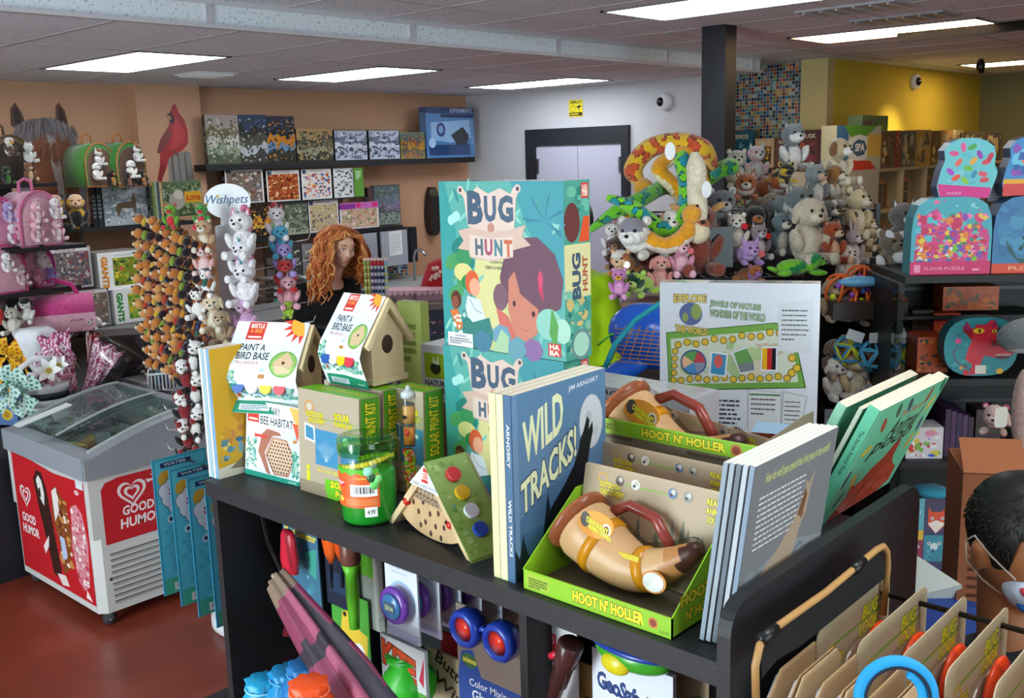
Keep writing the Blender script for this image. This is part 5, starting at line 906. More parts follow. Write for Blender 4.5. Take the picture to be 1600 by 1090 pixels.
for i in range(9): y = -d_/2+d_*i/8; mb.box((-w_/2, y-.004,0),(-w_/2+.004, y+.004, h_), 'dcdcdf'); mb.box((w_/2-.004, y-.004,0),(w_/2, y+.004, h_), 'dcdcdf')
mb.build('slatted_wall', 'plastic', t); part('bottom', (-w_/2,-d_/2,0),(w_/2, d_/2,.004), 'd8d8dc', 'plastic', t)
mb = MB(); mb.tube([(-w_/2,-d_/2, h_),(w_/2,-d_/2, h_),(w_/2, d_/2, h_),(-w_/2, d_/2, h_)], .006, 'e4e4e6', 8, closed=True); mb.build('rim', 'plastic', t)
mb = MB()
for i in range(20): mb.box((-.1+.01*i, -.04,.01),(-.092+.01*i, .04,.095+.02*rg.random()), rg.choice(['3a8a9a', '2a3a44', 'd8d8d0', '6a4a8a', 'c8a040', '3a3a3a']))
tag(mb.build('packets', 'print', t), None, None, kind='stuff')
# ================================================================ FREEZER
fx, fy = 1.726,3.932; fw, fl = .79,.56                       # end width along y, length along x
t = thing('ice_cream_freezer', 'white and red GOOD HUMOR chest freezer with a curved sliding glass top on casters', 'freezer', (fx, fy, 0),0)
mb = MB(); z0 = .065; z1 = .665
P = [(.0,.03),(.03,0),(fl, 0),(fl, fw),(.03, fw),(0, fw-.03)]
mb.prism(P, z0,.395, 'd2d2d0')
for a_, b_ in (((0,0,.395),(.045, fw, z1)),((fl-.045,0,.395),(fl, fw, z1)),((.045,0,.395),(fl-.045,.045, z1)),((.045, fw-.045,.395),(fl-.045, fw, z1))): mb.box(a_, b_, 'd2d2d0')
for i in range(9): z = .1+i*.026; mb.box((.06,-.004, z),(fl-.03,0, z+.008), 'a8a8a6'); mb.box((.06,-.0045, z+.008),(fl-.03,-.0, z+.011), '55555a')
mb.ell((.055,-.001,.21),(.008,.003,.008), '2a2a2c', nu=8, nv=6); mb.build('cabinet', 'gloss', t)
def heart(a, cx, cy, s, c1, c2):
  k = a.w/a.h
  def hp(s_): return [(cx+s_*(16*math.sin(q)**3)/17, cy+s_*k*(13*math.cos(q)-5*math.cos(2*q)-2*math.cos(3*q)-math.cos(4*q))/17) for q in [2*math.pi*i/28 for i in range(28)]]
  for f, c in ((1, c1),(.78, c2),(.56, c1),(.34, c2)): a.poly(hp(s*f), c)
mb = MB(); a = Art(mb, (-.001, fw-.04, z0+.03),(0,-1,0),(0,0,1), fw-.08, z1-z0-.05)      # end panel facing the street side
a.poly([(0,0),(1,0),(1,.98),(.6,.96),(.3,.99),(0,1)], 'c41f28'); heart(a, .15,.66,.085, 'e8d8dc', 'c41f28'); a.text('GOOD', .06,.42,.26,.5, 'f0e8ea', .03,.1); a.text('HUMOR', .05,.32,.29,.4, 'f0e8ea', .03,.1)
a.poly([(.3,.84),(.36,.93),(.43,.92),(.48,.8),(.53,.4),(.57,.14),(.53,.07),(.45,.08),(.41,.3),(.34,.6)], '3a1f1a'); a.poly([(.34,.84),(.38,.89),(.42,.85),(.44,.74),(.42,.64),(.37,.7)], 'e8e4e0'); a.poly([(.36,.77),(.39,.79),(.39,.7),(.36,.71)], '3a1f1a')
a.poly([(.56,.82),(.62,.86),(.67,.8),(.74,.72),(.77,.5),(.7,.2),(.6,.12),(.58,.4),(.52,.6)], '8a4a24'); a.collage(.56,.2,.76,.8, ['a8642c', '6a3418', 'c88a4a', 'e8dccf'], 60,3,.035); a.poly([(.55,.8),(.62,.85),(.63,.66),(.56,.55)], 'ece4e0'); a.poly([(.6,.45),(.66,.44),(.68,.3),(.61,.24)], 'b8c8e8')
a.poly([(.8,.74),(.87,.78),(.94,.72),(.98,.5),(.94,.14),(.87,.08),(.8,.14),(.76,.4)], 'd88a96'); a.collage(.78,.12,.96,.74, ['f0d0d4', 'c84a5a', 'e8a0aa', 'f8e8e8'], 90,5,.024); a.ell(.9,.88,.03,.02, 'e8b8c0'); a.poly([(.42,.3),(.36,.22),(.34,.28),(.44,.4)], 'f0e0e0'); a.poly([(.5,.1),(.56,.02),(.66,.04),(.62,.12)], 'e8d8d4'); a.poly([(.9,.1),(.96,.02),(.88,.03)], 'f4e4e4')
a.rect(.9,.92,.99,.985, 'dce0e6'); mb.build('end_decal', 'print', t)
mb = MB(); a = Art(mb, (.05,-.001,.36),(1,0,0),(0,0,1), fl-.07,.275); a.poly([(0,0),(.55,.0),(.7,.08),(1,.1),(1,1),(.15,1),(.04,.96),(0,.86)], 'c41f28'); heart(a, .27,.72,.14, 'f0e0e2', 'c41f28')
a.text('GOOD', .17,.38,.46,.53, 'f4ecee', .03,.1); a.text('HUMOR', .14,.18,.53,.34, 'f4ecee', .03,.1); a.poly([(.4,.86),(.5,.84),(.42,.8)], 'f0e0e2'); a.poly([(.44,.93),(.52,.86),(.5,.84)], 'f0e0e2'); mb.build('side_decal', 'print', t)
# grey plastic lid surround, curved in x
def lidz(x): u = max(0, min(1, x/fl)); return .735+.115*math.sin(u*math.pi*.52)
def arc(y0, y1, dz0, dz1, col, name, mt, xs=None, n=14, inset=(0,0)):
  mb = MB(); x0, x1 = xs or (-.012, fl+.01)
  for i in range(n):
    xa_, xb_ = x0+(x1-x0)*i/n, x0+(x1-x0)*(i+1)/n; za, zb_ = lidz(xa_), lidz(xb_)
    vs = [V(p) for p in ((xa_, y0,(z1-.01) if dz0 is None else za+dz0),(xb_, y0,(z1-.01) if dz0 is None else zb_+dz0),(xb_, y1,(z1-.01) if dz0 is None else zb_+dz0),(xa_, y1,(z1-.01) if dz0 is None else za+dz0),(xa_, y0, za+dz1),(xb_, y0, zb_+dz1),(xb_, y1, zb_+dz1),(xa_, y1, za+dz1))]
    fs = [(0,3,2,1),(4,5,6,7),(0,1,5,4),(2,3,7,6)]+([(3,0,4,7)] if i == 0 else [])+([(1,2,6,5)] if i == n-1 else [])
    mb.add(vs, fs, col)
  return mb.build(name, mt, t)
arc(-.014,.055, None, .0, '8f939b', 'side_rail', 'plastic'); arc(fw-.05, fw+.012, None, .0, '8f939b', 'side_rail', 'plastic')
part('front_rail', (-.016,.0, z1-.012),(.07, fw, lidz(.02)+.004), '949aa4', 'plastic', t); part('rear_rail', (fl-.03,.0, z1-.01),(fl+.012, fw, lidz(fl)+.004), '868a92', 'plastic', t)
arc(.056, fw*.52,-.002,.003, 'fff', 'glass_lid', 'glass', (.06, fl-.05)); arc(fw*.47, fw-.05,.012,.017, 'fff', 'glass_lid', 'glass', (.05, fl-.045))
arc(fw*.505, fw*.53,.003,.012, '6f757a', 'lid_frame', 'satin', (.05, fl-.04)); arc(fw*.455, fw*.475,.017,.022, 'a8b0b0', 'lid_frame', 'satin', (.05, fl-.04)); arc(.05,.066,.0,.008, 'b4bab8', 'lid_frame', 'satin', (.04, fl-.03)); arc(fw-.06, fw-.04,.012,.022, 'a4aaa8', 'lid_frame', 'satin', (.03, fl-.03))
part('lid_handle', (.1, fw*.55, lidz(.2)+.019),(.34, fw*.62, lidz(.2)+.024), 'dfe2e4', 'plastic', t).rotation_euler = (0, R(-12),0)
part('inner_floor', (.06,.06,.4),(fl-.06, fw-.06,.405), 'b8bcbc', 'plastic', t)
mb = MB()
for y in [.08+.045*i for i in range(15)]: mb.tube([(.08, y, .62),(.08, y, .45),(fl-.07, y, .45),(fl-.07, y, .68)], .0022, 'd8dcd8', 5)
for x in (.08,.3, fl-.07): mb.tube([(x, .07,.62),(x, fw-.07,.62)], .003, 'e0e4e0', 5)
for y in (.07, fw*.5, fw-.07): mb.tube([(.08, y, .63),(fl-.07, y, .63)], .003, 'e0e4e0', 5)
mb.build('wire_basket', 'plastic', t)
rg = random.Random(12)
for i in range(58):
  x, y = rg.uniform(.12, fl-.12), rg.uniform(.1, fw-.1); c = rg.choice(['d8a0a8', 'e8c8c8', 'c87a5a', 'd8dcd8', 'e8d890', '8a5a4a', 'b8c8d0', 'd06a7a', '9ab08a']) if y < .55 else rg.choice(['e8d070', 'd8c060', 'b8d0c8', 'd8a0b0'])
  mb = MB(); mb.rbox((-.035,-.011,0),(.035,.011,.11), c, .012); mb.box((-.02,-.0115,.03),(.02,-.011,.08), 'f0ece8')
  tag(mb.build('ice_cream_bar', 'gloss', loc=(fx+x, fy+y, .57+rg.uniform(0,.09)), rot=(R(rg.uniform(60,100)), R(rg.uniform(-20,20)), R(rg.uniform(0,360)))), 'wrapped ice cream bar lying in the freezer basket', 'ice cream', 'ice cream bars in the freezer')
for x, y in ((.05,.04),(.05, fw-.05),(fl-.06,.04),(fl-.06, fw-.05)):
  c = MB(); c.lathe([(.028,-.012),(.03,-.008),(.03,.008),(.028,.012)], '3a3a3e', 18, Matrix.Translation((x, y, .0302)) @ Matrix.Rotation(R(90),4, 'X')); c.lathe([(.012,-.0125),(.012,.0125)], '9a9aa0', 12, Matrix.Translation((x, y, .0302)) @ Matrix.Rotation(R(90),4, 'X')); c.box((x-.02, y-.016,.03),(x+.006, y+.016,.064), '5a5a60'); c.build('caster', 'rubber', t)
# ================================================================ SOFT TOYS
def plush(name, label, loc, yaw=0, s=.2, c='8a8a90', belly=None, muz=None, earc=None, ears='round', pose='sit', fuzz=.04, group=None, tilt=0, roll=0, tagc=None, simple=False, stripe=None, limb=None, seed=0, cat='soft toy', patch=None):
  belly = belly or c; muz = muz or belly; earc = earc or c; limb = limb or c; col = c
  if stripe: col = (lambda q: stripe if math.sin(q.z*46/s*.2+q.y*30/s*.2+math.sin(q.x*60)) > .45 else c)
  k = s; mb = MB(); E = lambda p, r, cc, rot=None, nu=14, nv=9: mb.ell(V(p)*k, V(r)*k, cc, rot, nu, nv, fuzz, seed+len(mb.v))
  if pose == 'sit':
    E((0,0,.3),(.24,.2,.3), col, None, 16,11); E((0,-.07,.3),(.18,.16,.24), belly); hd = V((0,-.06,.74)); E(hd, (.235,.215,.205), col, None, 18,12); mz = V((0,-.25,.68)); E(mz, (.115,.11,.085), muz)
    for q in (-1,1): E((q*.24,-.12,.36),(.075,.11,.18), limb, (0, q*22,0)); E((q*.17,-.26,.09),(.095,.2,.09), limb, (0,0, q*14)); E((q*.2,-.43,.1),(.085,.05,.09), belly)
  else:
    E((0,.2,.21),(.22,.42,.2), col, None, 18,11); hd = V((0,-.3,.37)); E(hd, (.22,.21,.19), col, None, 18,12); mz = V((0,-.49,.31)); E(mz, (.11,.11,.08), muz); E((0,-.2,.24),(.18,.2,.16), belly)
    for q in (-1,1): E((q*.17,-.38,.07),(.075,.22,.07), limb, (0,0, q*10)); E((q*.22,.45,.08),(.08,.2,.08), limb, (0,0,-q*16))
    E((0,.68,.16),(.06,.2,.06), col, (20,0,20))
  if patch: E(hd+V((0,-.03,.06)),(.19,.2,.16), patch); E(hd+V((0,-.14,-.04)),(.17,.1,.12), muz)
  t = thing(name, label, cat, loc, yaw, group, tilt, roll); mb.build('body', 'plush', t)
  if simple: return t
  for q in (-1,1):
    m2 = MB()
    if ears == 'round': m2.ell((hd+V((q*.18,.03,.17)))*k, V((.07,.035,.07))*k, earc, (0,0, q*20),10,7); m2.ell((hd+V((q*.175,.0,.17)))*k, V((.042,.02,.042))*k, belly, None, 9,6)
    elif ears == 'point':
      a = hd+V((q*.14,.02,.12)); m2.add([V(p)*k for p in (a+V((-.07,-.03,0)), a+V((.07,-.03,0)), a+V((.0,.05,0)), a+V((q*.03,0,.19)))], [(0,1,3),(1,2,3),(2,0,3),(0,2,1)], earc); m2.add([V(p)*k for p in (a+V((-.035,-.034,.01)), a+V((.035,-.034,.01)), a+V((q*.025,-.012,.13)))], [(0,1,2)], belly)
    elif ears == 'flop': m2.ell((hd+V((q*.22,-.02,.0)))*k, V((.05,.09,.15))*k, earc, (0,-q*14,0),10,8)
    elif ears == 'bunny': m2.ell((hd+V((q*.09,.04,.32)))*k, V((.055,.03,.19))*k, earc, (0, q*12,0),10,8)
    elif ears == 'horn': m2.ell((hd+V((q*.26,.02,.14)))*k, V((.13,.045,.05))*k, earc, (0,-q*28,0),10,7)
    m2.build('ear', 'plush', t)
    m2 = MB(); m2.ell((hd+V((q*.085,-.195,.045)))*k, .028*k, '120e0e', None, 10,7); m2.build('eye', 'gloss', t)
  m2 = MB(); m2.ell((mz+V((0,-.1,.035)))*k, V((.035,.025,.026))*k, '1a1414', None, 10,7); m2.build('nose', 'gloss', t)
  if tagc: m2 = MB(); m2.prism([(.08*k*math.cos(R(q)),.08*k*math.sin(R(q))) for q in range(0,360,20)], -.003,.003, tagc, 'y', Matrix.Translation((hd+V((.2,-.16,-.1)))*k)); m2.build('hang_tag', 'gloss', t)
  return t
def P3(x, y, d): return atd(x, y, d)
# ---------------------------------------------------------------- plush carriers, far left
CZ = []
def carrier(name, label, px, d, w_, h_, dp, c, front, trim, yaw=-55, group='plush house carriers', handle=True, arch=.5, tilt=0):
  kk = 1.22 if d < 4.6 else 1.4; d *= kk; w_ *= kk; h_ *= kk; dp *= kk; yaw = 14
  p = atd(px[0], px[1], d); CZ.append(p); t = thing(name, label, 'toy carrier', p, yaw, group, tilt); n_ = 14; P = [(-w_/2,0),(w_/2,0)]+[(w_/2*math.cos(R(q)), h_*(1-arch)+h_*arch*math.sin(R(q))) for q in range(0,181,15)]
  mb = MB(); mb.prism(P, 0, dp, c, 'y', smooth=True); mb.build('soft_shell', 'plush', t)
  mb = MB(); s_ = .86; mb.prism([(x*s_, .008+z*s_) for x, z in P], -.006,0, front, 'y'); mb.build('front_panel', 'plush', t)
  mb = MB(); mb.tube([(x, -.003, z) for x, z in P], .006, trim, 6, closed=True); mb.build('piping', 'fabric', t)
  if handle: mb = MB(); mb.tube([(-.04, dp*.5, h_-.005),(-.035, dp*.5, h_+.05),(0, dp*.5, h_+.065),(.035, dp*.5, h_+.05),(.04, dp*.5, h_-.005)], .008, trim, 7); mb.build('handle', 'fabric', t)
  def mini(x, z, s_, nm, lab, **kw):
    a = R(yaw); x *= kk; z = max(z, 0)*kk; s_ *= kk; q = V(p)+V((math.cos(a)*x+math.sin(a)*(.035), math.sin(a)*x-math.cos(a)*(.035), z)); plush(nm, lab, q, yaw, s_, **kw)
  return mini
G5 = 'mini soft toys in the carriers'
m_ = carrier('owl_house_carrier', 'brown and tan arched carrier with owls and small animals, top left', (24,287),4.45,.2,.21,.17, '8a7048', '3a2c24', '5a4430')
m_(-.03,.12,.085, 'plush_eagle', 'white-headed mini eagle looking out of the brown carrier', c='e8e4dc', belly='6a5040', muz='e8a82a', limb='5a4032', ears=None, group=G5); m_(.06,.09,.09, 'plush_wolf', 'white mini wolf on the right of the brown carrier', c='e4e2e0', ears='point', group=G5); m_(.05,.01,.085, 'plush_squirrel', 'brown mini squirrel at the lower right of the brown carrier', c='8a5a3a', belly='d8b890', group=G5); m_(-.06,.0,.08, 'plush_turtle', 'green and black mini turtle at the lower left of the brown carrier', c='2a2a24', belly='4a8a3a', group=G5, ears='round')
m_ = carrier('barn_carrier', 'green-roofed barn carrier with farm animals, left one of the pair', (160,291),5.0,.18,.21,.16, '4a8a3a', '6a4a34', 'b0703a')
m_(-.03,.1,.085, 'plush_horse', 'brown and white mini horse at the top of the left barn', c='e0dcd8', patch='8a5236', muz='e8e4e0', ears='point', group=G5); m_(-.05,.03,.09, 'plush_lamb', 'white mini lamb hanging out of the left barn', c='ece8e4', ears='flop', group=G5); m_(.04,-.01,.085, 'plush_cow', 'black and tan mini cow at the bottom of the left barn', c='2a2422', belly='c8823a', muz='d89a5a', group=G5)
m_ = carrier('barn_carrier', 'green-roofed barn carrier with farm animals, right one of the pair', (208,291),5.1,.18,.22,.16, '3f8034', '5a3c2c', 'b0703a')
m_(.02,.12,.085, 'plush_horse', 'brown and white mini horse at the top of the right barn', c='e4e0dc', patch='7a4630', ears='point', group=G5); m_(-.03,.04,.095, 'plush_lamb', 'white mini lamb hanging out of the right barn', c='f0ece8', ears='flop', group=G5); m_(.04,-.01,.085, 'plush_cow', 'black mini cow at the bottom of the right barn', c='241f1e', belly='b8743a', group=G5); m_(-.05,-.01,.08, 'plush_cow', 'dark mini calf at the lower left of the right barn', c='2a2422', belly='8a5a3a', group=G5)
for px, d, lab in (((90,352),5.2, 'bee-costumed plush doll in yellow and black, left of the two'),((122,352),5.2, 'bee-costumed plush doll in a yellow hood, right of the two')):
  plush('plush_bee', lab, (lambda q: V((q.x, q.y, zD+.001)))(atd(px[0], px[1], 6.95)),-25,.25, c='d8a81c', belly='1c1a18', muz='e0b090', limb='1c1a18', patch='e4b898', ears='round', earc='1c1a18', group='bee plush dolls', stripe='1c1a18')
PK = 'e08aac'
m_ = carrier('castle_carrier', 'pale pink arched castle carrier with white and pink animals, upper one', (68,384),4.3,.2,.23,.15, 'e0a0b8', 'eebccc', 'd06a98')
for x, z, c, nm, lab in ((-.04,.1, 'eeb4c4', 'plush_pig', 'pink mini pig at the upper left of the pale pink castle'),(.05,.11, 'f4eef0', 'plush_unicorn', 'white mini unicorn at the upper right of the pale pink castle'),(-.05,.02, 'ecaec0', 'plush_cat', 'pale pink mini cat at the lower left of the pale pink castle'),(.05,.02, 'f0c0d0', 'plush_dog', 'pink mini dog at the lower right of the pale pink castle')): m_(x, z, .095, nm, lab, c=c, belly='f4dce4', ears='point' if 'uni' in nm else 'round', earc='d84a8a', group=G5)
m_ = carrier('castle_carrier', 'bright pink arched carrier with lilac animals, cut by the left edge, upper one', (-2,386),4.2,.2,.21,.15, 'd86a9c', 'e89abc', 'c84a88')
m_(.04,.1,.09, 'plush_pony', 'lilac mini pony at the left edge of the photo', c='b8a0d8', belly='e0d0f0', ears='point', group=G5); m_(.05,.01,.09, 'plush_pony', 'white and pink mini pony at the left edge of the photo', c='ece4ec', belly='e07aa8', ears='point', group=G5)
m_ = carrier('castle_carrier', 'pink round carrier with white cats, cut by the left edge, lower one', (12,458),4.2,.19,.2,.14, 'e07aa4', 'ecb0c4', 'c84a80')
m_(-.01,.09,.085, 'plush_cat', 'white mini cat in the lower left pink carrier', c='f0e8ea', ears='point', group=G5); m_(.05,.03,.085, 'plush_cat', 'grey-pink mini cat in the lower left pink carrier', c='d8b8c0', ears='point', group=G5)
m_ = carrier('castle_carrier', 'small magenta arched backpack with unicorn and lilac toys', (62,450),4.45,.17,.19,.13, 'c85a98', 'e8a8c4', 'b83a88')
m_(.0,.09,.09, 'plush_unicorn', 'white mini unicorn in the small magenta backpack', c='f2eef2', ears='point', group=G5); m_(-.03,.02,.075, 'plush_pig', 'pink mini pig in the small magenta backpack', c='e8a0b8', group=G5); m_(.04,.02,.075, 'plush_bear', 'lilac mini bear in the small magenta backpack', c='9a8ad0', group=G5)
p = atd(36,520,5.4); CZ.append(p); t = thing('puppy_carrier', 'long hot pink plush carrier with paw prints and puppies', 'toy carrier', p, -22); t.scale = (1.2,)*3
mb = MB(); mb.prism([(y, z) for y, z in [(-.1,0),(.1,0),(.1,.09)]+[(.1*math.cos(R(q)),.09+.07*math.sin(R(q))) for q in range(15,166,15)]+[(-.1,.09)]], 0,.3, 'd84a90', 'x', smooth=True); mb.build('soft_shell', 'plush', t)
part('lower_band', (.0,-.108,0),(.3,-.1,.08), 'ecb4c8', 'plush', t); mb = MB(); mb.tube([(.06,0,.155),(.07,0,.21),(.15,0,.225),(.22,0,.2),(.24,0,.155)], .011, 'c83a80', 8); mb.build('handle', 'fabric', t)
mb = MB()
for x in (.2,.23): 
  for i in range(3): mb.ell((x+.008*i, -.109,.05+.004*(i % 2)),(.003,.001,.004), '6a2a4a', nu=7, nv=5)
mb.build('paw_print', 'print', t)
plush('plush_puppy', 'black and white puppy at the left end of the long pink carrier', atd(44,505,5.25),-40,.14, c='ece8e4', patch='2a2626', ears='flop', earc='2a2626')
plush('plush_puppy', 'brown puppy lying on the dark box right of the pink carrier', atd(122,522,5.5),-60,.15, c='5a3a28', belly='e8e0d8', ears='flop', pose='lie'); plush('plush_puppy', 'white puppy on the dark box right of the pink carrier', atd(147,514,5.5),-40,.15, c='e8e4e0', ears='flop', pose='lie')
plush('plush_cat', 'pale grey kitten plush behind the yellow pinwheels', atd(24,522,5.2),-50,.15, c='c8beb4', belly='e8e0d8', ears='point'); plush('plush_bear', 'red-bowed dark plush at the far left edge', atd(5,505,5.3),-50,.16, c='4a3a38', belly='c8302a')
p = atd(108,528,5.4); mb = MB(); mb.box((0,0,-p.z),(.42,.24,-.002), '2a1f1e'); tag(mb.build('display_crate', 'black_laminate', loc=p, rot=(0,0, R(-35))), 'dark wooden display crate under the brown and white puppies', 'crate')
t = thing('display_rack', 'black display rack holding the pink carriers, cut by the left edge', 'rack', (1.0,5.3,0))
part('back_panel', (-.3,.62,0),(1.36,.65,1.98), '19191c', 'black_laminate', t)
for p in CZ:
  if p.y < 5.9: part('board', (p.x-1.0-.2, p.y-5.3-.06, p.z-.022),(p.x-1.0+.2,.619, p.z-.001), '1b1b1f', 'black_laminate', t)
# ---------------------------------------------------------------- pinwheels, gift basket, bags
def dots(base, dc, pitch, r):
  def f(u, v):
    i = math.floor(v/pitch); uu = u+(.5*pitch if i % 2 else 0); du = (uu/pitch) % 1-.5; dv = (v/pitch) % 1-.5; return dc if du*du+dv*dv < r*r else base
  return f
def waves(base, lc, pitch):
  def f(u, v):
    i = math.floor(v/(pitch*.5)); uu = u+(.5*pitch if i % 2 else 0); du = ((uu/pitch) % 1-.5); dv = ((v/(pitch*.5)) % 1); r_ = math.hypot(du, dv*.5+.05); return lc if int(r_*14) % 2 else base
  return f
def sheet(mb, fn, n1, n2, colf, W, Hh):
  vs = [fn(i/n1, j/n2) for j in range(n2+1) for i in range(n1+1)]
  o = len(mb.v); mb.v += [tuple(v) for v in vs]
  for j in range(n2):
    for i in range(n1): a = j*(n1+1)+i; mb.f.append((o+a, o+a+1, o+a+n1+2, o+a+n1+1)); mb.c.append(L(colf((i+.5)/n1*W, (j+.5)/n2*Hh))); mb.sm.append(True); mb.mi.append(0)
def pinwheel(label, px, d, s, colf, back, stick=True, yaw=-45, tilt=0, group=None, roll=0):
  tl = 'teal' in label; d *= 1.1 if tl else 1.19; s *= .84 if tl else 1.12
  t = thing('pinwheel', label, 'pinwheel', atd(px[0], px[1], d), yaw, group, tilt, roll); n = 22
  for q in range(4):
    mb = MB(); a0 = R(90*q)
    def fn(u, v):
      r_ = s*(.12+.9*u); th = a0+R(8+66*v)*(1-.15*u); lift = -s*.42*math.sin(v*math.pi*.55)*(1-abs(u-.45)*1.1); return V((r_*math.cos(th), lift, r_*math.sin(th)))
    sheet(mb, fn, n, n, colf, s, s*1.1); mb.build('blade', 'print', t)
  mb = MB(); mb.ell((0,-.02,0), s*.09, back); mb.build('hub', 'plastic', t)
  if stick: mb = MB(); mb.tube([(0,.004,0),(0,.01,-s*1.25)], .0025, 'e8e0d8', 6); mb.build('stick', 'plastic', t)
Yd = dots('e8b81c', 'c85a1c', .028,.3); Td = dots('bcd8d0', '3f7f72', .026,.3); Pd = dots('e0d0dc', 'b05a90', .03,.3); Ms = waves('ecd4e0', 'a83a6c', .03)
for i, (x, y, s) in enumerate(((14,556,.085),(40,574,.095),(8,592,.08),(50,556,.07),(90,540,.085),(108,550,.07))):
  pinwheel(['yellow pinwheel with orange dots at the left edge', 'yellow pinwheel with orange dots, lowest of the left clump', 'yellow pinwheel with orange dots just above the teal ones', 'yellow pinwheel with orange dots touching the white tissue', 'yellow pinwheel with orange dots right of the white tissue', 'yellow pinwheel with orange dots next to the magenta bag'][i], (x, y),4.3+.02*i, s, Yd, 'e8c84a', group='yellow dotted pinwheels', yaw=-50-9*i, tilt=-12+6*i)
for i, (x, y, s) in enumerate(((16,598,.1),(36,612,.105),(16,622,.09),(42,637,.06))):
  pinwheel(['pale teal pinwheel with green dots at the far left', 'large pale teal pinwheel with green dots left of the striped bucket', 'pale teal pinwheel with green dots low at the far left', 'small pale teal pinwheel with green dots against the striped bucket'][i], (x, y),4.2+.02*i, s, Td, '3f9a6a', group='teal dotted pinwheels', yaw=-60+12*i, tilt=-20+8*i)
for i, (x, y, s) in enumerate(((74,577,.085),(92,566,.075))): pinwheel(['white pinwheel with purple dots above the bucket handle', 'white pinwheel with purple dots beside the magenta bag'][i], (x, y),4.25, s, Pd, 'd8a84a', group='purple dotted pinwheels', yaw=-40, tilt=-18)
def sack(label, px, d, w_, h_, colf, tilt=0, roll=0, yaw=-45, name='paper_gift_bag'):
  d *= 1.13; w_ *= 1.1; h_ *= 1.05
  t = thing(name, label, 'gift bag', atd(px[0], px[1], d), yaw, None, tilt, roll)
  for side in (-1,1):
    mb = MB(); sheet(mb, lambda u, v: V(((u-.5)*w_*(.35+.75*v), side*.045*math.sin(math.pi*u)*(1.1-.5*v)+.008*math.sin(u*19+v*7), h_*v+.012*math.sin(u*14)*v)),26,30, colf, w_, h_); mb.build('paper_wrap', 'print', t)
  return t
sack('tall magenta and white scallop-patterned paper bag', (112,608),4.4,.14,.27, Ms, roll=-12); sack('magenta and white scallop-patterned paper bag leaning right', (136,612),4.45,.13,.25, Ms, roll=30)
sack('red and white striped paper bag behind the magenta ones', (142,566),4.6,.06,.14, lambda u, v: 'c8323c' if int(u/.012) % 2 else 'ece4e4', roll=10); sack('red polka dot paper bag behind the magenta ones', (152,568),4.65,.12,.1, dots('b82830', 'f0e0e0', .02,.3), roll=22)
t = thing('cellophane_wrap', 'clear cellophane cone around the leaning magenta bag', 'wrapping', atd(132,628,4.98),-45, None, 0,36)
mb = MB(); mb.lathe([(.01,0),(.06,.1),(.11,.24),(.15,.34)], 'ffffff', 16, wob=lambda t_, z: 1+.14*math.sin(t_*5)*z*3, sy=.5); mb.build('film', 'blister', t)
t = thing('tissue_bundle', 'white tissue paper bundle between the two clumps of yellow pinwheels', 'tissue paper', atd(62,585,5.15),-45); mb = MB(); mb.lathe([(.02,0),(.05,.07),(.085,.17),(.1,.22),(.07,.24)], 'e2e4ea', 18, wob=lambda t_, z: 1+.16*math.sin(t_*6+z*9)); mb.build('crumpled_sheet', 'paper', t)
p = onz(76,655,.66); t = thing('striped_bucket', 'white round bucket with navy stripes filled with flowers', 'bucket', (1.99,4.88,.62)); d_ = .115; t.scale = (1,1,1.32)
mb = MB()
for i in range(8): za, zb_ = .025*i, .025*(i+1); mb.lathe([(d_*(.86+.09*za/.2), za),(d_*(.86+.09*zb_/.2), zb_)], 'dedfe4' if i % 3 else '1e2233', 36)
mb.build('bucket_wall', 'plastic', t); mb = MB(); mb.lathe([(0,.0),(d_*.85,.0),(d_*.85,.002)], 'c8c8cc', 30); mb.lathe([(0,.17),(d_*.9,.172)], 'b8a8a8', 30); mb.build('stuffing', 'paper', t)
mb = MB(); mb.tube([(-d_*.95,0,.19),(-d_*.9,0,.27),(-.05,-.03,.3),(.04,-.05,.29)], .012, 'e4e4e8', 8, flat=.3); mb.build('handle', 'fabric', t)
mb = MB(); rg = random.Random(9)
for i in range(46): q = rg.uniform(0,6.28); r_ = rg.uniform(0,.12); mb.ell((r_*math.cos(q), r_*math.sin(q),.19+rg.uniform(0,.03)),(.028,.008,.012), rg.choice(['c8889a', 'd8c8cc', '8a4a5a', 'b8a0a8', 'e0d8dc', '6a7a6a']),(rg.uniform(0,60),0, rg.uniform(0,360)),7,5)
tag(mb.build('dried_petals', 'paper', t), None, None, kind='stuff')
def lily(label, px, d, s):
  d *= 1.15
  t = thing('lily_flower', label, 'flower', atd(px[0], px[1], d),-45, 'white lilies in the striped bucket', -30)
  for i in range(6):
    mb = MB(); a = R(60*i); sheet(mb, lambda u, v: V((math.cos(a)*s*v-math.sin(a)*(u-.5)*s*.5*math.sin(math.pi*min(1, v+.1)),-s*.35*math.sin(v*2), math.sin(a)*s*v+math.cos(a)*(u-.5)*s*.5*math.sin(math.pi*min(1, v+.1)))),4,8, lambda u, v: 'eceaea' if v > s*.3 else 'e8e4b0', s, s); mb.build('petal', 'paper', t)
  mb = MB()
  for i in range(5): mb.ell((s*.12*math.cos(i*1.26),-s*.2, s*.12*math.sin(i*1.26)),(s*.05, s*.12, s*.05), 'd8b020', nu=7, nv=5)
  mb.build('stamen', 'paper', t)
lily('white lily at the centre of the striped bucket', (78,580),4.15,.075); lily('white lily at the upper right of the striped bucket', (93,572),4.18,.06); lily('white lily at the left rim of the striped bucket', (42,598),4.15,.055)
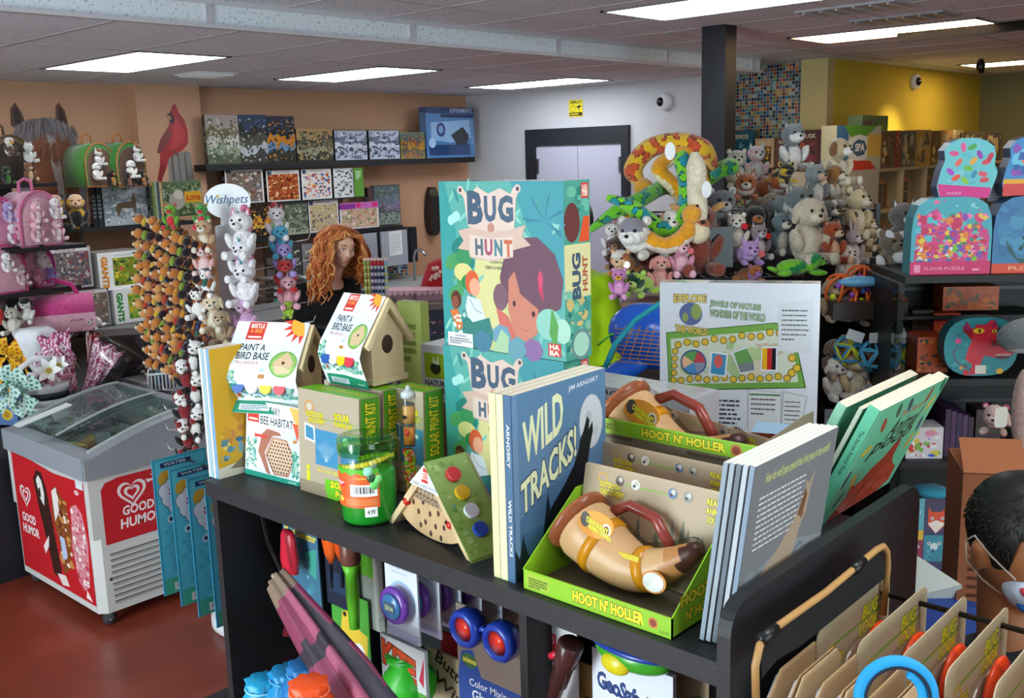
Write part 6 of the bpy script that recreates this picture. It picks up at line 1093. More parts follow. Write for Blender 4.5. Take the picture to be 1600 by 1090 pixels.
for i, (x, y) in enumerate(((10,668),(27,664))):
  carton('juice_box', ['light blue carton with a yellow sun at the left edge', 'light blue carton with a yellow sun nearest the freezer'][i], 'carton', V((onz(x-10, y, .64).x+.05, onz(x-10, y, .64).y+.16,.619)),.12,.1,.17, '7a9ac4', {'F': lambda a: (a.rect(0,0,1,.6, '5a7ab0'), a.ell(.5,.32,.25, None, 'd8b83a'), a.ell(.5,.32,.15, None, 'b88a2a'), a.rect(.1,.7,.9,.9, 'a8c0dc'))}, -60, group='light blue cartons')
p = onz(38,650,.66); mb = MB(); mb.rbox((0,0,0),(.08,.05,.06), 'b8202a', .02); tag(mb.build('red_pouch', 'satin', loc=(p.x+.04, p.y+.2,.62)), 'small red pouch between the cartons and the striped bucket', 'pouch')
t = thing('back_table', 'dark low table behind the freezer under the gift bucket', 'table', (1.3,4.76,0)); part('tabletop', (-.4,0,.59),(1.1,.5,.618), '2a2a30', 'black_laminate', t); part('skirt', (-.38,.02,0),(1.08,.48,.589), '1f1f26', 'black_laminate', t)
# ---------------------------------------------------------------- spinner rack
S = V((2.205,3.5,0)); dS = (V((S.x, S.y, 1.4))-CAM).dot(FW)
t = thing('spinner_rack', 'white four-sided spinner post with an oval Wishpets sign and hooks', 'rack', (S.x, S.y, 0),-40)
mb = MB(); mb.lathe([(.0,0),(.19,0),(.2,.012),(.2,.05),(.17,.07),(.0,.07)], 'e2e2e6', 36); mb.build('base', 'plastic', t)
pt = MB(); zt_ = 1.66; pt.box((-.05,-.045,.07),(.05,.045, zt_), 'dcdce6'); pt.build('post', 'satin', t)
mb = MB(); P = [(.088*math.cos(R(q)),1.755+.068*math.sin(R(q))) for q in range(0,360,12)]; mb.prism(P, -.008,.0, 'eef0f6', 'y'); mb.prism([(-.035,1.65),(.035,1.65),(.03,1.7),(-.03,1.7)], -.007,-.001, 'e8eaf0', 'y'); sg = mb.build('sign', 'satin', t)
mb = MB(); Art(mb, (-.08,-.009,1.735),(1,0,0),(0,0,1),.16,.045).text('Wishpets', .0,.0,1.0,1.0, '2f5a8a', .0,.35); mb.ell((-.035,-.0095,1.775),(.005,.0008,.005), 'e8c84a', nu=8, nv=5); mb.build('sign_lettering', 'print', sg)
hk = []
for row in range(11):
  for side in ((-1,1) if row < 7 else (-1,)):
    mb = MB(); z = 1.56-.082*row; mb.tube([(side*.05,.0, z),(side*.3,-.02, z+.035),(side*.31,-.02, z+.06)], .0028, 'c8c8cc', 6); mb.build('hook', 'metal', t)
for row in range(9):
  mb = MB(); z = 1.55-.1*row; mb.tube([(-.02,-.045, z),(-.02,-.05, z-.01),(.03,-.052, z-.03),(.034,-.06, z-.02)], .0022, '5a5a60', 6); mb.build('price_hook', 'metal', t)
# snap-on wrist toys, many, on the left hooks
def clip(c1, c2, c3, head):
  t = thing('wrist_plush', 'long striped wrist plush hanging on the left side of the spinner', 'soft toy', (0,0,0),0, 'striped wrist plush on the spinner'); mb = MB()
  for i in range(7): x = -.018*i; mb.ell((x, 0,0),(.0125,.0205,.0205), [c1, c2, c1, c3, c1, c2, c3][i], None, 10,7,.04, i)
  mb.ell((-.132,-.002,.002),(.02,.02,.02), head, None, 12,8); mb.ell((-.15,-.004,-.002),(.01,.011,.009), 'd8bc98', None, 8,6); mb.build('body', 'plush', t)
  mb = MB(); mb.ell((-.05,-.017,.003),(.016,.007,.017), '240c14', nu=12, nv=7); mb.build('dark_spot', 'plush', t); mb = MB(); mb.ell((-.082,-.017,.003),(.016,.007,.017), '1a0a14', nu=12, nv=7); mb.build('dark_spot', 'plush', t); mb = MB(); mb.ell((-.15,-.02,.01),.0042, '0c0c0c', nu=8, nv=5); mb.build('eye', 'gloss', t); return t
protos = [clip(*c) for c in (('b8641c', '5a2a14', 'c88a2c', 'c0742c'),('a8541c', '3a1a12', '7a982c', 'b8702c'),('c87a24', '2f4a8a', 'b83a20', 'c88a4a'),('98501c', '2a6a5a', 'd0a830', 'b0682c'))]
rg = random.Random(21); used = set(); cnt = 0
labs = {}
for row in range(13):
  for j in range(5):
    x = 258+j*15+rg.uniform(-4,4)+ (row > 9)*12; y = 362+row*18.5+j*6.5+rg.uniform(-3,3); dd = dS-.08-.05*j*.5+rg.uniform(-.03,.03)
    if x > 322: continue
    k = rg.randrange(4); o = protos[k]; loc = atd(x+12, y, dd); rot = (R(rg.uniform(-10,10)), R(rg.uniform(14,24)), R(-50+rg.uniform(-12,12)))
    if k in used: dup(o, loc, rot)
    else: o.location = loc; o.rotation_euler = rot; used.add(k)
for i, (x, y, s, kw, lab) in enumerate(((270,352,.1, dict(c='6aa82a', belly='c8303a', ears='round', earc='c8303a'), 'green and red parrot plush at the top left of the spinner'),(318,352,.1, dict(c='3a9a3a', belly='d82a4a', ears='round', earc='8ac82a'), 'green parrot plush with a red wing just left of the oval sign'),
  (322,388,.13, dict(c='c8a078', belly='e8dcc8', muz='ece4d8'), 'tan and white bear plush near the top of the spinner'),(322,424,.125, dict(c='e8b4b0', belly='f0d0cc', ears='flop'), 'pale pink pig plush on the spinner'),(325,458,.12, dict(c='eeeef0', belly='ffffff', earc='2a2a2e', stripe='3a3a40'), 'white dalmatian plush with dark spots on the spinner'),
  (312,492,.13, dict(c='f0ece8', belly='f4f0ec', ears='flop'), 'white dog plush with a red heart on the spinner'),(338,512,.15, dict(c='dcc8a8', belly='e8dcc8', ears='flop'), 'cream puppy plush on the spinner above the yellow books'),(350,532,.14, dict(c='b09474', belly='d8c0a0', ears='flop'), 'tan shaggy puppy plush just above the yellow books'))):
  plush('spinner_plush', lab, atd(x, y+6, dS-.17),-50, s, group='plush on the spinner post', pose='sit', **kw)
def uni(label, x, y, dd, s, c, m2, yaw=-62, tail=None, horn='b8c4cc', g='unicorn plush on the spinner'):
  t = plush('plush_unicorn', label, atd(x, y, dd), yaw, s, c=c, belly=c, ears='point', earc=m2, group=g); k = s
  mb = MB(); mb.lathe([(.035*k, 0),(.0,.2*k)], horn, 10, Matrix.Translation(V((0,-.14,.9))*k) @ Matrix.Rotation(R(35),4, 'X')); mb.build('horn', 'satin', t)
  mb = MB(); rg = random.Random(int(x))
  for i in range(12): mb.ell(V((rg.uniform(-.08,.1),.1+.05*math.sin(i),1.0-.08*i))*k, V((.09,.09,.08))*k, m2, None, 9,6,.08, i)
  mb.build('mane', 'plush', t)
  if tail: mb = MB(); mb.tube([V((0,.2,.2))*k, V((.2,.6,.1))*k, V((.3,1.1,.0))*k], [.05*k, .04*k, .03*k], tail, 8); mb.build('tail', 'plush', t)
uni('white unicorn head plush with pink mane, topmost of the column right of the post', 383,404, dS-.15,.19, 'f0ecee', 'e07aa0'); uni('white unicorn plush with lilac mane, second in the column right of the post', 384,440, dS-.15,.17, 'eeeaf0', 'c89ad8', horn='6ab0c8'); uni('white unicorn plush with pink mane, third in the column right of the post', 388,478, dS-.15,.18, 'f0eaee', 'e08ac0', horn='4aa0b8'); uni('lilac-pink unicorn plush low in the column right of the post', 388,524, dS-.13,.16, 'd8a8d0', 'e084b8', horn='5ab0c0')
for x, y, c, m2, lab in ((434,376, 'f0e8ec', 'c8283a', 'white and magenta unicorn plush with a red mane at the upper right of the spinner'),(440,404, '4aa8c8', '8ac83a', 'bright blue dragon plush right of the spinner'),(446,432, 'a890d0', '8a6ac0', 'lilac dragon plush right of the spinner'),(447,456, 'c0282a', 'a81c24', 'red dragon plush right of the spinner'),(452,482, 'e8a8b8', 'd88aa0', 'pale pink dolphin-like plush right of the spinner')):
  uni(lab, x, y, dS-.02,.14, c, m2,-30, 'b8784a', g='dragon plush on the right hooks')
plush('plush_frog', 'small lime green plush at the lower right of the spinner', atd(452,497, dS-.05),-50,.07, c='a8c83a', ears='round')
for i, (x, y, red) in enumerate(((302,582,0),(298,610,1),(306,632,0),(296,660,1),(306,684,0),(300,702,1))):
  plush('plush_panda', ['panda plush topmost in the column left of the yellow books', 'panda plush in a red plaid scarf, second from the top', 'panda plush third from the top of the column', 'panda plush in a red plaid dress, fourth from the top', 'panda plush second from the bottom of the column', 'panda plush at the bottom of the column above the blue cards'][i], atd(x, y, dS-.28),-50+10*(i % 2),.13, c='1e1c1e' if not red else '7a1c24', belly='ece8e6' if not red else '8a2028', muz='f0ece8', patch='eeeae8', earc='1a1818', limb='1c1a1c', group='panda plush column', roll=(-1)**i*12, seed=i)
# ---------------------------------------------------------------- blue bath toy cards on the left side of the unit
def sea(a):
  a.rect(0,0,1,1, '3fa6c6'); a.rect(.04,.02,.96,.98, '5cc4dc'); a.collage(.06,.03,.94,.6, ['4fb4cc', '6cd0e0', '45a4c4', '7cd8e4'], 50,3,.09)
  for q in range(0,360,30): a.poly([(.22+.07*math.cos(R(q)),.84+.035*math.sin(R(q))),(.22+.17*math.cos(R(q+12)),.84+.04*math.sin(R(q+12))),(.22+.07*math.cos(R(q+24)),.84+.035*math.sin(R(q+24)))], 'd8a83a')
  a.ell(.22,.85,.14, None, 'd8a838'); a.rect(.14,.93,.7,.965, '2a3a6a'); a.text('WATER', .2,.938,.62,.958, 'd0e4f0', .02); 
  for x, y, r_ in ((.2,.76,.13),(.34,.79,.15),(.48,.76,.13),(.27,.7,.15),(.42,.69,.15),(.34,.64,.12)): a.ell(x, y, r_*1.08, None, '2a3a6a')
  for x, y, r_ in ((.2,.76,.13),(.34,.79,.15),(.48,.76,.13),(.27,.7,.15),(.42,.69,.15),(.34,.64,.12)): a.ell(x, y, r_, None, 'e4e8f0')
  a.text('S', .25,.72,.4,.78, 'c83a7a', .06); a.text('S', .3,.65,.42,.7, '4a4a9a', .06)
  a.ell(.25,.55,.07, None, 'd0e8f0'); a.ell(.25,.55,.035, None, '2a3a5a'); a.line([(.2,.42),(.3,.36),(.5,.34),(.62,.28),(.8,.3)], .006, '2f9a6a'); a.line([(.5,.3),(.6,.2),(.7,.24)], .004, 'c84a4a'); a.collage(.3,.12,.8,.24, ['6a7ab0', '3a5a9a', '8a9ac8'], 14,4,.06); a.rect(.04,.0,.96,.12, '4ab89a'); a.bar(.2,.02,.7,.08,4)
t = thing('peg_hook', 'thin black peg on the left end of the black unit carrying blue cards', 'hook', (1.31,1.996,1.135)); mb = MB(); mb.tube([(0,0,0),(0,.42,.0),(0,.43,.02)], .003, '1c1c20', 6); mb.build('rod', 'plastic', t)
for i in range(6):
  y = 2.36-.062*i; z1_ = 1.15-.003*i; w_ = .155
  carton('bath_toy_card', ['blue sea-themed blister card farthest from the black unit', 'blue sea-themed blister card, second from the far end', 'blue sea-themed blister card, third from the far end', 'blue sea-themed blister card with the whole cloud logo showing', 'blue sea-themed blister card next to the one touching the black unit', 'blue sea-themed blister card closest to the black unit'][i], 'toy card', (1.205+.012*i, y, z1_-.36-.012*i), w_, .003,.37, '2f86a8', {'F': sea}, 0, group='blue bath toy cards')
plush('doll_pack', 'crimson plastic-wrapped toy at the foot of the black unit', (1.33,2.05,.545),-60,.3, c='b8203c', belly='c83a5a', ears='round', simple=True, cat='toy')
mb = MB(); mb.box((1.2,2.0,0),(1.62,2.3,.5), '26262c'); tag(mb.build('low_stand', 'black_laminate'), 'dark low stand beside the left end of the black unit', 'stand')
# ================================================================ SNAKES AND THE SOFT TOY RACK
def snake(label, pts, d, r, top, spot, belly, px=True, head=None, n=22, tagc=None, edge=None):
  t = thing('plush_snake', label, 'soft toy', (0,0,0)); C = [atd(p[0], p[1], d+(p[2] if len(p) > 2 else 0)) for p in pts]; base = C[0].copy(); Q = []
  for i in range(len(C)-1):
    a, b, c, e = C[max(i-1,0)], C[i], C[i+1], C[min(i+2, len(C)-1)]
    for k in range(n): u = k/n; Q.append(.5*((2*b)+(c-a)*u+(2*a-5*b+4*c-e)*u*u+(3*b-a-3*c+e)*u**3)-base)
  Q.append(C[-1]-base); m_ = len(Q); rr = [r*min(1,.35+3.2*i/m_)*min(1,.45+4*(m_-1-i)/m_) for i in range(m_)]
  def col(c):
    if spot is None: return top
    q = c*34; v = noise.noise(q); 
    return spot if v > .12 else ((edge or '20301c') if v > .03 else top)
  mb = MB(); mb.tube(Q, rr, col, 34)
  if belly:
    up = FW*-1
    for i, f in enumerate(mb.f):
      if len(f) == 4:
        c = sum((V(mb.v[j]) for j in f), V())/4; k = min(range(m_), key=lambda j: (Q[j]-c).length_squared)
        if (c-Q[k]).dot(V(belly[1])) > rr[k]*.25: mb.c[i] = L(belly[0])
  t.location = base; mb.build('body', 'plush', t)
  if head:
    e = Q[-1]; dd = (Q[-1]-Q[-4]).normalized(); mb = MB(); mb.ell(e+dd*r*.8,(r*1.25, r*1.25, r*1.05), head, dd.to_track_quat('Y', 'Z').to_matrix(),16,10); mb.build('head', 'plush', t)
    s_ = dd.cross(V((0,0,1))).normalized()
    for q in (-1,1): mb = MB(); mb.ell(e+dd*r*1.2+s_*q*r*.8+V((0,0, r*.6)), r*.2, '141010', None, 8,6); mb.build('eye', 'gloss', t)
  return t
dn = (0,0,-1)
snake('yellow snake with orange and red spots draped over the top of the heap', [(1120,275,.1),(1100,235),(1060,222),(1015,232),(990,262),(1000,285)], 3.95,.038, 'e0b024', 'c8502a', None, head='d89a2c', edge='7a2a1c')
snake('plain orange and yellow snake looping under the spotted one', [(1110,300,.12),(1080,240,.05),(1030,262),(1060,300),(1078,350),(1010,382),(985,350)], 3.9,.03, 'e8a018', None, ('ecdcb8', dn), head='e8a424')
snake('green snake with teal blotches looping down the front of the heap, tail at the left', [(922,360,.05),(955,335),(1000,312),(1040,292,.15),(1075,300,.2),(1130,262,.2),(1142,262,.1),(1110,275,.12)], 3.85,.03, '6ac42a', '1f8a7a', None, edge='16482c')
snake('second green and teal snake hanging in a deep loop in front of the heap', [(948,308),(985,322),(1012,345),(1040,358),(1068,335),(1074,290),(1066,250),(1060,238)], 3.75,.033, '7acc2a', '2090a0', None, edge='163a34')
snake('cream-white snake body hanging straight down at the right of the heap', [(1085,238),(1088,265),(1089,300),(1090,330),(1090,350)], 3.7,.036, 'ecdfc4', None, None, head='e8d4b0')
snake('orange snake with a cream belly curving along the bottom of the heap', [(975,345),(985,352),(1010,372),(1040,384),(1070,368),(1078,345)], 3.68,.031, 'e89c1a', None, ('ecdccc', dn), head='e8a02a')
for i, (x, y, c, w_) in enumerate(((1047,236, 'e8e8ea', .032),(1104,296, 'e4e6e8', .03))):
  mb = MB(); mb.prism([(w_*.6*math.cos(R(q)), w_*math.sin(R(q))) for q in range(0,360,24)], 0,.003, c, 'y'); tag(mb.build('price_tag', 'paper', loc=atd(x, y, 3.62), rot=(0,0, R(-48))), ['white oval tag near the top of the snakes', 'white tag right of the cream snake'][i], 'tag')
p = atd(1000,372,3.6)
# rack
A = atd(1000,470,4.3); t = thing('toy_rack', 'black wire rack piled with soft animals right of the snakes', 'rack', (A.x, A.y, 0),-47); wr = 1.0
for z in (1.63,1.36,1.08,.8): 
  mb = MB()
  for i in range(22): mb.tube([(wr*i/21,0, z),(wr*i/21,.34, z)], .003, '1a1a1c', 5)
  mb.tube([(0,0, z),(wr, 0, z),(wr, .34, z),(0,.34, z)], .005, '1a1a1c', 6, closed=True); mb.build('wire_shelf', 'plastic', t)
for x in (0, wr):
  for y in (0,.34): part('post', (x-.01, y-.01,0),(x+.01, y+.01,1.66), '161618', 'plastic', t)
part('back_sheet', (0,.345,.2),(wr, .35,1.6), '161416', 'black_laminate', t)
mb = MB(); a = atd(1104,355,3.75); mb.box((-.0,0,0),(.1,.02,.15), '141416'); tag(mb.build('tablet_screen', 'gloss', loc=a-V((0,0,.15)), rot=(0,0, R(-47))), 'small black screen among the soft toys right of the snakes', 'screen')
G6 = 'soft animals heaped on the wire rack'
def pile(lst):
  for i, (nm, lab, x, y, d, s, yaw, kw) in enumerate(lst):
    kw = dict(kw); kw.setdefault('seed', i); p = atd(x, y, d)
    plush(nm, lab, p, yaw, s, group=G6, **kw)
pile([
 ('plush_wolf', 'grey and white husky plush at the very top of the heap', 1235,268,4.15,.2,-30, dict(c='7c8088', belly='e8e6e4', muz='f0eeec', ears='point', patch='8a8e94', limb='eceae8', fuzz=.07)),
 ('plush_dog', 'cream dog plush with white paws at the upper right end of the heap', 1305,290,4.1,.2,-10, dict(c='c8b48a', belly='ece4d4', muz='f4f0ea', limb='e8dcc0', ears='flop', earc='8a5a34')),
 ('plush_dog', 'shaggy dog plush with a brown back at the right end of the heap', 1298,322,4.05,.17,0, dict(c='a8743c', belly='e8e0d0', muz='ece4d4', limb='e8e0d0', ears='flop', fuzz=.08)),
 ('plush_fox', 'rusty brown fox plush behind the green snake coil', 1165,312,4.1,.19,-60, dict(c='b8622c', belly='e8dcd0', muz='ece4dc', ears='point', pose='lie')),
 ('plush_fox', 'orange-brown fox plush lying in the middle of the heap', 1205,310,4.15,.19,-30, dict(c='c06a34', belly='e8e0d8', ears='point', pose='lie')),
 ('plush_bee', 'black and yellow bee plush under the topmost husky', 1222,286,4.05,.14,-40, dict(c='d8b024', stripe='1c1a18', belly='1c1a18', ears='round', pose='lie')),
 ('plush_wolf', 'big grey wolf plush with a white muzzle lying across the middle shelf', 1228,345,3.95,.24,-25, dict(c='6c7478', belly='c8c4bc', muz='e8e0d4', ears='point', pose='lie', fuzz=.07)),
 ('plush_koala', 'dark grey plush with pale ears right of the cream snake', 1120,350,3.95,.24,-45, dict(c='6a6a76', belly='a8a8ac', muz='c8c4c4', ears='round', earc='e0dedc', pose='lie')),
 ('plush_rottweiler', 'black and tan dog plush below the fox', 1172,365,3.95,.2,-45, dict(c='221c1a', belly='b0622c', muz='a8602c', ears='flop', pose='lie')),
 ('plush_lynx', 'white and grey streaked cat plush beside the big wolf', 1270,325,4.0,.18,-20, dict(c='8a9094', belly='e8e6e2', muz='d8b098', ears='point', fuzz=.09)),
 ('plush_seal', 'pale grey seal plush behind the heap beside the green snake', 1150,296,4.2,.17,-50, dict(c='c0bcb0', belly='e8e0d0', ears='round')),
 ('plush_unicorn', 'pale pink and mint unicorn plush half hidden behind the fox', 1180,285,4.25,.16,-40, dict(c='e8c8d0', belly='e8f0ec', ears='point', earc='a8d8c8')),
 ('plush_wolf', 'small slate-blue wolf plush on the second shelf', 1218,398,3.9,.17,-30, dict(c='60727c', belly='c8bcac', muz='e0d0bc', ears='point', fuzz=.07)),
 ('plush_lamb', 'big cream lamb plush with brown eyes on the second shelf', 1258,412,3.85,.26,-30, dict(c='d4c6b0', belly='dccfba', muz='e4d8c4', ears='flop', fuzz=.09)),
 ('plush_caterpillar', 'lime and green striped caterpillar plush in front of the cream lamb', 1252,430,3.75,.15,40, dict(c='7acc2a', stripe='1f8a4a', ears=None, pose='lie')),
 ('plush_monkey', 'red-brown monkey plush right of the cream lamb', 1296,412,3.85,.17,-20, dict(c='a84a28', belly='d8b090', muz='e0c0a0', ears='round')),
 ('plush_bird', 'black and gold owl plush behind the cream lamb', 1297,372,4.0,.15,-20, dict(c='2c2420', belly='a87838', ears='round')),
 ('plush_leopard', 'spotted cream leopard plush at the right end of the second shelf', 1332,372,4.0,.21,-10, dict(c='d8c49c', stripe='6a5038', belly='e8dcc4', ears='round')),
 ('plush_leopard', 'spotted tan cub plush hanging at the far right of the rack', 1350,392,4.05,.15,-10, dict(c='c8a878', stripe='7a5a3a', belly='e4d8c0', ears='round')),
 ('plush_rabbit', 'pale lilac rabbit plush under the spotted leopards', 1330,412,3.95,.14,-20, dict(c='c8b8c0', belly='e4dce0', ears='bunny')),
 ('plush_horse', 'brown pony plush at the lower left of the second shelf', 1150,392,3.85,.15,-60, dict(c='d8ccc0', belly='e8e0d8', ears='round', tagc='c8202a')),
 ('plush_cat', 'purple-bodied kitten plush with a red tag under the koala', 1165,412,3.8,.16,-40, dict(c='b88ac8', belly='c8a0d8', limb='a878c0', ears='point', tagc='c8202a', pose='lie')),
 ('plush_cat', 'grey kitten plush with a red tag beside the purple one', 1183,405,3.85,.14,-35, dict(c='8a7a80', belly='c8bcc0', ears='point', tagc='c8202a')),
 ('plush_tiger', 'small tan and purple plush at the lower middle of the rack', 1172,440,3.8,.12,-30, dict(c='b0622c', belly='a870c8', ears='round', pose='lie')),
 ('plush_wolf', 'white and grey husky plush lying at the lower left, below the snakes', 1002,402,3.75,.26,-75, dict(c='e4dcd4', patch='8a8490', belly='ece8e4', muz='f0ece8', ears='round', earc='d8d0c8', pose='lie', fuzz=.07)),
 ('plush_seal', 'white seal plush with a tan paw beside the husky below the snakes', 1050,402,3.8,.19,-50, dict(c='ece4dc', belly='f0e8e0', muz='f0e8e0', ears='flop', earc='c89a6a', tagc='b82030')),
 ('plush_moose', 'red-brown moose plush with tan antlers, nearest the black screen', 1088,428,3.8,.28,-45, dict(c='7a3424', belly='8a4030', muz='a8603c', ears='horn', earc='c8945c')),
 ('plush_moose', 'dark red moose plush half hidden behind the world game', 1020,432,3.95,.2,-50, dict(c='6a2820', belly='7a3428', ears='horn', earc='b8804c')),
 ('plush_pig', 'pink cat plush with a red tag above the world game', 1062,432,3.72,.15,-40, dict(c='e094ac', belly='f0b8c8', ears='point', tagc='c8202a')),
 ('plush_dog', 'grey-brown terrier plush tucked between the fox and the big wolf', 1195,338,4.05,.17,-30, dict(c='8a7a6a', belly='c8bcac', ears='flop', pose='lie', fuzz=.08)),
 ('plush_cat', 'pale tabby kitten plush behind the cream lamb', 1275,385,4.0,.16,-30, dict(c='c8b8a0', stripe='a89478', belly='e4dcd0', ears='point')),
 ('plush_raccoon', 'grey raccoon plush wedged under the cream dog', 1275,352,4.0,.17,-10, dict(c='6a6e70', belly='d8d4cc', muz='e8e4dc', ears='round', pose='lie')),
 ('plush_dog', 'white terrier plush low on the right of the heap', 1318,440,3.9,.15,-20, dict(c='dcd4c8', belly='e8e4dc', ears='flop', fuzz=.09)),
 ('plush_sloth', 'brown sloth plush hanging beside the dark red moose', 1110,395,3.95,.16,-45, dict(c='8a6a50', belly='c8a884', ears=None)),
 ('plush_lion', 'small lion plush with a rusty mane at the left end of the heap', 975,428,3.75,.16,-70, dict(c='c8783a', belly='e8b890', patch='a8582a', ears='round', tagc='e8e4e8', pose='lie')),
 ('plush_dog', 'brown dog plush peeking from the far left of the heap', 962,420,3.9,.13,-60, dict(c='5a4038', belly='a88060', ears='flop')),
 ('plush_rabbit', 'pink-eared white rabbit plush at the left edge of the heap', 958,398,3.9,.13,-60, dict(c='ece0e0', belly='f0e8e8', ears='bunny', earc='d88a9a')),
 ('plush_tiger', 'lime green tiger plush with dark stripes on the wooden shelf', 1000,462,3.6,.16,-75, dict(c='a8cc3a', stripe='1c4a2a', belly='c0dc6a', ears='round', pose='lie')),
 ('plush_bird', 'small pink and purple bird plush left of the lime tiger', 968,466,3.5,.11,-60, dict(c='c87ab8', belly='e0a0cc', ears='round', muz='e8a030')),
 ('plush_pig', 'coral pink plush behind the left edge of the world game', 1030,455,3.7,.14,-45, dict(c='e89a90', belly='f0b0a8', ears='flop')),
])
# lower rack toys: rattles, lattice balls, small animals
def ringtoy(label, x, y, d, c, s=.055, balls=('c8d020', '3a5aa0', '8a4ab0')):
  t = thing('ring_rattle', label, 'rattle', atd(x, y, d),-30, 'orange ring rattles', 20); 
  for k in range(3): mb = MB(); rot = Matrix.Rotation(R(60*k),4, 'Z'); mb.tube([rot @ V((s*math.cos(R(q)),0, s*math.sin(R(q)))) for q in range(0,360,20)], .005, c, 8, closed=True); mb.build('loop', 'gloss', t)
  for k in range(6): mb = MB(); q = R(60*k+15); mb.ell((s*.8*math.cos(q),-s*.5, s*.8*math.sin(q)),.011, balls[k % 3], nu=10, nv=7); mb.build('bead', 'gloss', t)
for i, (x, y) in enumerate(((1312,452),(1333,466),(1356,458),(1378,450),(1345,438),(1384,476))):
  ringtoy(['orange loop rattle with lime beads, leftmost in the bin', 'orange loop rattle with lime beads, second from the left', 'orange loop rattle with lime beads in the middle of the bin', 'orange loop rattle with lime beads, upper right of the bin', 'orange loop rattle behind the others at the top of the bin', 'orange loop rattle hanging lowest at the right'][i], x, y, 3.55+.02*i, 'e0642a')
mb = MB(); mb.ell((0,0,0),(.08,.03,.02), '6aa8d0'); tag(mb.build('toy_whale', 'gloss', loc=atd(1345,440,3.5), rot=(0,0, R(-50))), 'light blue plastic toy lying on the orange rattles', 'toy')
t = thing('toy_bin', 'clear-fronted bin holding the orange rattles', 'bin', atd(1310,500,3.5),-47); part('bin_wall', (-.02,.0,0),(.24,.14,.06), '3a2c28', 'plastic', t)
plush('plush_walrus', 'tan walrus plush under the orange rattles', atd(1345,505,3.62),-30,.15, c='8a6a58', belly='a88a74', ears=None, pose='lie')
def ball(label, x, y, d, c1, c2):
  t = thing('lattice_ball', label, 'ball', atd(x, y, d),0, 'lattice balls with an orange rattle inside'); s = .055
  for k in range(6):
    mb = MB(); ax = V(((0,0,1),(.89,0,.45),(.28,.85,.45),(-.72,.53,.45),(-.72,-.53,.45),(.28,-.85,.45))[k]); M3 = ax.to_track_quat('Z', 'Y').to_matrix()
    for zz in (.45,): mb.tube([M3 @ V((s*.89*math.cos(R(q)), s*.89*math.sin(R(q)), s*zz)) for q in range(0,360,24)], .0042, c1 if k % 2 else c2,7, closed=True); mb.tube([M3 @ V((s*.89*math.cos(R(q)), s*.89*math.sin(R(q)),-s*zz)) for q in range(0,360,24)], .0042, c1 if k % 2 else c2,7, closed=True)
    mb.build('lattice_loop', 'gloss', t)
  mb = MB(); mb.ell((0,0,-.01),.02, 'd8502a'); mb.build('rattle_core', 'gloss', t)
ball('yellow and blue lattice ball, left one of three', 1325,548,3.55, 'c8cc28', '3a90b8'); ball('blue and yellow lattice ball in the middle of three', 1366,556,3.5, '3a90b8', '4aa0c8'); ball('yellow lattice ball at the right of three', 1400,556,3.55, 'd0cc20', 'c8c428')
for i, (x, y) in enumerate(((1333,520),(1370,528),(1404,528))):
  mb = MB(); mb.box((0,0,0),(.06,.002,.035), 'c8ccd0'); tag(mb.build('header_card', 'paper', loc=atd(x-12, y+8,3.45), rot=(0, R(20-20*i), R(-45))), ['white header card over the left lattice ball', 'white header card over the middle lattice ball', 'white header card over the right lattice ball'][i], 'card')
for nm, lab, x, y, s, kw in (('plush_giraffe', 'cream giraffe plush with brown patches on the low shelf', 1332,625,.2, dict(c='d8bc8c', stripe='7a5434', belly='e8d8b8', ears='round')),('plush_bunny', 'white bunny plush at the left of the low shelf', 1302,622,.16, dict(c='e0d4cc', ears='flop')),('plush_elephant', 'grey elephant plush behind the giraffe', 1362,608,.19, dict(c='a8a4a8', belly='b8b4b8', ears='flop')),
  ('plush_bunny', 'grey rabbit plush at the right of the low shelf', 1392,600,.17, dict(c='9a948e', belly='c8c0b8', ears='bunny')),('plush_bear', 'pale bear plush at the top left of the low shelf', 1325,585,.15, dict(c='d8d4d4', belly='e8e4e4')),('plush_lamb', 'small white lamb plush under the giraffe', 1340,650,.13, dict(c='dcdad8', ears='flop')),
  ('plush_zebra', 'white and black zebra plush lower right of the giraffe', 1362,648,.14, dict(c='d8d8d8', stripe='2a2a2c', ears='point')),('plush_bear', 'brown dark teddy hanging below the tan walrus', 1390,520,.17, dict(c='4a382e', belly='5a463a')),('plush_dog', 'tan puppy plush left edge of the lower rack', 1298,500,.16, dict(c='a88868', belly='c8b090', ears='flop')),('plush_dog', 'brown puppy plush at the lower left edge of the rack', 1300,590,.15, dict(c='6a5240', belly='a88a6a', ears='flop')),
  ('plush_wolf', 'white and grey long-armed plush hanging at the right end of the rack', 1405,408,.22, dict(c='6a6260', belly='e8e8ea', limb='ececf0', muz='ececf0', ears='point')),('plush_bear', 'grey-brown plush with white feet hanging on the right of the rack', 1388,440,.19, dict(c='7a6a5a', belly='8a7a6a', limb='e0dcd8'))):
  plush(nm, lab, atd(x, y, 3.6),-35, s, group='soft animals low on the rack', **kw)
t = thing('lower_toy_rack', 'dark wire rack carrying rattles and small soft animals right of the world game', 'rack', atd(1298,700,3.75),-47); t.location.z = 0
for z in (.93,1.14,1.3): part('wire_shelf', (-.02,.0, z-.012),(.42,.3, z), '1c1c1e', 'plastic', t)
part('back_sheet', (-.02,.31,0),(.44,.33,1.45), '1d1715', 'black_laminate', t)
p = onx(1295,665,2.45); mb = MB(); mb.box((0,0,0),(.04,.001,.07), 'b8b8c4'); Art(mb, (0,0,0),(1,0,0),(0,0,1),.04,.07).words(.2,.3,.8,.7,3, '3a4a7a', 3,.4); tag(mb.build('price_tag', 'paper', loc=atd(1288,668,3.72), rot=(0,0, R(-45))), 'white price tag hanging right of the world game', 'tag')
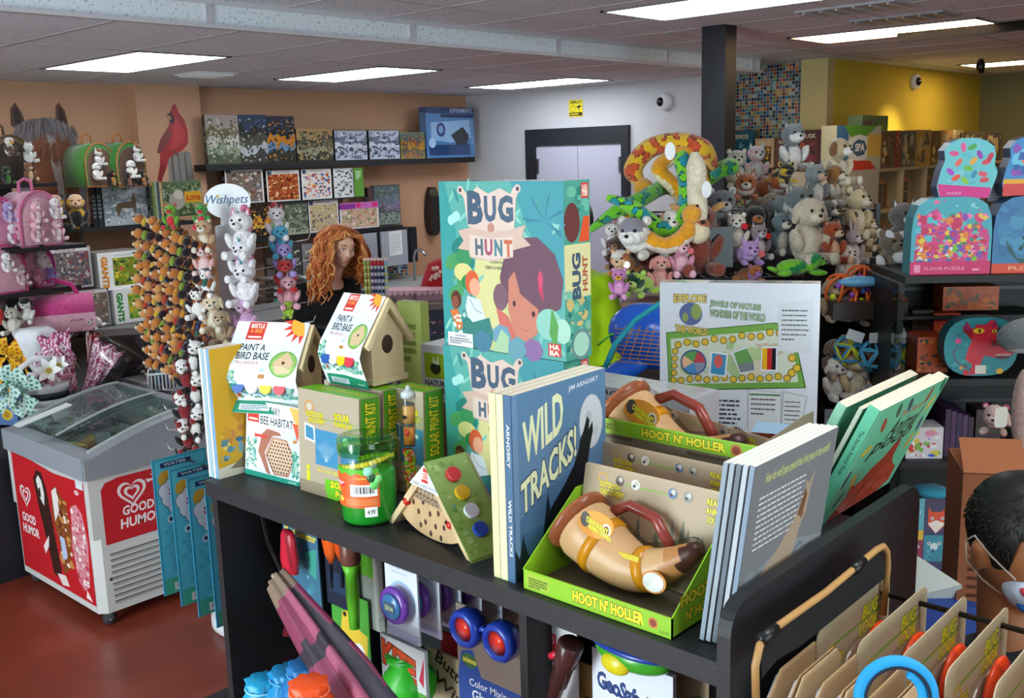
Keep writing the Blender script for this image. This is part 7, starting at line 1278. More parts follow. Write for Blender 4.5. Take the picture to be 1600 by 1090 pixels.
# acrylic divider
mb = MB(); a = atd(1413,640,3.0); mb.box((0,0,-a.z+.001),(.28,.004,.33), 'ffffff'); tag(mb.build('acrylic_panel', 'glass', loc=a, rot=(0,0, R(30))), 'clear acrylic divider between the rack and the black shelving', 'panel')
# ================================================================ AROUND THE PERSON IN GREEN: wooden shelf, blue pool toy
A = atd(962,500,3.75); t = thing('wooden_shelf', 'brown wooden shelf under the lime tiger plush', 'shelf', (A.x, A.y, 0),-60); z = atd(980,474,3.7).z
part('board', (.02,0, z-.05),(.6,.35, z), '7a5040', 'wood', t); part('side', (.02,.02,0),(.05,.33, z-.051), '5a3a30', 'wood', t); part('lattice_back', (.06,.3,.1),(.6,.32, z-.06), '4a3a34', 'wood', t)
t = thing('pool_toy', 'bright blue inflated dolphin-like pool toy behind the ant habitat box', 'toy', atd(1005,545,3.1),-50)
mb = MB(); mb.ell((.02,0,.04),(.13,.09,.1), '1f5fd0', (0,20,0),20,13); mb.build('body', 'gloss', t); mb = MB(); mb.ell((-.06,-.02,-.06),(.11,.05,.035), '1f5fd0', (0,-28,0),16,10); mb.ell((.1,-.01,-.06),(.03,.04,.1), '2a70e0', (0,10,0)); mb.build('flipper', 'gloss', t)
mb = MB(); mb.tube([(-.14,-.03,.02),(-.1,-.035,.055),(-.03,-.04,.04),(0,-.04,.0)], .004, '58c030', 6); mb.build('green_trim', 'plastic', t)
mb = MB(); mb.box((2.42,1.55,0),(2.95,2.1,1.17), '2a2624'); tag(mb.build('toy_crate', 'black_laminate'), 'dark crate under the blue pool toy', 'crate')
t = thing('hoop_net', 'teal hoop of a net leaning in front of the blue pool toy', 'net', atd(945,575,2.95),-47); mb = MB(); mb.tube([(0,0,0),(.03,0,.07),(.09,0,.14),(.16,0,.185),(.24,0,.2)], .008, '1fa0b0', 8); mb.build('hoop', 'rubber', t)
mb = MB()
for i in range(9): mb.tube([(.02+.025*i, .002,.02),(.06+.022*i, .002,.12)], .0015, 'b07840', 4); mb.tube([(.03,.002,.02+.012*i),(.2,.002,.0+.012*i)], .0015, 'b07840', 4)
mb.build('mesh_net', 'fabric', t)
snake('green plush snake head curled beside the blue pool toy', [(975,530),(985,498),(1000,492),(1008,515)], 3.3,.03, '6ab83a', '3a7a2a', None, head='8ac84a')
# ================================================================ YELLOW CORNER: cubby shelf with wooden toys
t = thing('cubby_shelf', 'pale wooden cubby shelf full of wooden toys by the yellow wall', 'shelf', (6.0,2.72,0),0)
q = ony(1310,268,3.3); q2 = ony(1462,262,3.3); YQ = 3.3; cx0 = ony(1372,300, YQ).x; cx1 = cx0+1.75; zq = q.z
t.location = (cx0, YQ, 0); tb = [zq, ony(1400,330, YQ).z, ony(1400,395, YQ).z, .9,.5]
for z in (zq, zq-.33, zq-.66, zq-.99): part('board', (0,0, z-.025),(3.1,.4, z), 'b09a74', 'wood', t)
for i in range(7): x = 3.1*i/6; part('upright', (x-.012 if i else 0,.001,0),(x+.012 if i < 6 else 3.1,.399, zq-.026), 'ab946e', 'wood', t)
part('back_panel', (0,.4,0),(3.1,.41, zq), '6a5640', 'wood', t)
a = ony(1306,300, YQ); part('end_cabinet', (a.x-cx0,0,0),(-.002,.4, zq-.0), 'a8a090', 'plastic', t)
rg = random.Random(31)
def dollhouse(label, x, z, w_, h_, c, d_=.16):
  t = thing('wooden_toy', label, 'wooden toy', (x, YQ+.08, z+.001),0, 'wooden toys in the cubby shelf')
  part('toy_base', (0,0,0),(w_, d_, .015), c, 'wood', t); mb = MB()
  for k in range(3): mb.box((w_*k/2-.008*k, .01,.015),(w_*k/2+.012-.008*k, .03, h_), c)
  mb.box((0,.01, h_*.55),(w_, .03, h_*.6), c); mb.prism([(0, h_),(w_, h_),(w_/2, h_*1.25)], .01,.03, 'c88a4a', 'y'); mb.build('toy_frame', 'wood', t)
  mb = MB(); mb.box((w_*.2,.04,.015),(w_*.45,.1, h_*.4), rg.choice(['a83a2a', '3a5a7a', 'c8a050'])); mb.box((w_*.55,.04,.015),(w_*.8,.1, h_*.3), rg.choice(['d8c8a0', '6a3a2a', '8a9a5a'])); mb.build('toy_blocks', 'wood', t)
k = 0
for j, z in enumerate((zq-.33, zq-.66, zq-.99)):
  for i in range(4): dollhouse(['wooden play stove in the upper left cubby', 'wooden barn with diamond cut-outs in the second upper cubby', 'wooden garage in the third upper cubby', 'wooden dollhouse in the upper right cubby', 'wooden market stall in the middle left cubby', 'wooden castle in the second middle cubby', 'wooden crane in the third middle cubby', 'wooden fort in the middle right cubby', 'wooden train set in the lower left cubby', 'wooden farm in the second lower cubby', 'wooden bridge in the third lower cubby', 'wooden stable in the lower right cubby'][k], cx0+.07+3.1*i/6, z, .33,.2, ['8a5a34', 'c8a070', 'a8703c', 'b88a54'][(i+j) % 4]); k += 1
def topbox(label, px, c, art, dY=.0, mt='wrap', zb=zq):
  a = ony(px[0], px[2], YQ+dY); b = ony(px[1], px[2], YQ+dY); carton('boxed_toy', label, 'box', (a.x, YQ+dY, zb+.001), b.x-a.x-.003,.12, a.z-zb, c, {'F': art}, 0, mt=mt, group='boxed toys on top of the cubby shelf')
def spa(a):
  a.rect(0,0,1,1, 'b8b8a0'); a.rect(0,0,.25,1, '3a6a9a'); a.poly([(.15,1),(.9,1),(.6,.7),(.3,.75)], '5a9a3a'); a.ell(.5,.5,.3,.3, 'd8dcd8', 12); a.ell(.5,.5,.17,.2, '3a5a7a', 7); a.text('SPA', .4,.42,.62,.6, 'f0f0f0', .04); a.poly([(.2,0),(.9,0),(.75,.2),(.3,.22)], 'c83a2c'); a.rect(.68,.3,1,.8, 'd8b04a')
topbox('large colourful craft box with a white splash, left end of the cubby top', (1308,1378,196), 'a8a890', spa)
topbox('small green and brown box perched on the colourful craft box', (1348,1388,180), '5a7a4a', lambda a: (a.rect(0,0,1,1, '5f7a48'), a.rect(0,.1,.4,.9, '6a5a5a'), a.collage(.4,.1,1,.9, ['7aa03a', '3a5a2a', 'a8803a'], 20,3,.12)),.13)
for i, (x0, x1, y, c) in enumerate(((1378,1400,205, '6a4a3a'),(1401,1409,204, '8a2a2a'),(1410,1432,205, '5a5a54'),(1433,1456,203, 'b8843c'),(1457,1470,205, '6a4a2a'),(1471,1488,204, 'a87a44'),(1489,1505,203, 'c8b080'),(1506,1540,206, '5a5040'),(1541,1566,208, '4a3a3c'))):
  topbox(['brown craft box second on the cubby top', 'thin dark red box on the cubby top', 'grey box with a plastic window on the cubby top', 'golden wooden kit box with a peaked roof picture', 'narrow brown box right of the golden kit', 'tan box near the middle of the cubby top', 'pale box right of the middle of the cubby top', 'olive boxes at the right of the cubby top', 'dark box at the right end of the cubby top'][i], (x0, x1, y), c, lambda a, c=c, i=i: (a.rect(0,0,1,1, c), a.collage(.05,.05,.95,.95, [c, 'c8a868', '6a4a34', 'a89a80', '3a2c24'], 26, i, .2)))
# shelf of games in front of the tiles
XT = 8.1; zt2 = onx(1200,262, XT).z; t = thing('game_shelf', 'dark shelf of games in front of the mosaic wall', 'shelf', (XT-.02,4.06,0)); part('board', (0,-.05, zt2-.03),(.2,1.0, zt2), '2a2420', 'black_laminate', t); part('side', (0,-.05,0),(.19,-.02, zt2-.031), '2a2420', 'black_laminate', t)
for i, (x0, x1, y, c) in enumerate(((1143,1177,205, '2a5a6a'),(1180,1210,217, 'c8a884'),(1212,1240,215, '6a4438'),(1244,1284,204, '4a2424'))):
  a = onx(x0, y, XT); b = onx(x1, y, XT); carton('boxed_game', ['tall teal boxed game left on the shelf before the mosaic', 'cream-framed boxed game with a yellow picture before the mosaic', 'brown boxed game before the mosaic', 'dark maroon boxed game at the right of the mosaic shelf'][i], 'box', (XT, a.y, zt2+.001), a.y-b.y-.004,.08, a.z-zt2, c, {'F': lambda q, i=i, c=c: (q.rect(.04,.04,.96,.96, c), q.rect(.14,.12,.86,.72, ['1f4a5a', '3a3a20', '5a3a30', '6a2c24'][i]), q.collage(.16,.14,.84,.7, [['3a7a8a', '5a9aa0', '1a3a4a'], ['d8a03a', '7a8a2a', 'c8702a'], ['8a5a44', 'a87a5a'], ['8a3a4a', 'c8643a', '2a1a1c']][i], 24, i, .12), q.text(['BOWOOD', 'DIXIT', 'RUNE', 'DIXIT'][i] if i == 0 else ['', 'DIG IT', 'RUNES', 'DUSK'][i], .2,.78,.8,.9, 'e0d0b0', .02))})
# ================================================================ RIGHT: black shelving with puzzle cases
U0 = atd(1425,432,3.2); yawR = -52; ar = R(yawR)
t = thing('black_shelving', 'tall black shelving unit of floor puzzles and toys at the right edge', 'shelf', (U0.x, U0.y, 0), yawR)
zR = [U0.z, atd(1500,592,3.2).z, atd(1500,640,3.2).z, atd(1480,745,3.15).z, .45]
for z in (zR[0], zR[1]-.012, zR[3]): part('board', (-.02,-.0, z-.022),(1.3,.4, z), '17171a', 'black_laminate', t)
part('board', (-.02,.0,.42),(1.3,.4,.45), '17171a', 'black_laminate', t); part('slat_back', (-.02,.401,0),(1.3,.42, zR[0]+.02), '161619', 'black_laminate', t); part('end_panel', (-.04,0,0),(-.021,.41, zR[0]-.023), '121214', 'black_laminate', t)
for z in (zR[2]+.0, zR[2]-.09, zR[0]-.1): part('slat_groove', (0,.395, z),(1.3,.4005, z+.012), '3a3a3e', 'plastic', t)
def onsh(x, z, off=.02): return V((U0.x+math.cos(ar)*x-math.sin(ar)*off, U0.y+math.sin(ar)*x+math.cos(ar)*off, z+.001))
def shx(px, py, off=.02):     # x along the shelf front, height
  n_ = V((math.sin(ar),-math.cos(ar),0)); O = onsh(0,0, off); v = ray(px, py); k = ((O-CAM).dot(n_))/v.dot(n_); p = CAM+v*k; return (p-O).dot(V((math.cos(ar), math.sin(ar),0))), p.z
def casebox(name, label, px, zb, outline, c, art, dp=.06, off=.03, cat='puzzle', handle=None, side='3a6a70'):
  x0, z_ = shx(px[0], px[3], off); x1, _ = shx(px[1], px[3], off); _, zt_ = shx((px[0]+px[1])/2, px[2], off); w_ = x1-x0; h_ = zt_-zb; t = thing(name, label, cat, onsh(x0, zb, off), yawR)
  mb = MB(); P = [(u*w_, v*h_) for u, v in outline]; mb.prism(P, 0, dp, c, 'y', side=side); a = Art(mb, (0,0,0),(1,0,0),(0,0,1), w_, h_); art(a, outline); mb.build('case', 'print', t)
  if handle: mb = MB(); mb.tube([(w_*.4, dp*.5, h_-.003),(w_*.42, dp*.5, h_+.02),(w_*.58, dp*.5, h_+.02),(w_*.6, dp*.5, h_-.003)], .004, handle, 6); mb.build('handle', 'fabric', t)
  return t
arch = [(0,0),(1,0),(1,.55),(.98,.75),(.92,.9),(.8,.98),(.65,1),(.35,1),(.2,.98),(.08,.9),(.02,.75),(0,.55)]
hour = [(.04,0),(.86,0),(.9,.1),(.97,.3),(1,.42),(.94,.56),(.95,.7),(.92,.85),(.78,.95),(.6,1),(.35,1),(.18,.93),(.08,.8),(.1,.64),(.04,.48),(0,.3),(-.02,.2)]
def coral(a, o):
  a.poly(o, '4aa8b8'); a.poly([(.04,.15),(.96,.15),(.97,.5),(.85,.66),(.7,.6),(.6,.82),(.45,.66),(.3,.86),(.16,.76),(.06,.5)], 'd04484'); a.collage(.04,.2,.96,.8, ['d8387a', 'e85a9a', 'c82a5a', 'e8803a', '8a4ab0', 'e8c83a', '3a8a6a', '5ac0c8', 'f07ab0'], 190,4,.065); a.collage(.06,.15,.94,.4, ['d83a4a', 'e8903a', '4a6ab0', '7ac03a', 'f0e0e0', 'c83a8a'], 60,6,.05); a.collage(.15,.8,.85,.97, ['e86a9a', 'e8c84a', '8ad0d8'], 10,8,.04)
  a.rect(0,0,1,.17, 'd02a6a'); a.text('FLOOR PUZZLE', .18,.06,.68,.1, 'f0a0c0', .01); a.rect(.05,.03,.13,.13, 'e890b0'); a.words(.78,.04,.96,.08,1, 'f0b0cc', 3)
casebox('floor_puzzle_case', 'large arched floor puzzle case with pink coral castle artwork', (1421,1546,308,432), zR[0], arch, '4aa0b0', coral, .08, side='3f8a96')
def drag(a, o):
  a.poly(o, '3a78a8'); a.collage(.03,.2,.97,.95, ['3f84b4', '346ca0', '4a90b8'], 40,3,.12); pts = [(.35,.95),(.55,.9),(.65,.75),(.5,.62),(.6,.5),(.8,.42),(.85,.25),(.6,.16),(.3,.2),(.15,.45),(.18,.3),(.35,.1),(.7,.08),(.98,.2),(.98,.5),(.8,.62),(.75,.85),(.55,.98)]; a.poly(pts, '1f5a58'); a.collage(.3,.2,.9,.8, ['2a6a64', '1a4a4c', '3a7a6a'], 24,5,.06); a.rect(0,0,1,.13, 'd84a30'); a.text('PUZZLE', .2,.04,.7,.09, 'f0b090', .01)
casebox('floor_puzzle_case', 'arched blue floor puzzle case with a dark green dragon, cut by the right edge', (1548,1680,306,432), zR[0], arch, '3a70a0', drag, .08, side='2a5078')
def merm(a, o):
  a.poly(o, '6ac4cc'); a.collage(.12,.22,.85,.93, ['7accd4', '5ab8c4'], 26,3,.08)
  for x, y, c in ((.25,.75, 'e04a8a'),(.33,.6, 'e86a5a'),(.3,.35, 'e8502a'),(.5,.5, '6ab83a'),(.55,.85, '4aa84a'),(.68,.72, '9a3ab0'),(.8,.6, 'd83a5a'),(.6,.4, '3a90b0'),(.45,.3, '8ac83a'),(.75,.4, 'e0506a'),(.78,.3, 'd8404a'),(.4,.85, 'e85a9a'),(.2,.45, 'b04ac0'),(.58,.62, 'e8a83a'),(.86,.68, 'c82a4a')): a.ell(x, y, .085,.045, c, 9, rot=(x*700) % 180)
  a.poly([(.05,0),(.86,0),(.9,.12),(.9,.17),(.0,.25),(-.0,.2)], 'd82a8a'); a.text('PUZZLE', .16,.07,.4,.11, 'f0b0d8', .01)
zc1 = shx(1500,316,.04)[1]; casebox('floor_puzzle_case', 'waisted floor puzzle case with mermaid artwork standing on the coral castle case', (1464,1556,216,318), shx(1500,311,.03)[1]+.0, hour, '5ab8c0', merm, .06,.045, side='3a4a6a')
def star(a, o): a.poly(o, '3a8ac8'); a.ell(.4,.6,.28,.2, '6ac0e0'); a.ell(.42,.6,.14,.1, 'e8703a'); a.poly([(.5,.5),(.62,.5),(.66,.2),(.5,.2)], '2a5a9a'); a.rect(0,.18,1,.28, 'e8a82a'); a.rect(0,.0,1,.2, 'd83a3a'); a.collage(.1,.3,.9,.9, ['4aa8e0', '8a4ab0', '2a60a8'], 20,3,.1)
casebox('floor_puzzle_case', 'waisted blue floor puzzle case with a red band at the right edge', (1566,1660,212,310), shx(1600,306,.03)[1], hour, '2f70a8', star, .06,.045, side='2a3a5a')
casebox('instruction_sheet', 'pale text sheet wedged between the two waisted puzzle cases', (1543,1566,262,316), shx(1550,316,.07)[1], [(0,0),(1,0),(1,1),(0,1)], 'b8b0b8', lambda a, o: a.words(.1,.05,.9,.95,10, '8a7a84', 3,.3),.004,.12, cat='sheet')
def obox(label, px, zb, c, pal, off, dp=.1, mt='print', name='boxed_game', txt=None, n=30, group=None):
  x0, _ = shx(px[0], px[3], off); x1, _ = shx(px[1], px[3], off); _, zt_ = shx((px[0]+px[1])/2, px[2], off)
  return carton(name, label, 'box', onsh(x0, zb, off), x1-x0-.002, dp, zt_-zb, c, {'F': lambda a: (a.rect(0,0,1,1, c), a.collage(.03,.03,.97,.97, pal, n, 4,.12), a.text(txt, .1,.35,.9,.6, 'e8d8b0', .03) if txt else None)}, yawR, mt=mt, group=group)
z1_ = zR[1]-.012
obox('orange boxed game with a fish on the shelf under the coral castle case', (1472,1560,448,492), shx(1500,489,.2)[1], 'c85a2a', ['b84a24', 'd8702c', '8a5a3a', '3a5a4a'], .25,.1)
obox('red-orange boxed game behind the round dragon case', (1458,1500,490,530), shx(1470,530,.2)[1], 'b83c24', ['c84a24', 'e08a2a'], .22,.1)
obox('dark brown boxed game at the left of the dragon shelf', (1424,1458,485,532), shx(1440,532,.2)[1], '4a2e24', ['5a3a2a', '3a2420'], .26,.1)
obox('orange and green boxed game with cat artwork, lowest left on the dragon shelf', (1432,1482,527,578), z1_, 'b84c24', ['c86a2a', '8a3a1c', '3a3424', 'd8902c'], .1,.12)
for i, z in enumerate((shx(1500,489,.25)[1], shx(1470,530,.22)[1])): part('board', (.02,.2, z-.012),(.5,.39, z-.001), '1a1a1e', 'black_laminate', t)
def rdrag(a, o):
  a.poly([(x, y) for x, y in o], '2a8a94'); a.collage(.12,.12,.88,.88, ['1f7a8a', '3a9aa0', '2a6a7a', '349a94'], 40,3,.07); a.poly([(.3,.92),(.25,.78),(.4,.8),(.42,.86),(.55,.86),(.62,.95),(.7,.82),(.68,.74),(.82,.66),(.94,.52),(.92,.36),(.8,.3),(.68,.32),(.55,.36),(.5,.2),(.6,.06),(.35,.04),(.4,.2),(.3,.3),(.34,.5),(.38,.6),(.36,.8)], 'c8283c')
  a.poly([(.3,.92),(.24,.8),(.35,.74)], '8a1f5a'); a.poly([(.66,.95),(.7,.84),(.62,.8)], '8a1f5a'); a.ell(.46,.76,.075,.045, 'e0c82a', 12); a.ell(.47,.76,.015,.035, '1a1414', 8); a.ell(.66,.75,.03,.03, 'e0c82a', 10); a.ell(.66,.75,.01,.02, '1a1414', 8); a.ell(.68,.55,.06,.05, '7a1428', 12); a.poly([(.7,.38),(.78,.35),(.9,.38),(.88,.32),(.76,.29),(.69,.32)], '5a0f20')
  for i in range(6): a.poly([(.7+.032*i, .375),(.725+.032*i, .375),(.712+.032*i, .34)], 'f0ece8')
  a.line([(.4,.12),(.2,.25),(.14,.4),(.2,.52)], .012, '7a2a5a'); a.ell(.2,.6,.045,.045, 'e04a8a', 6); a.rect(.44,.06,.58,.2, 'e0d8c8'); a.ell(.76,.1,.05,.05, 'e0b02a', 8); a.ell(.32,.08,.04,.05, 'c8281f', 9); a.ell(.26,.16,.03,.03, 'e0902a', 8)
roundo = [(.5+.5*math.cos(R(q))*(1-.04*math.cos(R(4*q))),.5+.5*math.sin(R(q))*(1-.05*math.cos(R(4*q)))) for q in range(0,360,12)]
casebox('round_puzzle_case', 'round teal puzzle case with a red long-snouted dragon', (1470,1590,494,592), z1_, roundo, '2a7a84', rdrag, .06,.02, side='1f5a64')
p = onsh(.56, z1_+.22,.05); tk = thing('plush_shark', 'grey shark plush poking out right of the round dragon case', 'soft toy', atd(1592,524,3.1),-100); mb = MB(); mb.ell((0,.05,0),(.055,.16,.05), '5a6468', None, 16,11); mb.ell((0,.06,-.02),(.045,.14,.04), 'a8a8a8', None, 14,9); mb.build('body', 'plush', tk); mb = MB(); mb.ell((-.045,-.03,.015),.008, '101010'); mb.build('eye', 'gloss', tk)
plush('plush_pony', 'small white pony plush with a pink mane and a tag', atd(1556,672,3.0),-80,.15, c='d8b8b0', belly='e8ccc4', ears='round', earc='c84a7a', patch='e0c0b8', pose='lie')
mb = MB(); mb.rbox((0,0,0),(.035,.002,.06), 'd0ccc0', .01); tag(mb.build('hang_tag', 'paper', loc=atd(1553,668,2.85), rot=(0,0, R(-50))), 'cream tag on the pink-maned pony', 'tag')
mb = MB(); mb.ell((0,0,0),(.03,.03,.12), 'b89a90', None, 14,9); tag(mb.build('plush_toy', 'plush', loc=atd(1598,640,2.85)), 'beige plush arm at the right edge above the cardboard box', 'soft toy')
obox('white boxed building set with a red and blue picture', (1414,1472,668,736), zR[3], 'd0c8cc', ['d88aa0', 'e0e0e0', 'c83a3a', '3a5ac0', 'd8c040', '7ab04a'], .03,.1, n=40)
for i in range(5): obox('purple boxed craft kit standing edge-on right of the white building set', (1473+9*i, 1482+9*i, 640+3*i, 736), zR[3], ['3a2040', '4a2a54', '352044', '4a3050', '302038'][i], ['5a3a64', '2a1830'], .05,.2, n=6, group='purple craft kits')
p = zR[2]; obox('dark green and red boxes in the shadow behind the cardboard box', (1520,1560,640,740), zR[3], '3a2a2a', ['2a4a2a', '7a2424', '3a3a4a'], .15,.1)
# stacking cube box
def cubes(a):
  a.rect(0,0,1,1, '2a3460'); a.rect(.0,.62,.42,1, '5aa8b8'); a.rect(.44,.6,.86,1, '3a3a5a'); a.rect(0,.5,.42,.62, 'd8b02a'); a.poly([(.5,.9),(.56,.84),(.76,.84),(.84,.9),(.84,.68),(.66,.58),(.5,.68)], 'd84a28'); a.poly([(.5,.7),(.66,.74),(.84,.7),(.66,.58)], 'f0e4d8'); a.rect(0,.26,.42,.5, '8a1f4a'); a.rect(.44,.24,.86,.56, '2a8aa0'); a.rect(0,0,.5,.26, 'c88a3a'); a.rect(.86,0,1,1, 'c8ccd4')
  for x, y in ((.12,.84),(.32,.84),(.58,.76),(.78,.76),(.1,.42),(.32,.42),(.54,.46),(.74,.46)): a.ell(x, y, .035, None, 'f0f0f0', 10); a.ell(x, y, .018, None, '1a1a22', 8)
  a.ell(.22,.36,.05,.05, '5a1430', 9); a.ell(.64,.42,.08,.05, 'd0e0e0', 8); a.collage(.02,.02,.48,.22, ['d8a04a', 'a8703a', '7a9a3a'], 16,3,.06); a.collage(.46,.26,.84,.4, ['1f6a84', '4aa0b8'], 12,4,.05)
x0, _ = shx(1410,880,.0); x1, _ = shx(1490,880,.0); _, zt_ = shx(1450,782,.0); carton('stacking_cube_box', 'tall box of animal stacking cubes with a red fox face', 'box', onsh(x0,.451,.02), x1-x0,.12, zt_-.451, '222a50', {'F': cubes}, yawR, mt='wrap')
p = atd(1440,790,2.85); mb = MB(); mb.ell((0,0,0),(.06,.06,.02), '2f8aa8', None, 12,7,.1); tag(mb.build('blue_scarf', 'fabric', loc=onsh(x0+.1, zt_+.012,.06)), 'crumpled teal cloth on top of the stacking cube box', 'cloth')
# white and blue packages in front
t = thing('paper_plane_pack', 'white and blue pointed packages standing below the stacking cube box', 'package', atd(1425,940,2.3),-50); mb = MB(); mb.add([V(p) for p in ((-.05,0,0),(.12,0,0),(-.04,.02,.14),(.1,-.02,.05))], [(0,1,3),(0,3,2),(1,0,2),(1,2,3)], 'c8c8c0'); mb.build('white_pack', 'print', t); mb = MB(); mb.box((-.02,-.05,-.1),(.13,.06,.01), '1f3f88'); Art(mb, (-.02,-.05,-.1),(1,0,0),(0,0,1),.15,.11).text('CRAFT', .3,.1,.95,.35, 'd8702a', .04); mb.build('blue_pack', 'print', t)
# cardboard box
A = atd(1490,1000,2.3); zt_ = 1.04; bx = thing('cardboard_box', 'tall brown corrugated cardboard box with open flaps beside the child', 'box', (A.x, A.y, 0),-62)
zc_ = atd(1497,712,2.35).z; w1 = .13; w2 = .2
for a_, b_ in (((0,0,0),(w1,.004, zc_)),((0, w2-.004,0),(w1, w2, zc_)),((0,0.0041,0),(.004, w2-.0041, zc_)),((w1-.004,.0041,0),(w1, w2-.0041, zc_))): part('box_wall', a_, b_, '8a5030', 'card', bx)
mb = MB(); a = Art(mb, (0,-.0002,.1),(1,0,0),(0,0,1), w1, zc_-.1); a.words(.15,.35,.4,.92,30, '4a2814', 4,.4); a.words(.5,.4,.72,.9,26, '4a2814', 5,.4); mb.build('printed_text', 'print', bx)
mb = MB(); mb.box((-.0,-.004,0),(w1,.0,.1), '9a5a34', Matrix.Translation((0,-.001, zc_)) @ Matrix.Rotation(R(-55),4, 'X')); mb.build('flap', 'card', bx); mb = MB(); mb.box((0,-.002,0),(.1,.002, w2), '7a4426', Matrix.Translation((w1,0, zc_)) @ Matrix.Rotation(R(40),4, 'Y') @ Matrix.Rotation(R(90),4, 'X') @ Matrix.Translation((0,0,-w2))); mb.build('flap', 'card', bx)
# ================================================================ UNDER THE BLACK TOP
def hang(name, label, px, X, w_, h_, d_, c, art, mt='print', cat='card', yaw=-90, tilt=0, group=None, roll=0):
  p = onx(px[0], px[1], X); return carton(name, label, cat, (p.x, p.y, p.z-h_), w_, d_, h_, c, {'F': art}, yaw, tilt, roll, mt, group)
XI = 1.27
def peg(label, y, z, x0=1.61, x1=1.25): t = thing('peg_hook', label, 'hook', (x0, y, z)); mb = MB(); mb.tube([(0,0,0),(x1-x0,0,0),(x1-x0-.005,0,.015)], .003, '2a2a2e', 6); mb.build('rod', 'plastic', t)
def metal(a):
  a.rect(0,0,1,1, '3f6a86'); a.collage(.05,.05,.95,.8, ['4a8aa0', '2f5a78', '3a7a8a', '5a9ab0'], 30,3,.12); a.text('Metal Detector', .04,.86,.96,.95, 'e0c82a', .03,.2); a.words(.04,.78,.7,.83,1, 'd8d8e0', 4); a.poly([(.6,.72),(.95,.8),(.9,.45),(.7,.5)], '3f9a8a'); a.rect(.1,.04,.5,.12, '8ab8d0')
hang('metal_detector_card', 'blue card reading Metal Detector with a red gadget, left end under the black top', (441,811), XI, .13,.215,.004, '3a6078', metal)
p = onx(463,880, XI-.01); t = thing('metal_detector', 'small red handheld metal detector on the blue card', 'toy', (p.x-.012, p.y, p.z-.01),-90); t.scale = (1.1,)*3; mb = MB(); mb.lathe([(.0,-.004),(.024,0),(.027,.03),(.023,.06),(.021,.08),(.014,.09),(0,.091)], 'c8283c', 24, Matrix.Translation((.008,-.01,0)), sy=.5); mb.build('body', 'gloss', t); mb = MB(); mb.box((-.012,-.016,.02),(.012,-.014,.035), 'e8a0a8'); mb.build('grip_label', 'print', t)
for i, (px, py, c, lab) in enumerate((((517,880),0, 'e05a1c', 'orange whistle compass with a black dial, left one'),((534,878),0, 'd04a1c', 'orange whistle compass, right one'))):
  p = onx(px[0], px[1], XI-.03-.01*i); t = thing('whistle_compass', lab, 'toy', p, -90, 'orange whistle compasses'); t.scale = (1.12,)*3; mb = MB(); mb.lathe([(.005,0),(.015,.02),(.021,.055),(.019,.075),(.01,.09),(0,.091)], c, 22, sy=.6); mb.build('body', 'gloss', t)
  mb = MB(); mb.ell((0,-.012,.06),(.01,.004,.01), '1a1a1c'); mb.build('dial', 'gloss', t); mb = MB(); mb.tube([(0,0,.09),(0,.005,.12)], .003, '1a1a20', 6); mb.build('cord', 'fabric', t); mb = MB(); mb.tube([(0,0,0),(0,-.002,-.05)], .004, '1a2440', 6); mb.build('tassel', 'fabric', t)
hang('compass_card', 'dark header card behind the orange whistles', (505,835), XI+.01,.1,.16,.003, '1a2438', lambda a: (a.rect(0,.7,1,1, '14181e'), a.rect(.1,.2,.9,.5, '1f3a5a')))
p = onx(553,960, XI-.04); t = thing('toy_torch', 'lime green toy torch with a brown end hanging head up', 'toy', p, -90); mb = MB(); mb.lathe([(.011,-.03),(.014,.05),(.013,.09),(.02,.115)], '6ac82a', 20); mb.build('barrel', 'plastic', t); mb = MB(); mb.lathe([(.02,.115),(.022,.12),(.022,.16),(.021,.162),(.0,.158)], '6a3c30', 20); mb.build('lamp_head', 'plastic', t)
def pony(a): a.rect(0,0,1,1, '4a9a3a'); a.rect(0,0,1,.3, '7a8a8a'); a.poly([(.2,.4),(.3,.75),(.55,.8),(.7,.6),(.95,.55),(.9,.2),(.5,.15)], 'd8b83a'); a.ell(.36,.72,.05, None, '2a2018', 8); a.ell(.7,.3,.16,.12, 'e0e0e0', 12)
hang('butterfly_card', 'green card with a yellow cartoon pony behind the toy torch', (516,915), XI+.02,.13,.19,.003, '3f8a34', pony)
for i in range(4): hang('toy_card', 'clear-edged toy card behind the toy torch', (548+9*i, 838+4*i), XI+.03+.03*i, .1,.2,.004, '8a9088', lambda a: (a.rect(.7,0,1,1, 'a8aca4'), a.rect(0,.6,.7,.95, '5aa02a')), group='toy cards behind the torch')
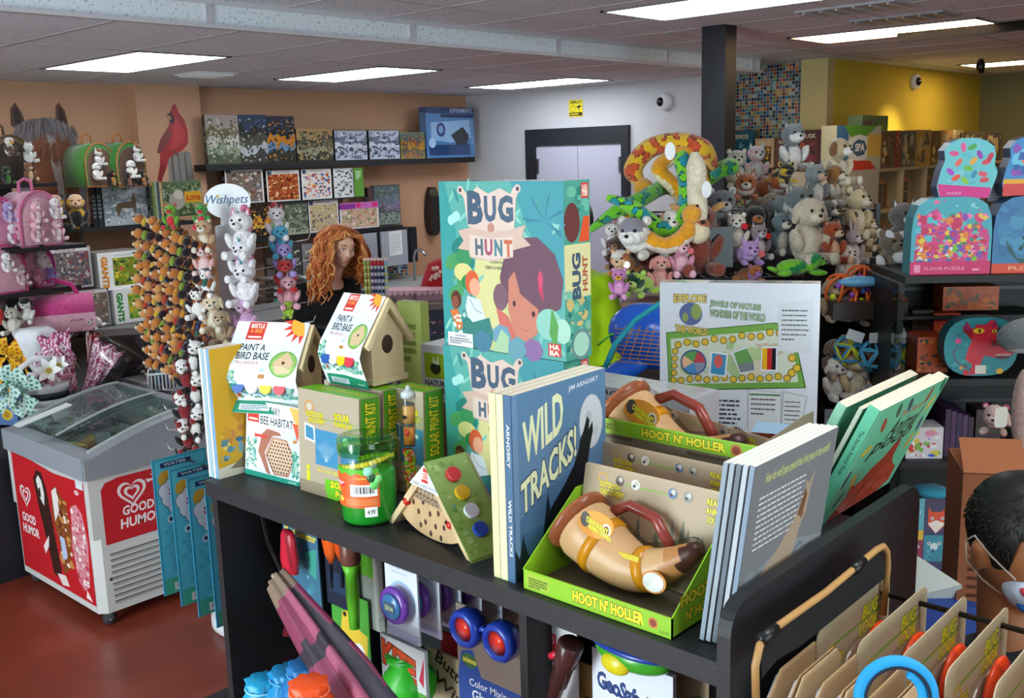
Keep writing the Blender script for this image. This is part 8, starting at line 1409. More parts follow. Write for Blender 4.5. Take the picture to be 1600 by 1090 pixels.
# loupe magnifier cards on one peg
def loupe(a): a.rect(0,0,1,1, 'd0d4e0'); a.text('loupwatch', .2,.86,.9,.93, '8a9ab8', .01); a.rect(.2,.82,.7,.835, 'a8b4c8'); a.ell(.5,.5,.42, None, 'a8c4dc', 24); a.ell(.5,.5,.36, None, 'd8dcec', 24); a.poly([(.05,1),(.05,.94),(.12,.9),(.6,.98),(.6,1)], '2a2c34'); a.rect(0,0,1,.12, 'b8b8d8')
for i in range(6):
  x = 1.19+.045*i; y_ = onx(600,868,1.19).y-.012*i
  o = hang('loupe_card', ['white blister card with a purple and blue round watch, front of six', 'white blister card second in the row of round watches', 'white blister card third in the row of round watches', 'white blister card fourth in the row of round watches', 'white blister card fifth in the row of round watches', 'white blister card at the back of the row of round watches'][i], (603,866),1.19,.092,.165,.004, 'c0c4d0', loupe, cat='card', group='round watch cards')
  o.location.x = x; o.location.y = y_
  if i < 6:
    t = thing('round_watch', ['purple and blue clear-domed round toy watch on the front card', 'round toy watch on the second card', 'round toy watch on the third card', 'round toy watch on the fourth card', 'round toy watch on the fifth card', 'round toy watch on the back card'][i], 'toy', (x-.012, y_-.045, o.location.z+.078),-90, 'round toy watches'); mb = MB(); Mx = Matrix.Rotation(R(90),4, 'X'); mb.lathe([(.036,0),(.038,.006),(.036,.012),(.026,.014),(0,.014)], '6a3a9a', 30, Mx); mb.build('case', 'gloss', t)
    mb = MB(); mb.lathe([(.027,.014),(.024,.018),(0,.02)], '3a6a9a', 26, Mx); a = Art(mb, (-.02,-.0205,-.02),(1,0,0),(0,0,1),.04,.04); a.rect(.15,.25,.85,.75, '4a5a6a'); a.text('time', .2,.35,.8,.65, 'a8b08a', .02); mb.build('dial', 'gloss', t)
p = onx(592,966,1.17); mb = MB(); mb.box((0,0,0),(.09,.02,.03), 'a8a4d0'); tag(mb.build('clip_tray', 'blister', loc=(1.17, p.y, p.z-.03), rot=(0,0, R(-90))), 'clear plastic ledge of the front round-watch card', 'tray')
def kite(a): a.rect(0,0,1,1, 'd0d4d8'); a.text('KITE', .03,.45,.78,.85, 'd84a20', .04, skew=-.2, outline='8a2a14'); a.rect(0,0,1,.3, '5a9a3a'); a.poly([(.85,.5),(.98,.9),(.95,.4)], 'c82a4a'); a.ell(.2,.2,.1,.1, 'e8703a', 9)
hang('kite_pack', 'white and green pack with KITE in red letters', (594,988),1.2,.13,.13,.008, 'c8ccd0', kite, roll=0)
t = thing('drawstring_bag', 'bright green gathered bag below the KITE pack', 'bag', onx(640,1085,1.22),-90); mb = MB(); mb.lathe([(.0,-.02),(.05,.0),(.055,.04),(.03,.07),(.045,.085)], '2fb02a', 26, wob=lambda t_, z: 1+.1*math.sin(t_*9+z*60)); mb.build('cloth', 'satin', t)
def owl(a): a.rect(0,0,1,1, '6a4c3c'); a.collage(0,.1,1,1, ['5a3c2e', '7a5a48', '8a6a56', '4a3228', 'a8806a'], 90,4,.08); a.poly([(.85,1),(1,1),(1,.8),(.9,.82)], '6ab02a'); a.poly([(0,.0),(1,0),(1,.3),(.4,.2),(0,.25)], '5a3f30')
hang('animal_puzzle_card', 'brown owl-feather patterned pack behind the colour glasses', (712,905),1.42,.24,.33,.006, '5a4236', owl)
def glasses(a):
  a.rect(0,0,1,.46, '1f4a9a'); a.poly([(.0,.42),(.05,.62),(.2,.66),(.3,.46)], '1f4a9a'); a.ell(.15,.56,.1,.06, '3a6a3a'); a.text('science', .07,.54,.24,.585, 'e8d84a', .03); a.text('Color Mixing', .14,.34,.66,.42, 'e0e4f0', .01); a.text('Glasses', .17,.25,.55,.335, 'e8ecf4', .02); a.rect(.45,.12,.95,.24, '3a8a4a'); a.words(.48,.14,.92,.22,2, '8ad09a', 3)
hang('colour_glasses_card', 'blue card reading Color Mixing Glasses under the goggles', (712,940),1.24,.205,.25,.004, '8a7a70', glasses)
t = thing('toy_goggles', 'blue round toy goggles with red lenses', 'toy', onx(757,990,1.2),-90)
for x in (-.042,.042):
  mb = MB(); Mx = Matrix.Translation((x, 0,0)) @ Matrix.Rotation(R(90),4, 'X') @ Matrix.Rotation(R(0),4, 'Y'); mb.lathe([(.03,-.02),(.036,-.012),(.036,.012),(.03,.018),(.025,.018),(.024,.008)], '1f3a9a', 28, Mx, wob=lambda t_, z: 1+.02*math.sin(t_*20)); mb.build('eyepiece', 'gloss', t)
  mb = MB(); mb.lathe([(.0245,.01),(0,.011)], 'd8341c', 26, Mx); mb.build('lens', 'gloss', t)
mb = MB(); mb.tube([(-.012,.0,.004),(0,-.004,.012),(.012,0,.004)], .006, '1f3a9a', 8); mb.build('bridge', 'gloss', t)
def butter(a): a.rect(0,0,1,1, 'b8a888'); a.text('Butterfly', .1,.62,.8,.85, '2a2420', .02,.4, skew=-.5); a.text('Wings!', .12,.35,.75,.58, '2a2420', .02,.4, skew=-.5); a.rect(.55,0,1,.3, '7aa8b8'); a.words(.58,.04,.95,.26,4, 'd8e4e8', 3,.4); a.ell(.5,.1,.2,.12, 'a8404a', 8)
hang('butterfly_pack', 'tan pack with hand-lettered Butterfly Wings! text', (668,1010),1.27,.2,.17,.006, 'a89a7a', butter)
hang('red_toy_pack', 'small red pack with a blue round badge left of the goggles', (688,985),1.3,.07,.13,.006, 'b8242c', lambda a: (a.rect(0,0,1,1, 'b8242c'), a.ell(.4,.5,.3, None, '8a9ab8'), a.ell(.4,.5,.2, None, '3a4a7a')))
def ext(a):
  a.rect(0,0,1,1, 'c4c4c8'); a.rect(0,.72,.62,.92, 'c02838'); a.text('EXTENDS TO', .03,.84,.58,.9, 'f4e8ea', .02); a.text('9.4"/23.9cm', .03,.75,.58,.82, 'f4e8ea', .02)
  for i, s in enumerate(('COMPACT!', 'FOR EXPLORING', '& ADVENTURE', 'FIELD GUIDE', 'INCLUDED')): a.text(s, .12,.65-.05*i, .5,.685-.05*i, '2a2a2e', .02)
  a.line([(.2,.35),(.35,.38),(.45,.33)], .003, 'b84a50')
hang('spyglass_card', 'white and red card reading EXTENDS TO 9.4"/23.9cm', (818,955),1.235,.12,.26,.004, 'bcbcc0', ext)
t = thing('spyglass', 'brown extending toy spyglass on the white and red card', 'toy', onx(868,1080,1.19),-90, tilt=0, roll=20); t.scale = (.8,)*3; mb = MB(); mb.lathe([(.014,-.06),(.016,.02),(.02,.022),(.022,.075),(.026,.08),(.028,.13),(.024,.135),(0,.13)], '4a2a28', 22); mb.build('tube', 'gloss', t); mb = MB(); mb.tube([(-.014,-.012,.1),(-.03,-.012,.08)], .008, 'c82a38', 8); mb.build('red_clip', 'gloss', t)
def expl(a): a.rect(0,0,1,1, 'b89a64'); a.text('EXPLORATION', .8,.1,.95,.95, '2a2018', .02, rot=-90); a.line([(.2,.85),(.5,.55),(.3,.45)], .012, '2a2420'); a.ell(.3,.4,.16, None, '3a3028'); a.ell(.3,.4,.12, None, 'c8b48a'); a.ell(.6,.5,.12, None, '3a3028'); a.ell(.6,.5,.09, None, 'c8b48a'); a.words(.1,.05,.7,.2,3, '2a2018', 3)
hang('explorer_kit_card', 'tan EXPLORATION card with printed binoculars', (886,1025),1.27,.08,.14,.004, 'b09058', expl)
def geo(a): a.rect(0,0,1,1, 'd8dce8'); a.text('GeoSafari', .06,.5,.72,.72, '1f3f7a', .05,0, 'f0f0f8', skew=-.12); a.ell(.82,.5,.085, None, '2a8ac0'); a.text('Jr.', .77,.45,.88,.54, 'f0f4fa', .04); a.rect(.1,.28,.72,.42, '2a4a9a'); a.text('KIDNOCULARS', .13,.31,.7,.4, 'e8ecf8', .03); a.text('3+', .86,.62,.96,.7, '1f3f7a', .02); a.line([(.1,.1),(.2,.2),(.3,.12),(.5,.2)], .004, '4a9a4a')
hang('kidnoculars_pack', 'white GeoSafari Jr. Kidnoculars pack under the tray', (925,1010),1.235,.16,.15,.01, 'c8ccd8', geo)
t = thing('toy_binoculars', 'green, blue and yellow toy binoculars with red eyecups', 'toy', onx(990,1020,1.22),-90)
mb = MB(); mb.ell((0,0,0),(.072,.035,.028), '3fa02a', None, 24,14); mb.build('body', 'gloss', t); mb = MB(); mb.ell((0,-.004,.012),(.08,.034,.012), '1f3f9a', None, 24,10); mb.build('blue_band', 'gloss', t); mb = MB(); mb.ell((-.015,-.028,-.012),(.028,.012,.018), 'd8c820', None, 14,9); mb.build('yellow_panel', 'gloss', t)
for x in (-.026,.026): mb = MB(); mb.lathe([(.013,0),(.016,.002),(.016,.014),(.011,.015),(.01,.006),(0,.004)], 'c83a34', 20, Matrix.Translation((x, -.008,.02)) @ Matrix.Rotation(R(18),4, 'X')); mb.build('eyecup', 'rubber', t)
mb = MB(); mb.tube([(-.06,0,.01),(-.075,-.01,.045),(-.06,-.01,.06),(-.035,0,.05)], .004, '1f2f7a', 7); mb.build('strap', 'fabric', t)
hang('outdoor_card', 'tan card with pine trees at the lower right end under the black top', (1058,1035),1.3,.06,.14,.004, '9a8468', lambda a: (a.rect(0,0,1,1, '9a8468'), a.collage(0,.3,1,.7, ['5a5a44', '4a4a3a'], 20,3,.15), a.rect(.2,0,.8,.2, '2f5aa0')))
hang('blue_pack', 'dark blue pack with a 3+ mark at the lower right end under the black top', (1040,1030),1.33,.05,.14,.004, '2f4a8a', lambda a: (a.rect(0,0,1,1, 'b8c0d0'), a.ell(.5,.5,.3, None, '2a4a8a'), a.text('3', .5,.8,.8,.92, '2a4a8a', .02)))
for y in (1.82,1.72,1.6,1.48): pass
# folded parachute / kite leaning out
A = onx(432,905,1.13); A2 = onx(465,900,1.05); B_ = onx(634,1190,.95); t = thing('folded_kite', 'folded mauve, grey and tan nylon kite leaning out from under the black top', 'kite', A)
ax = B_-A; n_ = 26; mb = MB(); dirv = ax.normalized(); side = dirv.cross(V((-.7,-.5,.4))).normalized(); nrm = side.cross(dirv).normalized()
for k_ in range(n_):
  pass
vs = []; m_ = 24; cols_ = ['8a3f5a', '9a4868', '8a3f5a', 'a85a74', '3a3440', '8a3a56', '9a8a74', '3a3038', 'a84f6c', '8a3f5a', '7a3550', '9a4868']
for j in range(m_+1):
  u = j/m_; r_ = .022+.024*min(1, u*1.5)**.9
  for i in range(36): q = 2*math.pi*i/36; rr = r_*(1+.28*math.sin(q*7+u*2)+.08*math.sin(q*3)); vs.append(ax*u+side*math.cos(q)*rr+nrm*math.sin(q)*rr*.55)
fs = []; cc = []
for j in range(m_):
  for i in range(36):
    fs.append((j*36+i, j*36+(i+1) % 36,(j+1)*36+(i+1) % 36,(j+1)*36+i)); u = (j+.5)/m_; q = i
    c = '8a7464' if u < .13 else ('3a3540' if (abs(u-.42-.004*q) < .05 or abs(u-.78-.003*q) < .03) else cols_[(q//3) % 12]); cc.append(c)
o_ = len(mb.v); mb.add(vs, fs, '888', True); mb.c = [L(c) for c in cc]; mb.build('fabric', 'satin', t)
mb = MB(); mb.tube([(0,0,0), ax*-.03], .006, 'b8a88a', 8); mb.build('spar_tip', 'wood', t)
# strap hanging from the top
a = onx(395,785,1.16); b = onx(440,895,1.2); mb = MB(); mb.tube([a, a+V((.01,-.01,-.01)),(a+b)/2+V((0,0,-.01)), b], .006, '101014', 6, flat=.4); tag(mb.build('nylon_strap', 'fabric'), 'thin black strap hanging under the left of the black top', 'strap')
# gathered cloth bags in the white tray at the bottom
t = thing('bag_tray', 'white tray with green front holding gathered cloth bags, bottom edge of the photo', 'tray', (1.0,1.72,.62),-90); mb = MB(); P = [(-.06,0),(.36,0),(.36,.1),(-.06,.1)]; mb.rbox((-.06,0,0),(.42,.2,.05), 'dcdce0', .02); mb.build('tray_body', 'plastic', t); mb = MB(); Art(mb, (-.05,-.001,0),(1,0,0),(0,0,1),.2,.05).rect(0,0,1,1, '5a9a2a'); mb.build('green_front', 'print', t)
for i, (x, y, c, c2, lab) in enumerate(((412,1082, '1fa0d0', '8ad0e8', 'bright turquoise gathered cloth bag, leftmost at the bottom edge'),(450,1068, '1f88c0', '5ab0d8', 'blue gathered cloth bag behind the orange one'),(478,1060, '1f70b0', '4aa0d0', 'deep blue gathered cloth bag under the folded kite'),(485,1092, 'f0521c', 'f87a4a', 'bright orange gathered cloth bag at the bottom edge'))):
  t = thing('drawstring_bag', lab, 'bag', onx(x, y+12, [1.02,1.05,1.04,.93][i]),-90+20*i, 'gathered cloth bags in the tray'); mb = MB(); mb.lathe([(0,-.04),(.042,-.03),(.046,.0),(.028,.028),(.034,.045),(.03,.048)], c, 30, wob=lambda t_, z, i=i: 1+.1*math.sin(t_*8+z*50+i)+.05*math.sin(t_*17)); mb.build('cloth', 'satin', t)
  mb = MB(); mb.tube([(.034*math.cos(R(q)),.034*math.sin(R(q)),.03) for q in range(0,360,24)], .002, c2,5, closed=True); mb.build('drawstring', 'fabric', t)
t = thing('stock_stand', 'dark stand under the white tray of cloth bags', 'stand', (.98,1.2,0)); part('column', (0,.1,0),(.12,.62,.61), '1a1a1e', 'black_laminate', t)
# ================================================================ ON THE SIDE PANEL: tan frame, hanging cards, flying ring
Yp = .60
P = [ony(*q, Yp) for q in ((1181,1090),(1180,1040),(1187,1008),(1205,985),(1290,925),(1370,858),(1380,853),(1386,862),(1387,885),(1380,960))]
t = thing('tubular_hanger', 'tan tubular frame with black joints hanging on the side panel', 'hanger', P[0]); mb = MB(); mb.tube([p-P[0] for p in P], .0055, 'b08450', 10); mb.build('tube', 'satin', t)
for q in ((1200,990),(1340,883)): c = ony(*q, Yp)-P[0]; mb = MB(); dv_ = (P[5]-P[4]).normalized(); mb.tube([c-dv_*.02, c+dv_*.02], .0085, '121214', 8); mb.build('joint', 'plastic', t)
mb = MB(); vs = [ony(*q, Yp-.002)-P[0] for q in ((1345,885),(1368,865),(1384,880),(1380,905),(1250,1010),(1215,1030),(1190,1060),(1190,1020),(1210,992))]; mb.add(vs, [tuple(range(len(vs)))], '0b0b0d'); mb.build('dark_cloth', 'rubber', t)
h1 = ony(1345,917,.645); t = thing('peg_hook', 'long black peg on the side panel carrying the tan cards with orange toys', 'hook', h1); mb = MB(); mb.tube([(0,0,0),(0,-.52,0),(0,-.535,.02)], .0045, '1a1412', 7); mb.build('rod', 'plastic', t)
def odc(a):
  a.rect(0,0,1,1, 'b4a284'); a.rect(0,0,1,.3, '9a8062'); a.ring(.16,.8,.085,.022, 'c8a02a', 'b4a284'); a.text('OUTDOOR', .1,.72,.34,.8, 'e0c828', .03,.1, '5a4a10'); a.text('DISCOVERY', .1,.64,.36,.7, 'e0c828', .03,.1, '5a4a10'); a.rect(.2,.86,.95,.875, '7aa030'); a.text('BUG', .6,.87,.84,.95, 'd8d028', .04,.2, '4a6a10'); a.text('LOOK', .56,.78,.86,.86, 'd8d028', .04,.2, '4a6a10')
for i in range(7):
  y = .61-.062*i; wdt = .27; hgt = .3; x = h1.x-.235
  t = thing('outdoor_toy_card', ['tan card with an orange clear toy, nearest the side panel', 'tan card with an orange clear toy, second from the side panel', 'tan card with an orange clear toy, third from the side panel', 'tan card with an orange clear toy, fourth from the side panel', 'tan card with an orange clear toy, fifth from the side panel', 'tan card with an orange clear toy, sixth from the side panel', 'tan card with an orange clear toy at the right edge of the photo'][i], 'toy card', (x, y, h1.z+.022-hgt),0, 'outdoor toy cards on the long peg')
  mb = MB(); mb.rbox((0,0,0),(wdt, .002, hgt), 'b4a284', .02); odc(Art(mb, (.006,0,.006),(1,0,0),(0,0,1), wdt-.012, hgt-.012)); mb.build('backing_card', 'print', t)
  mb = MB(); mb.ell((.08,-.012,.15),(.066,.012,.058), 'f0501c', (0,20,0),16,10); mb.ell((.19,-.012,.19),(.06,.012,.054), 'e8441a', (0,-20,0),16,10); mb.ell((.17,-.01,.12),(.03,.008,.028), '5a2a20', None, 12,8); mb.build('clear_toy', 'gloss', t)
  mb = MB(); mb.ell((.14,-.012,.15),(.115,.02,.1), 'fff', None, 18,11); mb.build('blister', 'blister', t)
h2 = V((1.27,.645,1.135)); t = thing('peg_hook', 'lower black peg on the side panel carrying plain tan cards', 'hook', h2); mb = MB(); mb.tube([(0,0,0),(0,-.46,0),(0,-.475,.02)], .004, '1a1412', 7); mb.build('rod', 'plastic', t)
for i in range(9):
  y = .612-.021*i; t = thing('folded_card', 'plain tan folded card hanging in the row on the lower peg', 'card', (h2.x-.1, y, h2.z+.045-.26),0, 'plain tan cards on the lower peg', tilt=2*math.sin(i*2.1)); mb = MB(); P_ = [(0,0),(.16,0),(.16,.245),(.145,.262),(.04,.262),(.0,.225)]; mb.prism(P_, 0,.002, ['b8946c', 'a8865e', 'c0a078'][i % 3], 'y'); mb.build('card_front', 'card', t)
  mb = MB(); mb.prism([(p_[0]*.96+.003, p_[1]*.95) for p_ in P_], .003,.009, ['a8a8b0', 'b8b4b4', '9a98a0'][i % 3], 'y'); mb.build('pouch', 'satin', t); mb = MB(); mb.ell((.02,-.003,.02),(.03,.008,.03), 'c8a040', None, 10,7); mb.build('gold_charm', 'gloss', t)
c = atd(1400,1088,1.02); t = thing('flying_ring', 'bright blue foam flying ring at the bottom edge', 'toy ring', c, -50, tilt=-8); mb = MB(); P_ = [V((.036*math.cos(R(q)),0,.036*math.sin(R(q)))) for q in range(0,360,12)]; mb.tube(P_, .0065, '1f9ad8', 12, closed=True, flat=1); mb.build('foam_ring', 'rubber', t)
mb = MB(); mb.tube([V((.032*math.cos(R(q)),-.0058,.032*math.sin(R(q)))) for q in range(0,360,12)], .0016, '141c30', 6, closed=True); mb.build('black_stripe', 'rubber', t); mb = MB(); mb.tube([V((.028*math.cos(R(q)),.001,.028*math.sin(R(q)))) for q in range(-60,70,12)], .006, '1f9ad8', 8); mb.build('inner_grip', 'rubber', t)
# ================================================================ PEOPLE
def smooth_union(name, mb, mt, parent, vox, it=6):
  o = mb.build(name, mt, parent); me0 = o.data; m1 = o.modifiers.new('r', 'REMESH'); m1.mode = 'VOXEL'; m1.voxel_size = vox; m1.use_smooth_shade = True
  m2 = o.modifiers.new('s', 'SMOOTH'); m2.iterations = it; m2.factor = .6
  dg = bpy.context.evaluated_depsgraph_get(); me = bpy.data.meshes.new_from_object(o.evaluated_get(dg)); o.modifiers.clear(); col = mb.c[0]
  ca = me.color_attributes.get('Col') or me.color_attributes.new('Col', 'FLOAT_COLOR', 'CORNER')
  ca = me.color_attributes['Col']; n_ = len(ca.data); ca.data.foreach_set('color', list(col)*n_); me.materials.clear(); me.materials.append(M[mt]); me.polygons.foreach_set('use_smooth', [True]*len(me.polygons)); o.data = me; return o
def limb(mb, pts, rs, c, n=14, k=5, flat=1): 
  Q = []; rr = []
  for i in range(len(pts)-1):
    for j in range(k): u = j/k; Q.append(V(pts[i])*(1-u)+V(pts[i+1])*u); rr.append(rs[i]*(1-u)+rs[i+1]*u)
  Q.append(V(pts[-1])); rr.append(rs[-1]); mb.tube(Q, rr, c, n, flat)
  for p, r_ in zip(pts, rs): mb.ell(p, r_, c, None, 12,8)
def hand(mb, wrist, dirv, up, s, c):
  d_ = V(dirv).normalized(); sd = d_.cross(V(up)).normalized(); up = sd.cross(d_); w = V(wrist); mb.ell(w+d_*.045*s, (.042*s, .04*s, .02*s), c, Matrix((sd, d_, up)).transposed(),12,8)
  for i, l_ in enumerate((.062,.072,.068,.052)):
    b = w+d_*.075*s+sd*(i-1.5)*.019*s; m_ = b+d_*l_*.5*s-up*.004*s; e = m_+d_*l_*.42*s-up*.02*s; mb.tube([b-d_*.02*s, b, m_, e], [.0095*s, .0095*s, .0085*s, .0065*s], c, 8)
  b = w+d_*.02*s-sd*.03*s; mb.tube([b, b-sd*.025*s+d_*.02*s, b-sd*.035*s+d_*.05*s-up*.01*s], [.012*s, .011*s, .008*s], c, 8)
SK = 'eec0a6'
# --- person with long curly red hair, leaning forward behind the counter
hd = atd(531,384,5.9); wo = thing('person', 'person with long curly red hair in a black T-shirt leaning forward behind the counter', 'person', (hd.x-.12, hd.y, 0),-48)
O = wo.location; yw = R(-48)
def loc_(p): d_ = V(p)-V((O.x, O.y, 0)); c_, s_ = math.cos(-yw), math.sin(-yw); return V((d_.x*c_-d_.y*s_, d_.x*s_+d_.y*c_, d_.z))
h_ = loc_(hd)          # head centre in local space; local -y faces the camera, +x is to the right of the picture
nk = h_+V((-.05,.05,-.15)); ch = V((h_.x-.14, h_.y+.1, h_.z-.34)); hp = V((h_.x-.28, h_.y+.2, h_.z-.75)); shL = ch+V((-.13,-.06,.09)); shR = ch+V((.15,.02,.07))
fd = V((.6,-.72,-.34)).normalized()                                   # where the face looks: right, to the camera, down
fr_ = fd.cross(V((0,0,1))).normalized(); fu = fr_.cross(fd).normalized(); HM = Matrix((fr_, -fd, fu)).transposed()
def hp_(x, y, z): return h_+fr_*x+fd*y+fu*z
mb = MB(); mb.ell(h_+fu*.012,(.076,.094,.1), SK, HM, 24,16); mb.ell(hp_(0,.03,-.052),(.053,.058,.058), SK, HM, 20,12); mb.ell(hp_(0,.06,-.09),(.024,.024,.019), SK, HM, 14,9)
mb.tube([hp_(0,.084,.022), hp_(0,.1,-.006), hp_(0,.106,-.02)], [.009,.012,.0135], SK, 10); mb.ell(hp_(0,.106,-.02),(.014,.011,.01), SK, HM, 10,7)
for q in (-1,1): mb.ell(hp_(q*.036,.07,-.024),(.025,.02,.024), SK, HM, 12,8); mb.ell(hp_(q*.03,.083,.04),(.024,.012,.01), SK, HM, 10,7); mb.ell(hp_(q*.079,-.005,-.002),(.01,.02,.03), SK, HM, 10,8); mb.ell(hp_(q*.011,.1,-.022),.009, SK, HM, 8,6)
mb.ell(hp_(0,.083,-.053),(.024,.016,.018), SK, HM, 12,8)
limb(mb, [h_+V((-.02,.03,-.06)), nk, nk+V((-.03,.02,-.06))], [.055,.052,.06], SK)
mb.ell(ch+V((.02,-.02,.1)),(.13,.08,.06), SK, None, 14,9)
for sh, el, wr_, hn in ((shL, shL+V((-.02,-.08,-.28)), shL+V((.16,-.2,-.4)),(.8,-.2,-.2)),(shR, shR+V((.08,-.06,-.27)), shR+V((.02,-.24,-.34)),(-.4,-.7,-.2))):
  limb(mb, [sh, el, wr_], [.052,.043,.028], SK); hand(mb, wr_, hn, (0,0,1),1, SK)
for q in (-1,1): limb(mb, [hp+V((q*.09,0,0)), V((hp.x+q*.1, hp.y-.02,.48)), V((hp.x+q*.1, hp.y+.03,.09))], [.085,.06,.04], SK); mb.ell((hp.x+q*.1, hp.y-.04,.04),(.045,.12,.04), SK, None, 12,8)
smooth_union('body', mb, 'skin', wo, .006,7)
for q in (-1,1):
  e = hp_(q*.03,.0885,.018); m2 = MB(); m2.ell(e, (.0125,.005,.0062), 'ece4e0', HM, 12,8); m2.ell(hp_(q*.03+.002,.0925,.016),(.005,.0028,.005), '3a4a50', HM, 10,7); m2.build('eye', 'gloss', wo)
  m2 = MB(); m2.tube([hp_(q*.045,.086,.021), hp_(q*.032,.0945,.0265), hp_(q*.016,.091,.021)], .0018, '6a3c28', 6); m2.build('eyelash', 'hair', wo); m2 = MB(); m2.tube([hp_(q*.05,.083,.04), hp_(q*.034,.094,.047), hp_(q*.014,.094,.042)], [.0018,.003,.0024], 'a8683c', 6); m2.build('eyebrow', 'hair', wo)
m2 = MB(); m2.tube([hp_(-.021,.088,-.051), hp_(-.008,.0985,-.047), hp_(0,.099,-.0485), hp_(.008,.0985,-.047), hp_(.021,.088,-.051)], [.001,.0035,.0035,.0035,.001], 'b8605a', 7); m2.tube([hp_(-.019,.087,-.055), hp_(-.007,.095,-.06), hp_(.007,.095,-.06), hp_(.019,.087,-.055)], [.001,.0042,.0042,.001], 'c06a62', 7); m2.ell(hp_(0,.091,-.0545),(.014,.004,.0035), '6a2a2a', HM, 10,6); m2.build('lips', 'skin', wo)
# shirt
mb = MB(); BK = '131316'
mb.ell(ch+V((0,.0,.0)),(.175,.115,.16), BK, (0,8,0),20,14); mb.ell(hp+V((.04,-.02,.16)),(.15,.11,.2), BK, (0,10,0),20,14); mb.ell(hp, (.16,.12,.13), BK, None, 20,12); mb.ell(ch+V((.01,.02,.09)),(.15,.085,.07), BK, None, 16,10)
for sh, el in ((shL, shL+V((-.015,-.06,-.2))),(shR, shR+V((.06,-.045,-.18)))): limb(mb, [sh, el], [.075,.066], BK)
smooth_union('t_shirt', mb, 'fabric', wo, .01,6)
mb = MB()
for q in (-1,1): limb(mb, [hp+V((q*.085,0,-.04)), V((hp.x+q*.1, hp.y-.02,.48)), V((hp.x+q*.1, hp.y+.03,.1))], [.1,.075,.055], '20242e')
smooth_union('trousers', mb, 'fabric', wo, .012,4)
# hair: overlapping wavy locks from a parting
mb = MB(); rg = random.Random(17); cap = []
for i in range(330):
  th = rg.uniform(-math.pi, math.pi); front = math.cos(th)                    # th = 0 in the face direction
  el_ = rg.uniform(.15,1.0)
  if front > .45 and el_ < .72: continue
  ce = math.cos(el_*1.45); se = math.sin(el_*1.45)
  r0 = hp_(.088*math.sin(th)*ce, .1*math.cos(th)*ce-.008,.02+.098*se); sdx = 1 if math.sin(th) > 0 else -1
  out = (fr_*math.sin(th)*1.0+fd*min(math.cos(th),.25)*.9).normalized(); L_ = rg.uniform(.3,.44); P_ = [r0]; ph = rg.uniform(0,6.28); fq = rg.uniform(9,13); amp = rg.uniform(.008,.018); px_ = r0.copy(); n_ = 14
  for j in range(1, n_+1):
    u = j/n_; st = L_/n_; dvec = out*(.9 if u < .2 else (.32 if u < .6 else .02))+V((0,0,-1))*(.25+2.2*u if u < .3 else 1.3); px_ = px_+dvec.normalized()*st
    rl = px_-h_; rr_, ff_, uu_ = rl.dot(fr_), rl.dot(fd), rl.dot(fu)
    if uu_ < .08 and ff_ > -.02 and abs(rr_) < .098+.03*min(1, max(0,-uu_)*6): px_ = px_+fr_*((sdx*(.098+.03*min(1, max(0,-uu_)*6)))-rr_)-fd*max(0, ff_-.05)*.7
    w1_ = math.sin(ph+fq*u*2.2)*amp*(.4+u); w2_ = math.cos(ph*1.7+fq*u*2.0)*amp*(.4+u); P_.append(px_+fr_*w1_+fd*w2_*.8)
  c_ = rg.choice(['b8622a', 'c8743a', 'a8521f', 'd08a4a', 'b05a24', 'dca060', '94481c']); mb.tube(P_, [.009*(1-.15*abs(2*j/n_-1))*(1-.6*(j/n_)**3) for j in range(n_+1)], c_, 6)
mb.build('hair', 'hair', wo); mb = MB(); mb.ell(h_-fd*.012+fu*.03,(.087,.1,.1), 'a85a28', HM, 22,14); ct = [f for f in range(len(mb.f))]
keep = [i for i, f in enumerate(mb.f) if (sum((V(mb.v[j]) for j in f), V())/len(f)-h_).dot(fd) < .035 or (sum((V(mb.v[j]) for j in f), V())/len(f)-h_).dot(fu) > .083]
mb.f = [mb.f[i] for i in keep]; mb.c = [mb.c[i] for i in keep]; mb.sm = [mb.sm[i] for i in keep]; mb.mi = [mb.mi[i] for i in keep]; mb.build('hair_roots', 'hair', wo)
# --- person in lime green, mostly behind the stacked games
b0 = atd(898,560,4.25); gp = thing('person', 'person in a loose lime green top and black trousers, half hidden behind the stacked games', 'person', (b0.x, b0.y, 0),-47); gp.scale = (.99,)*3
mb = MB(); G = 'a8d010'
mb.ell((-.02,0,1.34),(.2,.12,.12), G, None, 18,12); mb.ell((.0,0,1.16),(.17,.13,.2), G, None, 18,12); mb.ell((.03,0,.99),(.2,.15,.12), G, None, 18,12)
mb.tube([(.1,-.02,1.42),(.14,-.03,1.24),(.155,-.05,1.05),(.16,-.06,.93)], [.06,.07,.085,.08], G, 14); mb.tube([(-.19,-.02,1.38),(-.25,-.03,1.2),(-.26,-.1,1.05)], [.065,.07,.07], G, 14)
smooth_union('loose_top', mb, 'fabric', gp, .012,5)
mb = MB(); limb(mb, [(-.02,0,1.42),(0,-.02,1.52)], [.055,.055], '9a6a50'); mb.ell((0,-.03,1.62),(.075,.09,.11), '9a6a50', None, 20,13); mb.ell((0,-.12,1.6),(.012,.014,.018), '9a6a50'); limb(mb, [(.16,-.06,1.05),(.1,-.2,1.02)], [.035,.026], '9a6a50'); hand(mb, (.1,-.22,1.02),(-.9,-.3,0),(0,0,1),1, '9a6a50'); limb(mb, [(-.25,-.08,1.08),(-.1,-.24,1.02)], [.035,.026], '9a6a50'); hand(mb, (-.1,-.24,1.02),(.9,-.3,0),(0,0,1),1, '9a6a50'); smooth_union('body', mb, 'skin', gp, .008,4)
mb = MB(); mb.ell((0,0,1.65),(.088,.1,.11), '2a1c16', None, 18,12); mb.build('hair', 'hair', gp)
mb = MB()
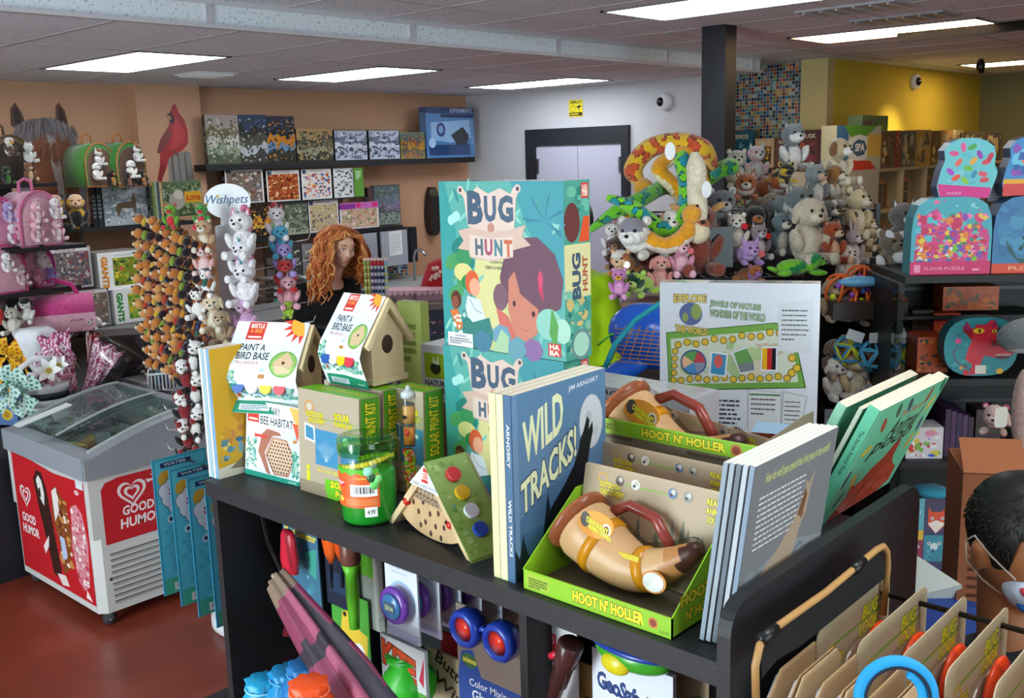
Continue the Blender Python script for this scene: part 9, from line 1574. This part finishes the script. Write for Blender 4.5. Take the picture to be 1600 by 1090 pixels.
for q in (-1,1): limb(mb, [(q*.08+.04,0,.95),(q*.09+.04,-.01,.5),(q*.09+.04,.02,.08)], [.105,.08,.06], '101014'); mb.ell((q*.09+.04,-.05,.045),(.05,.13,.044), '101014')
smooth_union('trousers', mb, 'fabric', gp, .012,4)
# --- child with a face mask at the right edge
hc = atd(1598,852,1.72); kd = thing('person', 'child with short dark hair and a blue and white face mask at the right edge', 'person', (hc.x, hc.y, 0),-60); hh = hc.z; KS = 'a4663f'
fd2 = V((.42,-.86,-.32)).normalized(); fr2 = fd2.cross(V((0,0,1))).normalized(); fu2 = fr2.cross(fd2).normalized(); HM2 = Matrix((fr2,-fd2, fu2)).transposed()
def k_(x, y, z): return V((0,0, hh))+fr2*x+fd2*y+fu2*z
mb = MB(); mb.ell(k_(0,0,.01),(.074,.092,.1), KS, HM2,24,16); mb.ell(k_(0,.035,-.05),(.052,.055,.05), KS, HM2,18,12); mb.ell(k_(0,.095,-.012),(.012,.014,.012), KS, HM2)
for q in (-1,1):
  mb.ell(k_(q*.078,-.005,-.012),(.01,.02,.032), KS, HM2,12,9); mb.ell(k_(q*.08,-.008,.0),(.013,.016,.018), KS, HM2,12,9)
limb(mb, [k_(0,-.02,-.05), V((-.02,0, hh-.17))], [.048,.045], KS)
for q in (-1,1): limb(mb, [V((q*.13,0, hh-.22)), V((q*.17,-.04, hh-.42)), V((q*.1,-.2, hh-.5))], [.04,.032,.022], KS); hand(mb, (q*.1,-.2, hh-.5),(-q*.3,-1,0),(0,0,1),.8, KS)
for q in (-1,1): limb(mb, [V((q*.07,0, hh-.62)), V((q*.08,-.01,.3)), V((q*.08,.01,.06))], [.06,.045,.034], KS); mb.ell((q*.08,-.04,.035),(.035,.09,.035), KS)
smooth_union('body', mb, 'skin', kd, .005,5)
mb = MB(); mb.ell(k_(0,-.012,.028),(.084,.1,.098), '15100e', HM2,28,20,.012); keep = [i for i, f in enumerate(mb.f) if (lambda c: (c-V((0,0, hh))).dot(fd2) < .055 and (c-V((0,0, hh))).dot(fu2) > -.03-.5*max(0,-(c-V((0,0, hh))).dot(fd2)) or (c-V((0,0, hh))).dot(fu2) > .07)(sum((V(mb.v[j]) for j in f), V())/len(f))]
for nm in ('f', 'c', 'sm', 'mi'): setattr(mb, nm, [getattr(mb, nm)[i] for i in keep])
rg = random.Random(3)
for i in range(1700):
  th = rg.uniform(0,6.28); e_ = rg.uniform(-.1,1.4); d0 = fr2*math.sin(th)*math.cos(e_)+fd2*math.cos(th)*math.cos(e_)+fu2*math.sin(e_); p0 = k_(0,-.012,.028) if False else k_(.084*math.sin(th)*math.cos(e_),.1*math.cos(th)*math.cos(e_)-.012,.028+.098*math.sin(e_))
  q_ = p0-V((0,0, hh)); 
  if q_.dot(fd2) > .05 and q_.dot(fu2) < .07: continue
  mb.tube([p0-d0*.002, p0+d0*.004+V((0,0,-.005))], [.0018,.0006], rg.choice(['15100e', '221814', '0e0a09']),4)
mb.build('hair', 'hair', kd)
for q in (-1,1): m2 = MB(); m2.ell(k_(q*.028,.086,.018),(.012,.005,.006), 'e8e4e0', HM2,10,7); m2.ell(k_(q*.028,.0905,.018),(.0052,.003,.0052), '1a0f0a', HM2,8,6); m2.build('eye', 'gloss', kd)
mb = MB(); mb.ell(k_(0,.055,-.04),(.058,.056,.045), 'c8d4e4', HM2,24,14); mb.ell(k_(.0,.1,-.03),(.03,.012,.016), '3a7ac0', HM2,12,8); mb.ell(k_(.045,.075,-.028),(.008,.02,.008), 'c83a4a', HM2,10,7); mb.ell(k_(.04,.08,-.055),(.012,.02,.01), '2a6ab8', HM2,10,7); mk = mb.build('face_mask', 'fabric', kd)
for q in (-1,1): m2 = MB(); m2.tube([k_(q*.055,.06,-.015), k_(q*.078,.02,.005), k_(q*.088,-.018,.02), k_(q*.09,-.03,.0)], .0016, 'c8b8a8', 6); m2.tube([k_(q*.05,.04,-.065), k_(q*.07,.01,-.055), k_(q*.086,-.02,-.035), k_(q*.09,-.03,.0)], .0016, 'c8b8a8', 6); m2.build('ear_loop', 'fabric', mk)
mb = MB(); mb.ell((0,0, hh-.26),(.14,.085,.1), '1c1f28', None, 18,12); mb.ell((0,0, hh-.45),(.12,.085,.2), '1c1f28', None, 18,12)
for q in (-1,1): limb(mb, [V((q*.12,0, hh-.22)), V((q*.155,-.03, hh-.34))], [.055,.048], '1c1f28')
smooth_union('t_shirt', mb, 'fabric', kd, .008,5)
mb = MB()
for q in (-1,1): limb(mb, [V((q*.06,0, hh-.58)), V((q*.08,-.01,.42))], [.078,.07], '2a2c38')
smooth_union('shorts', mb, 'fabric', kd, .01,4)
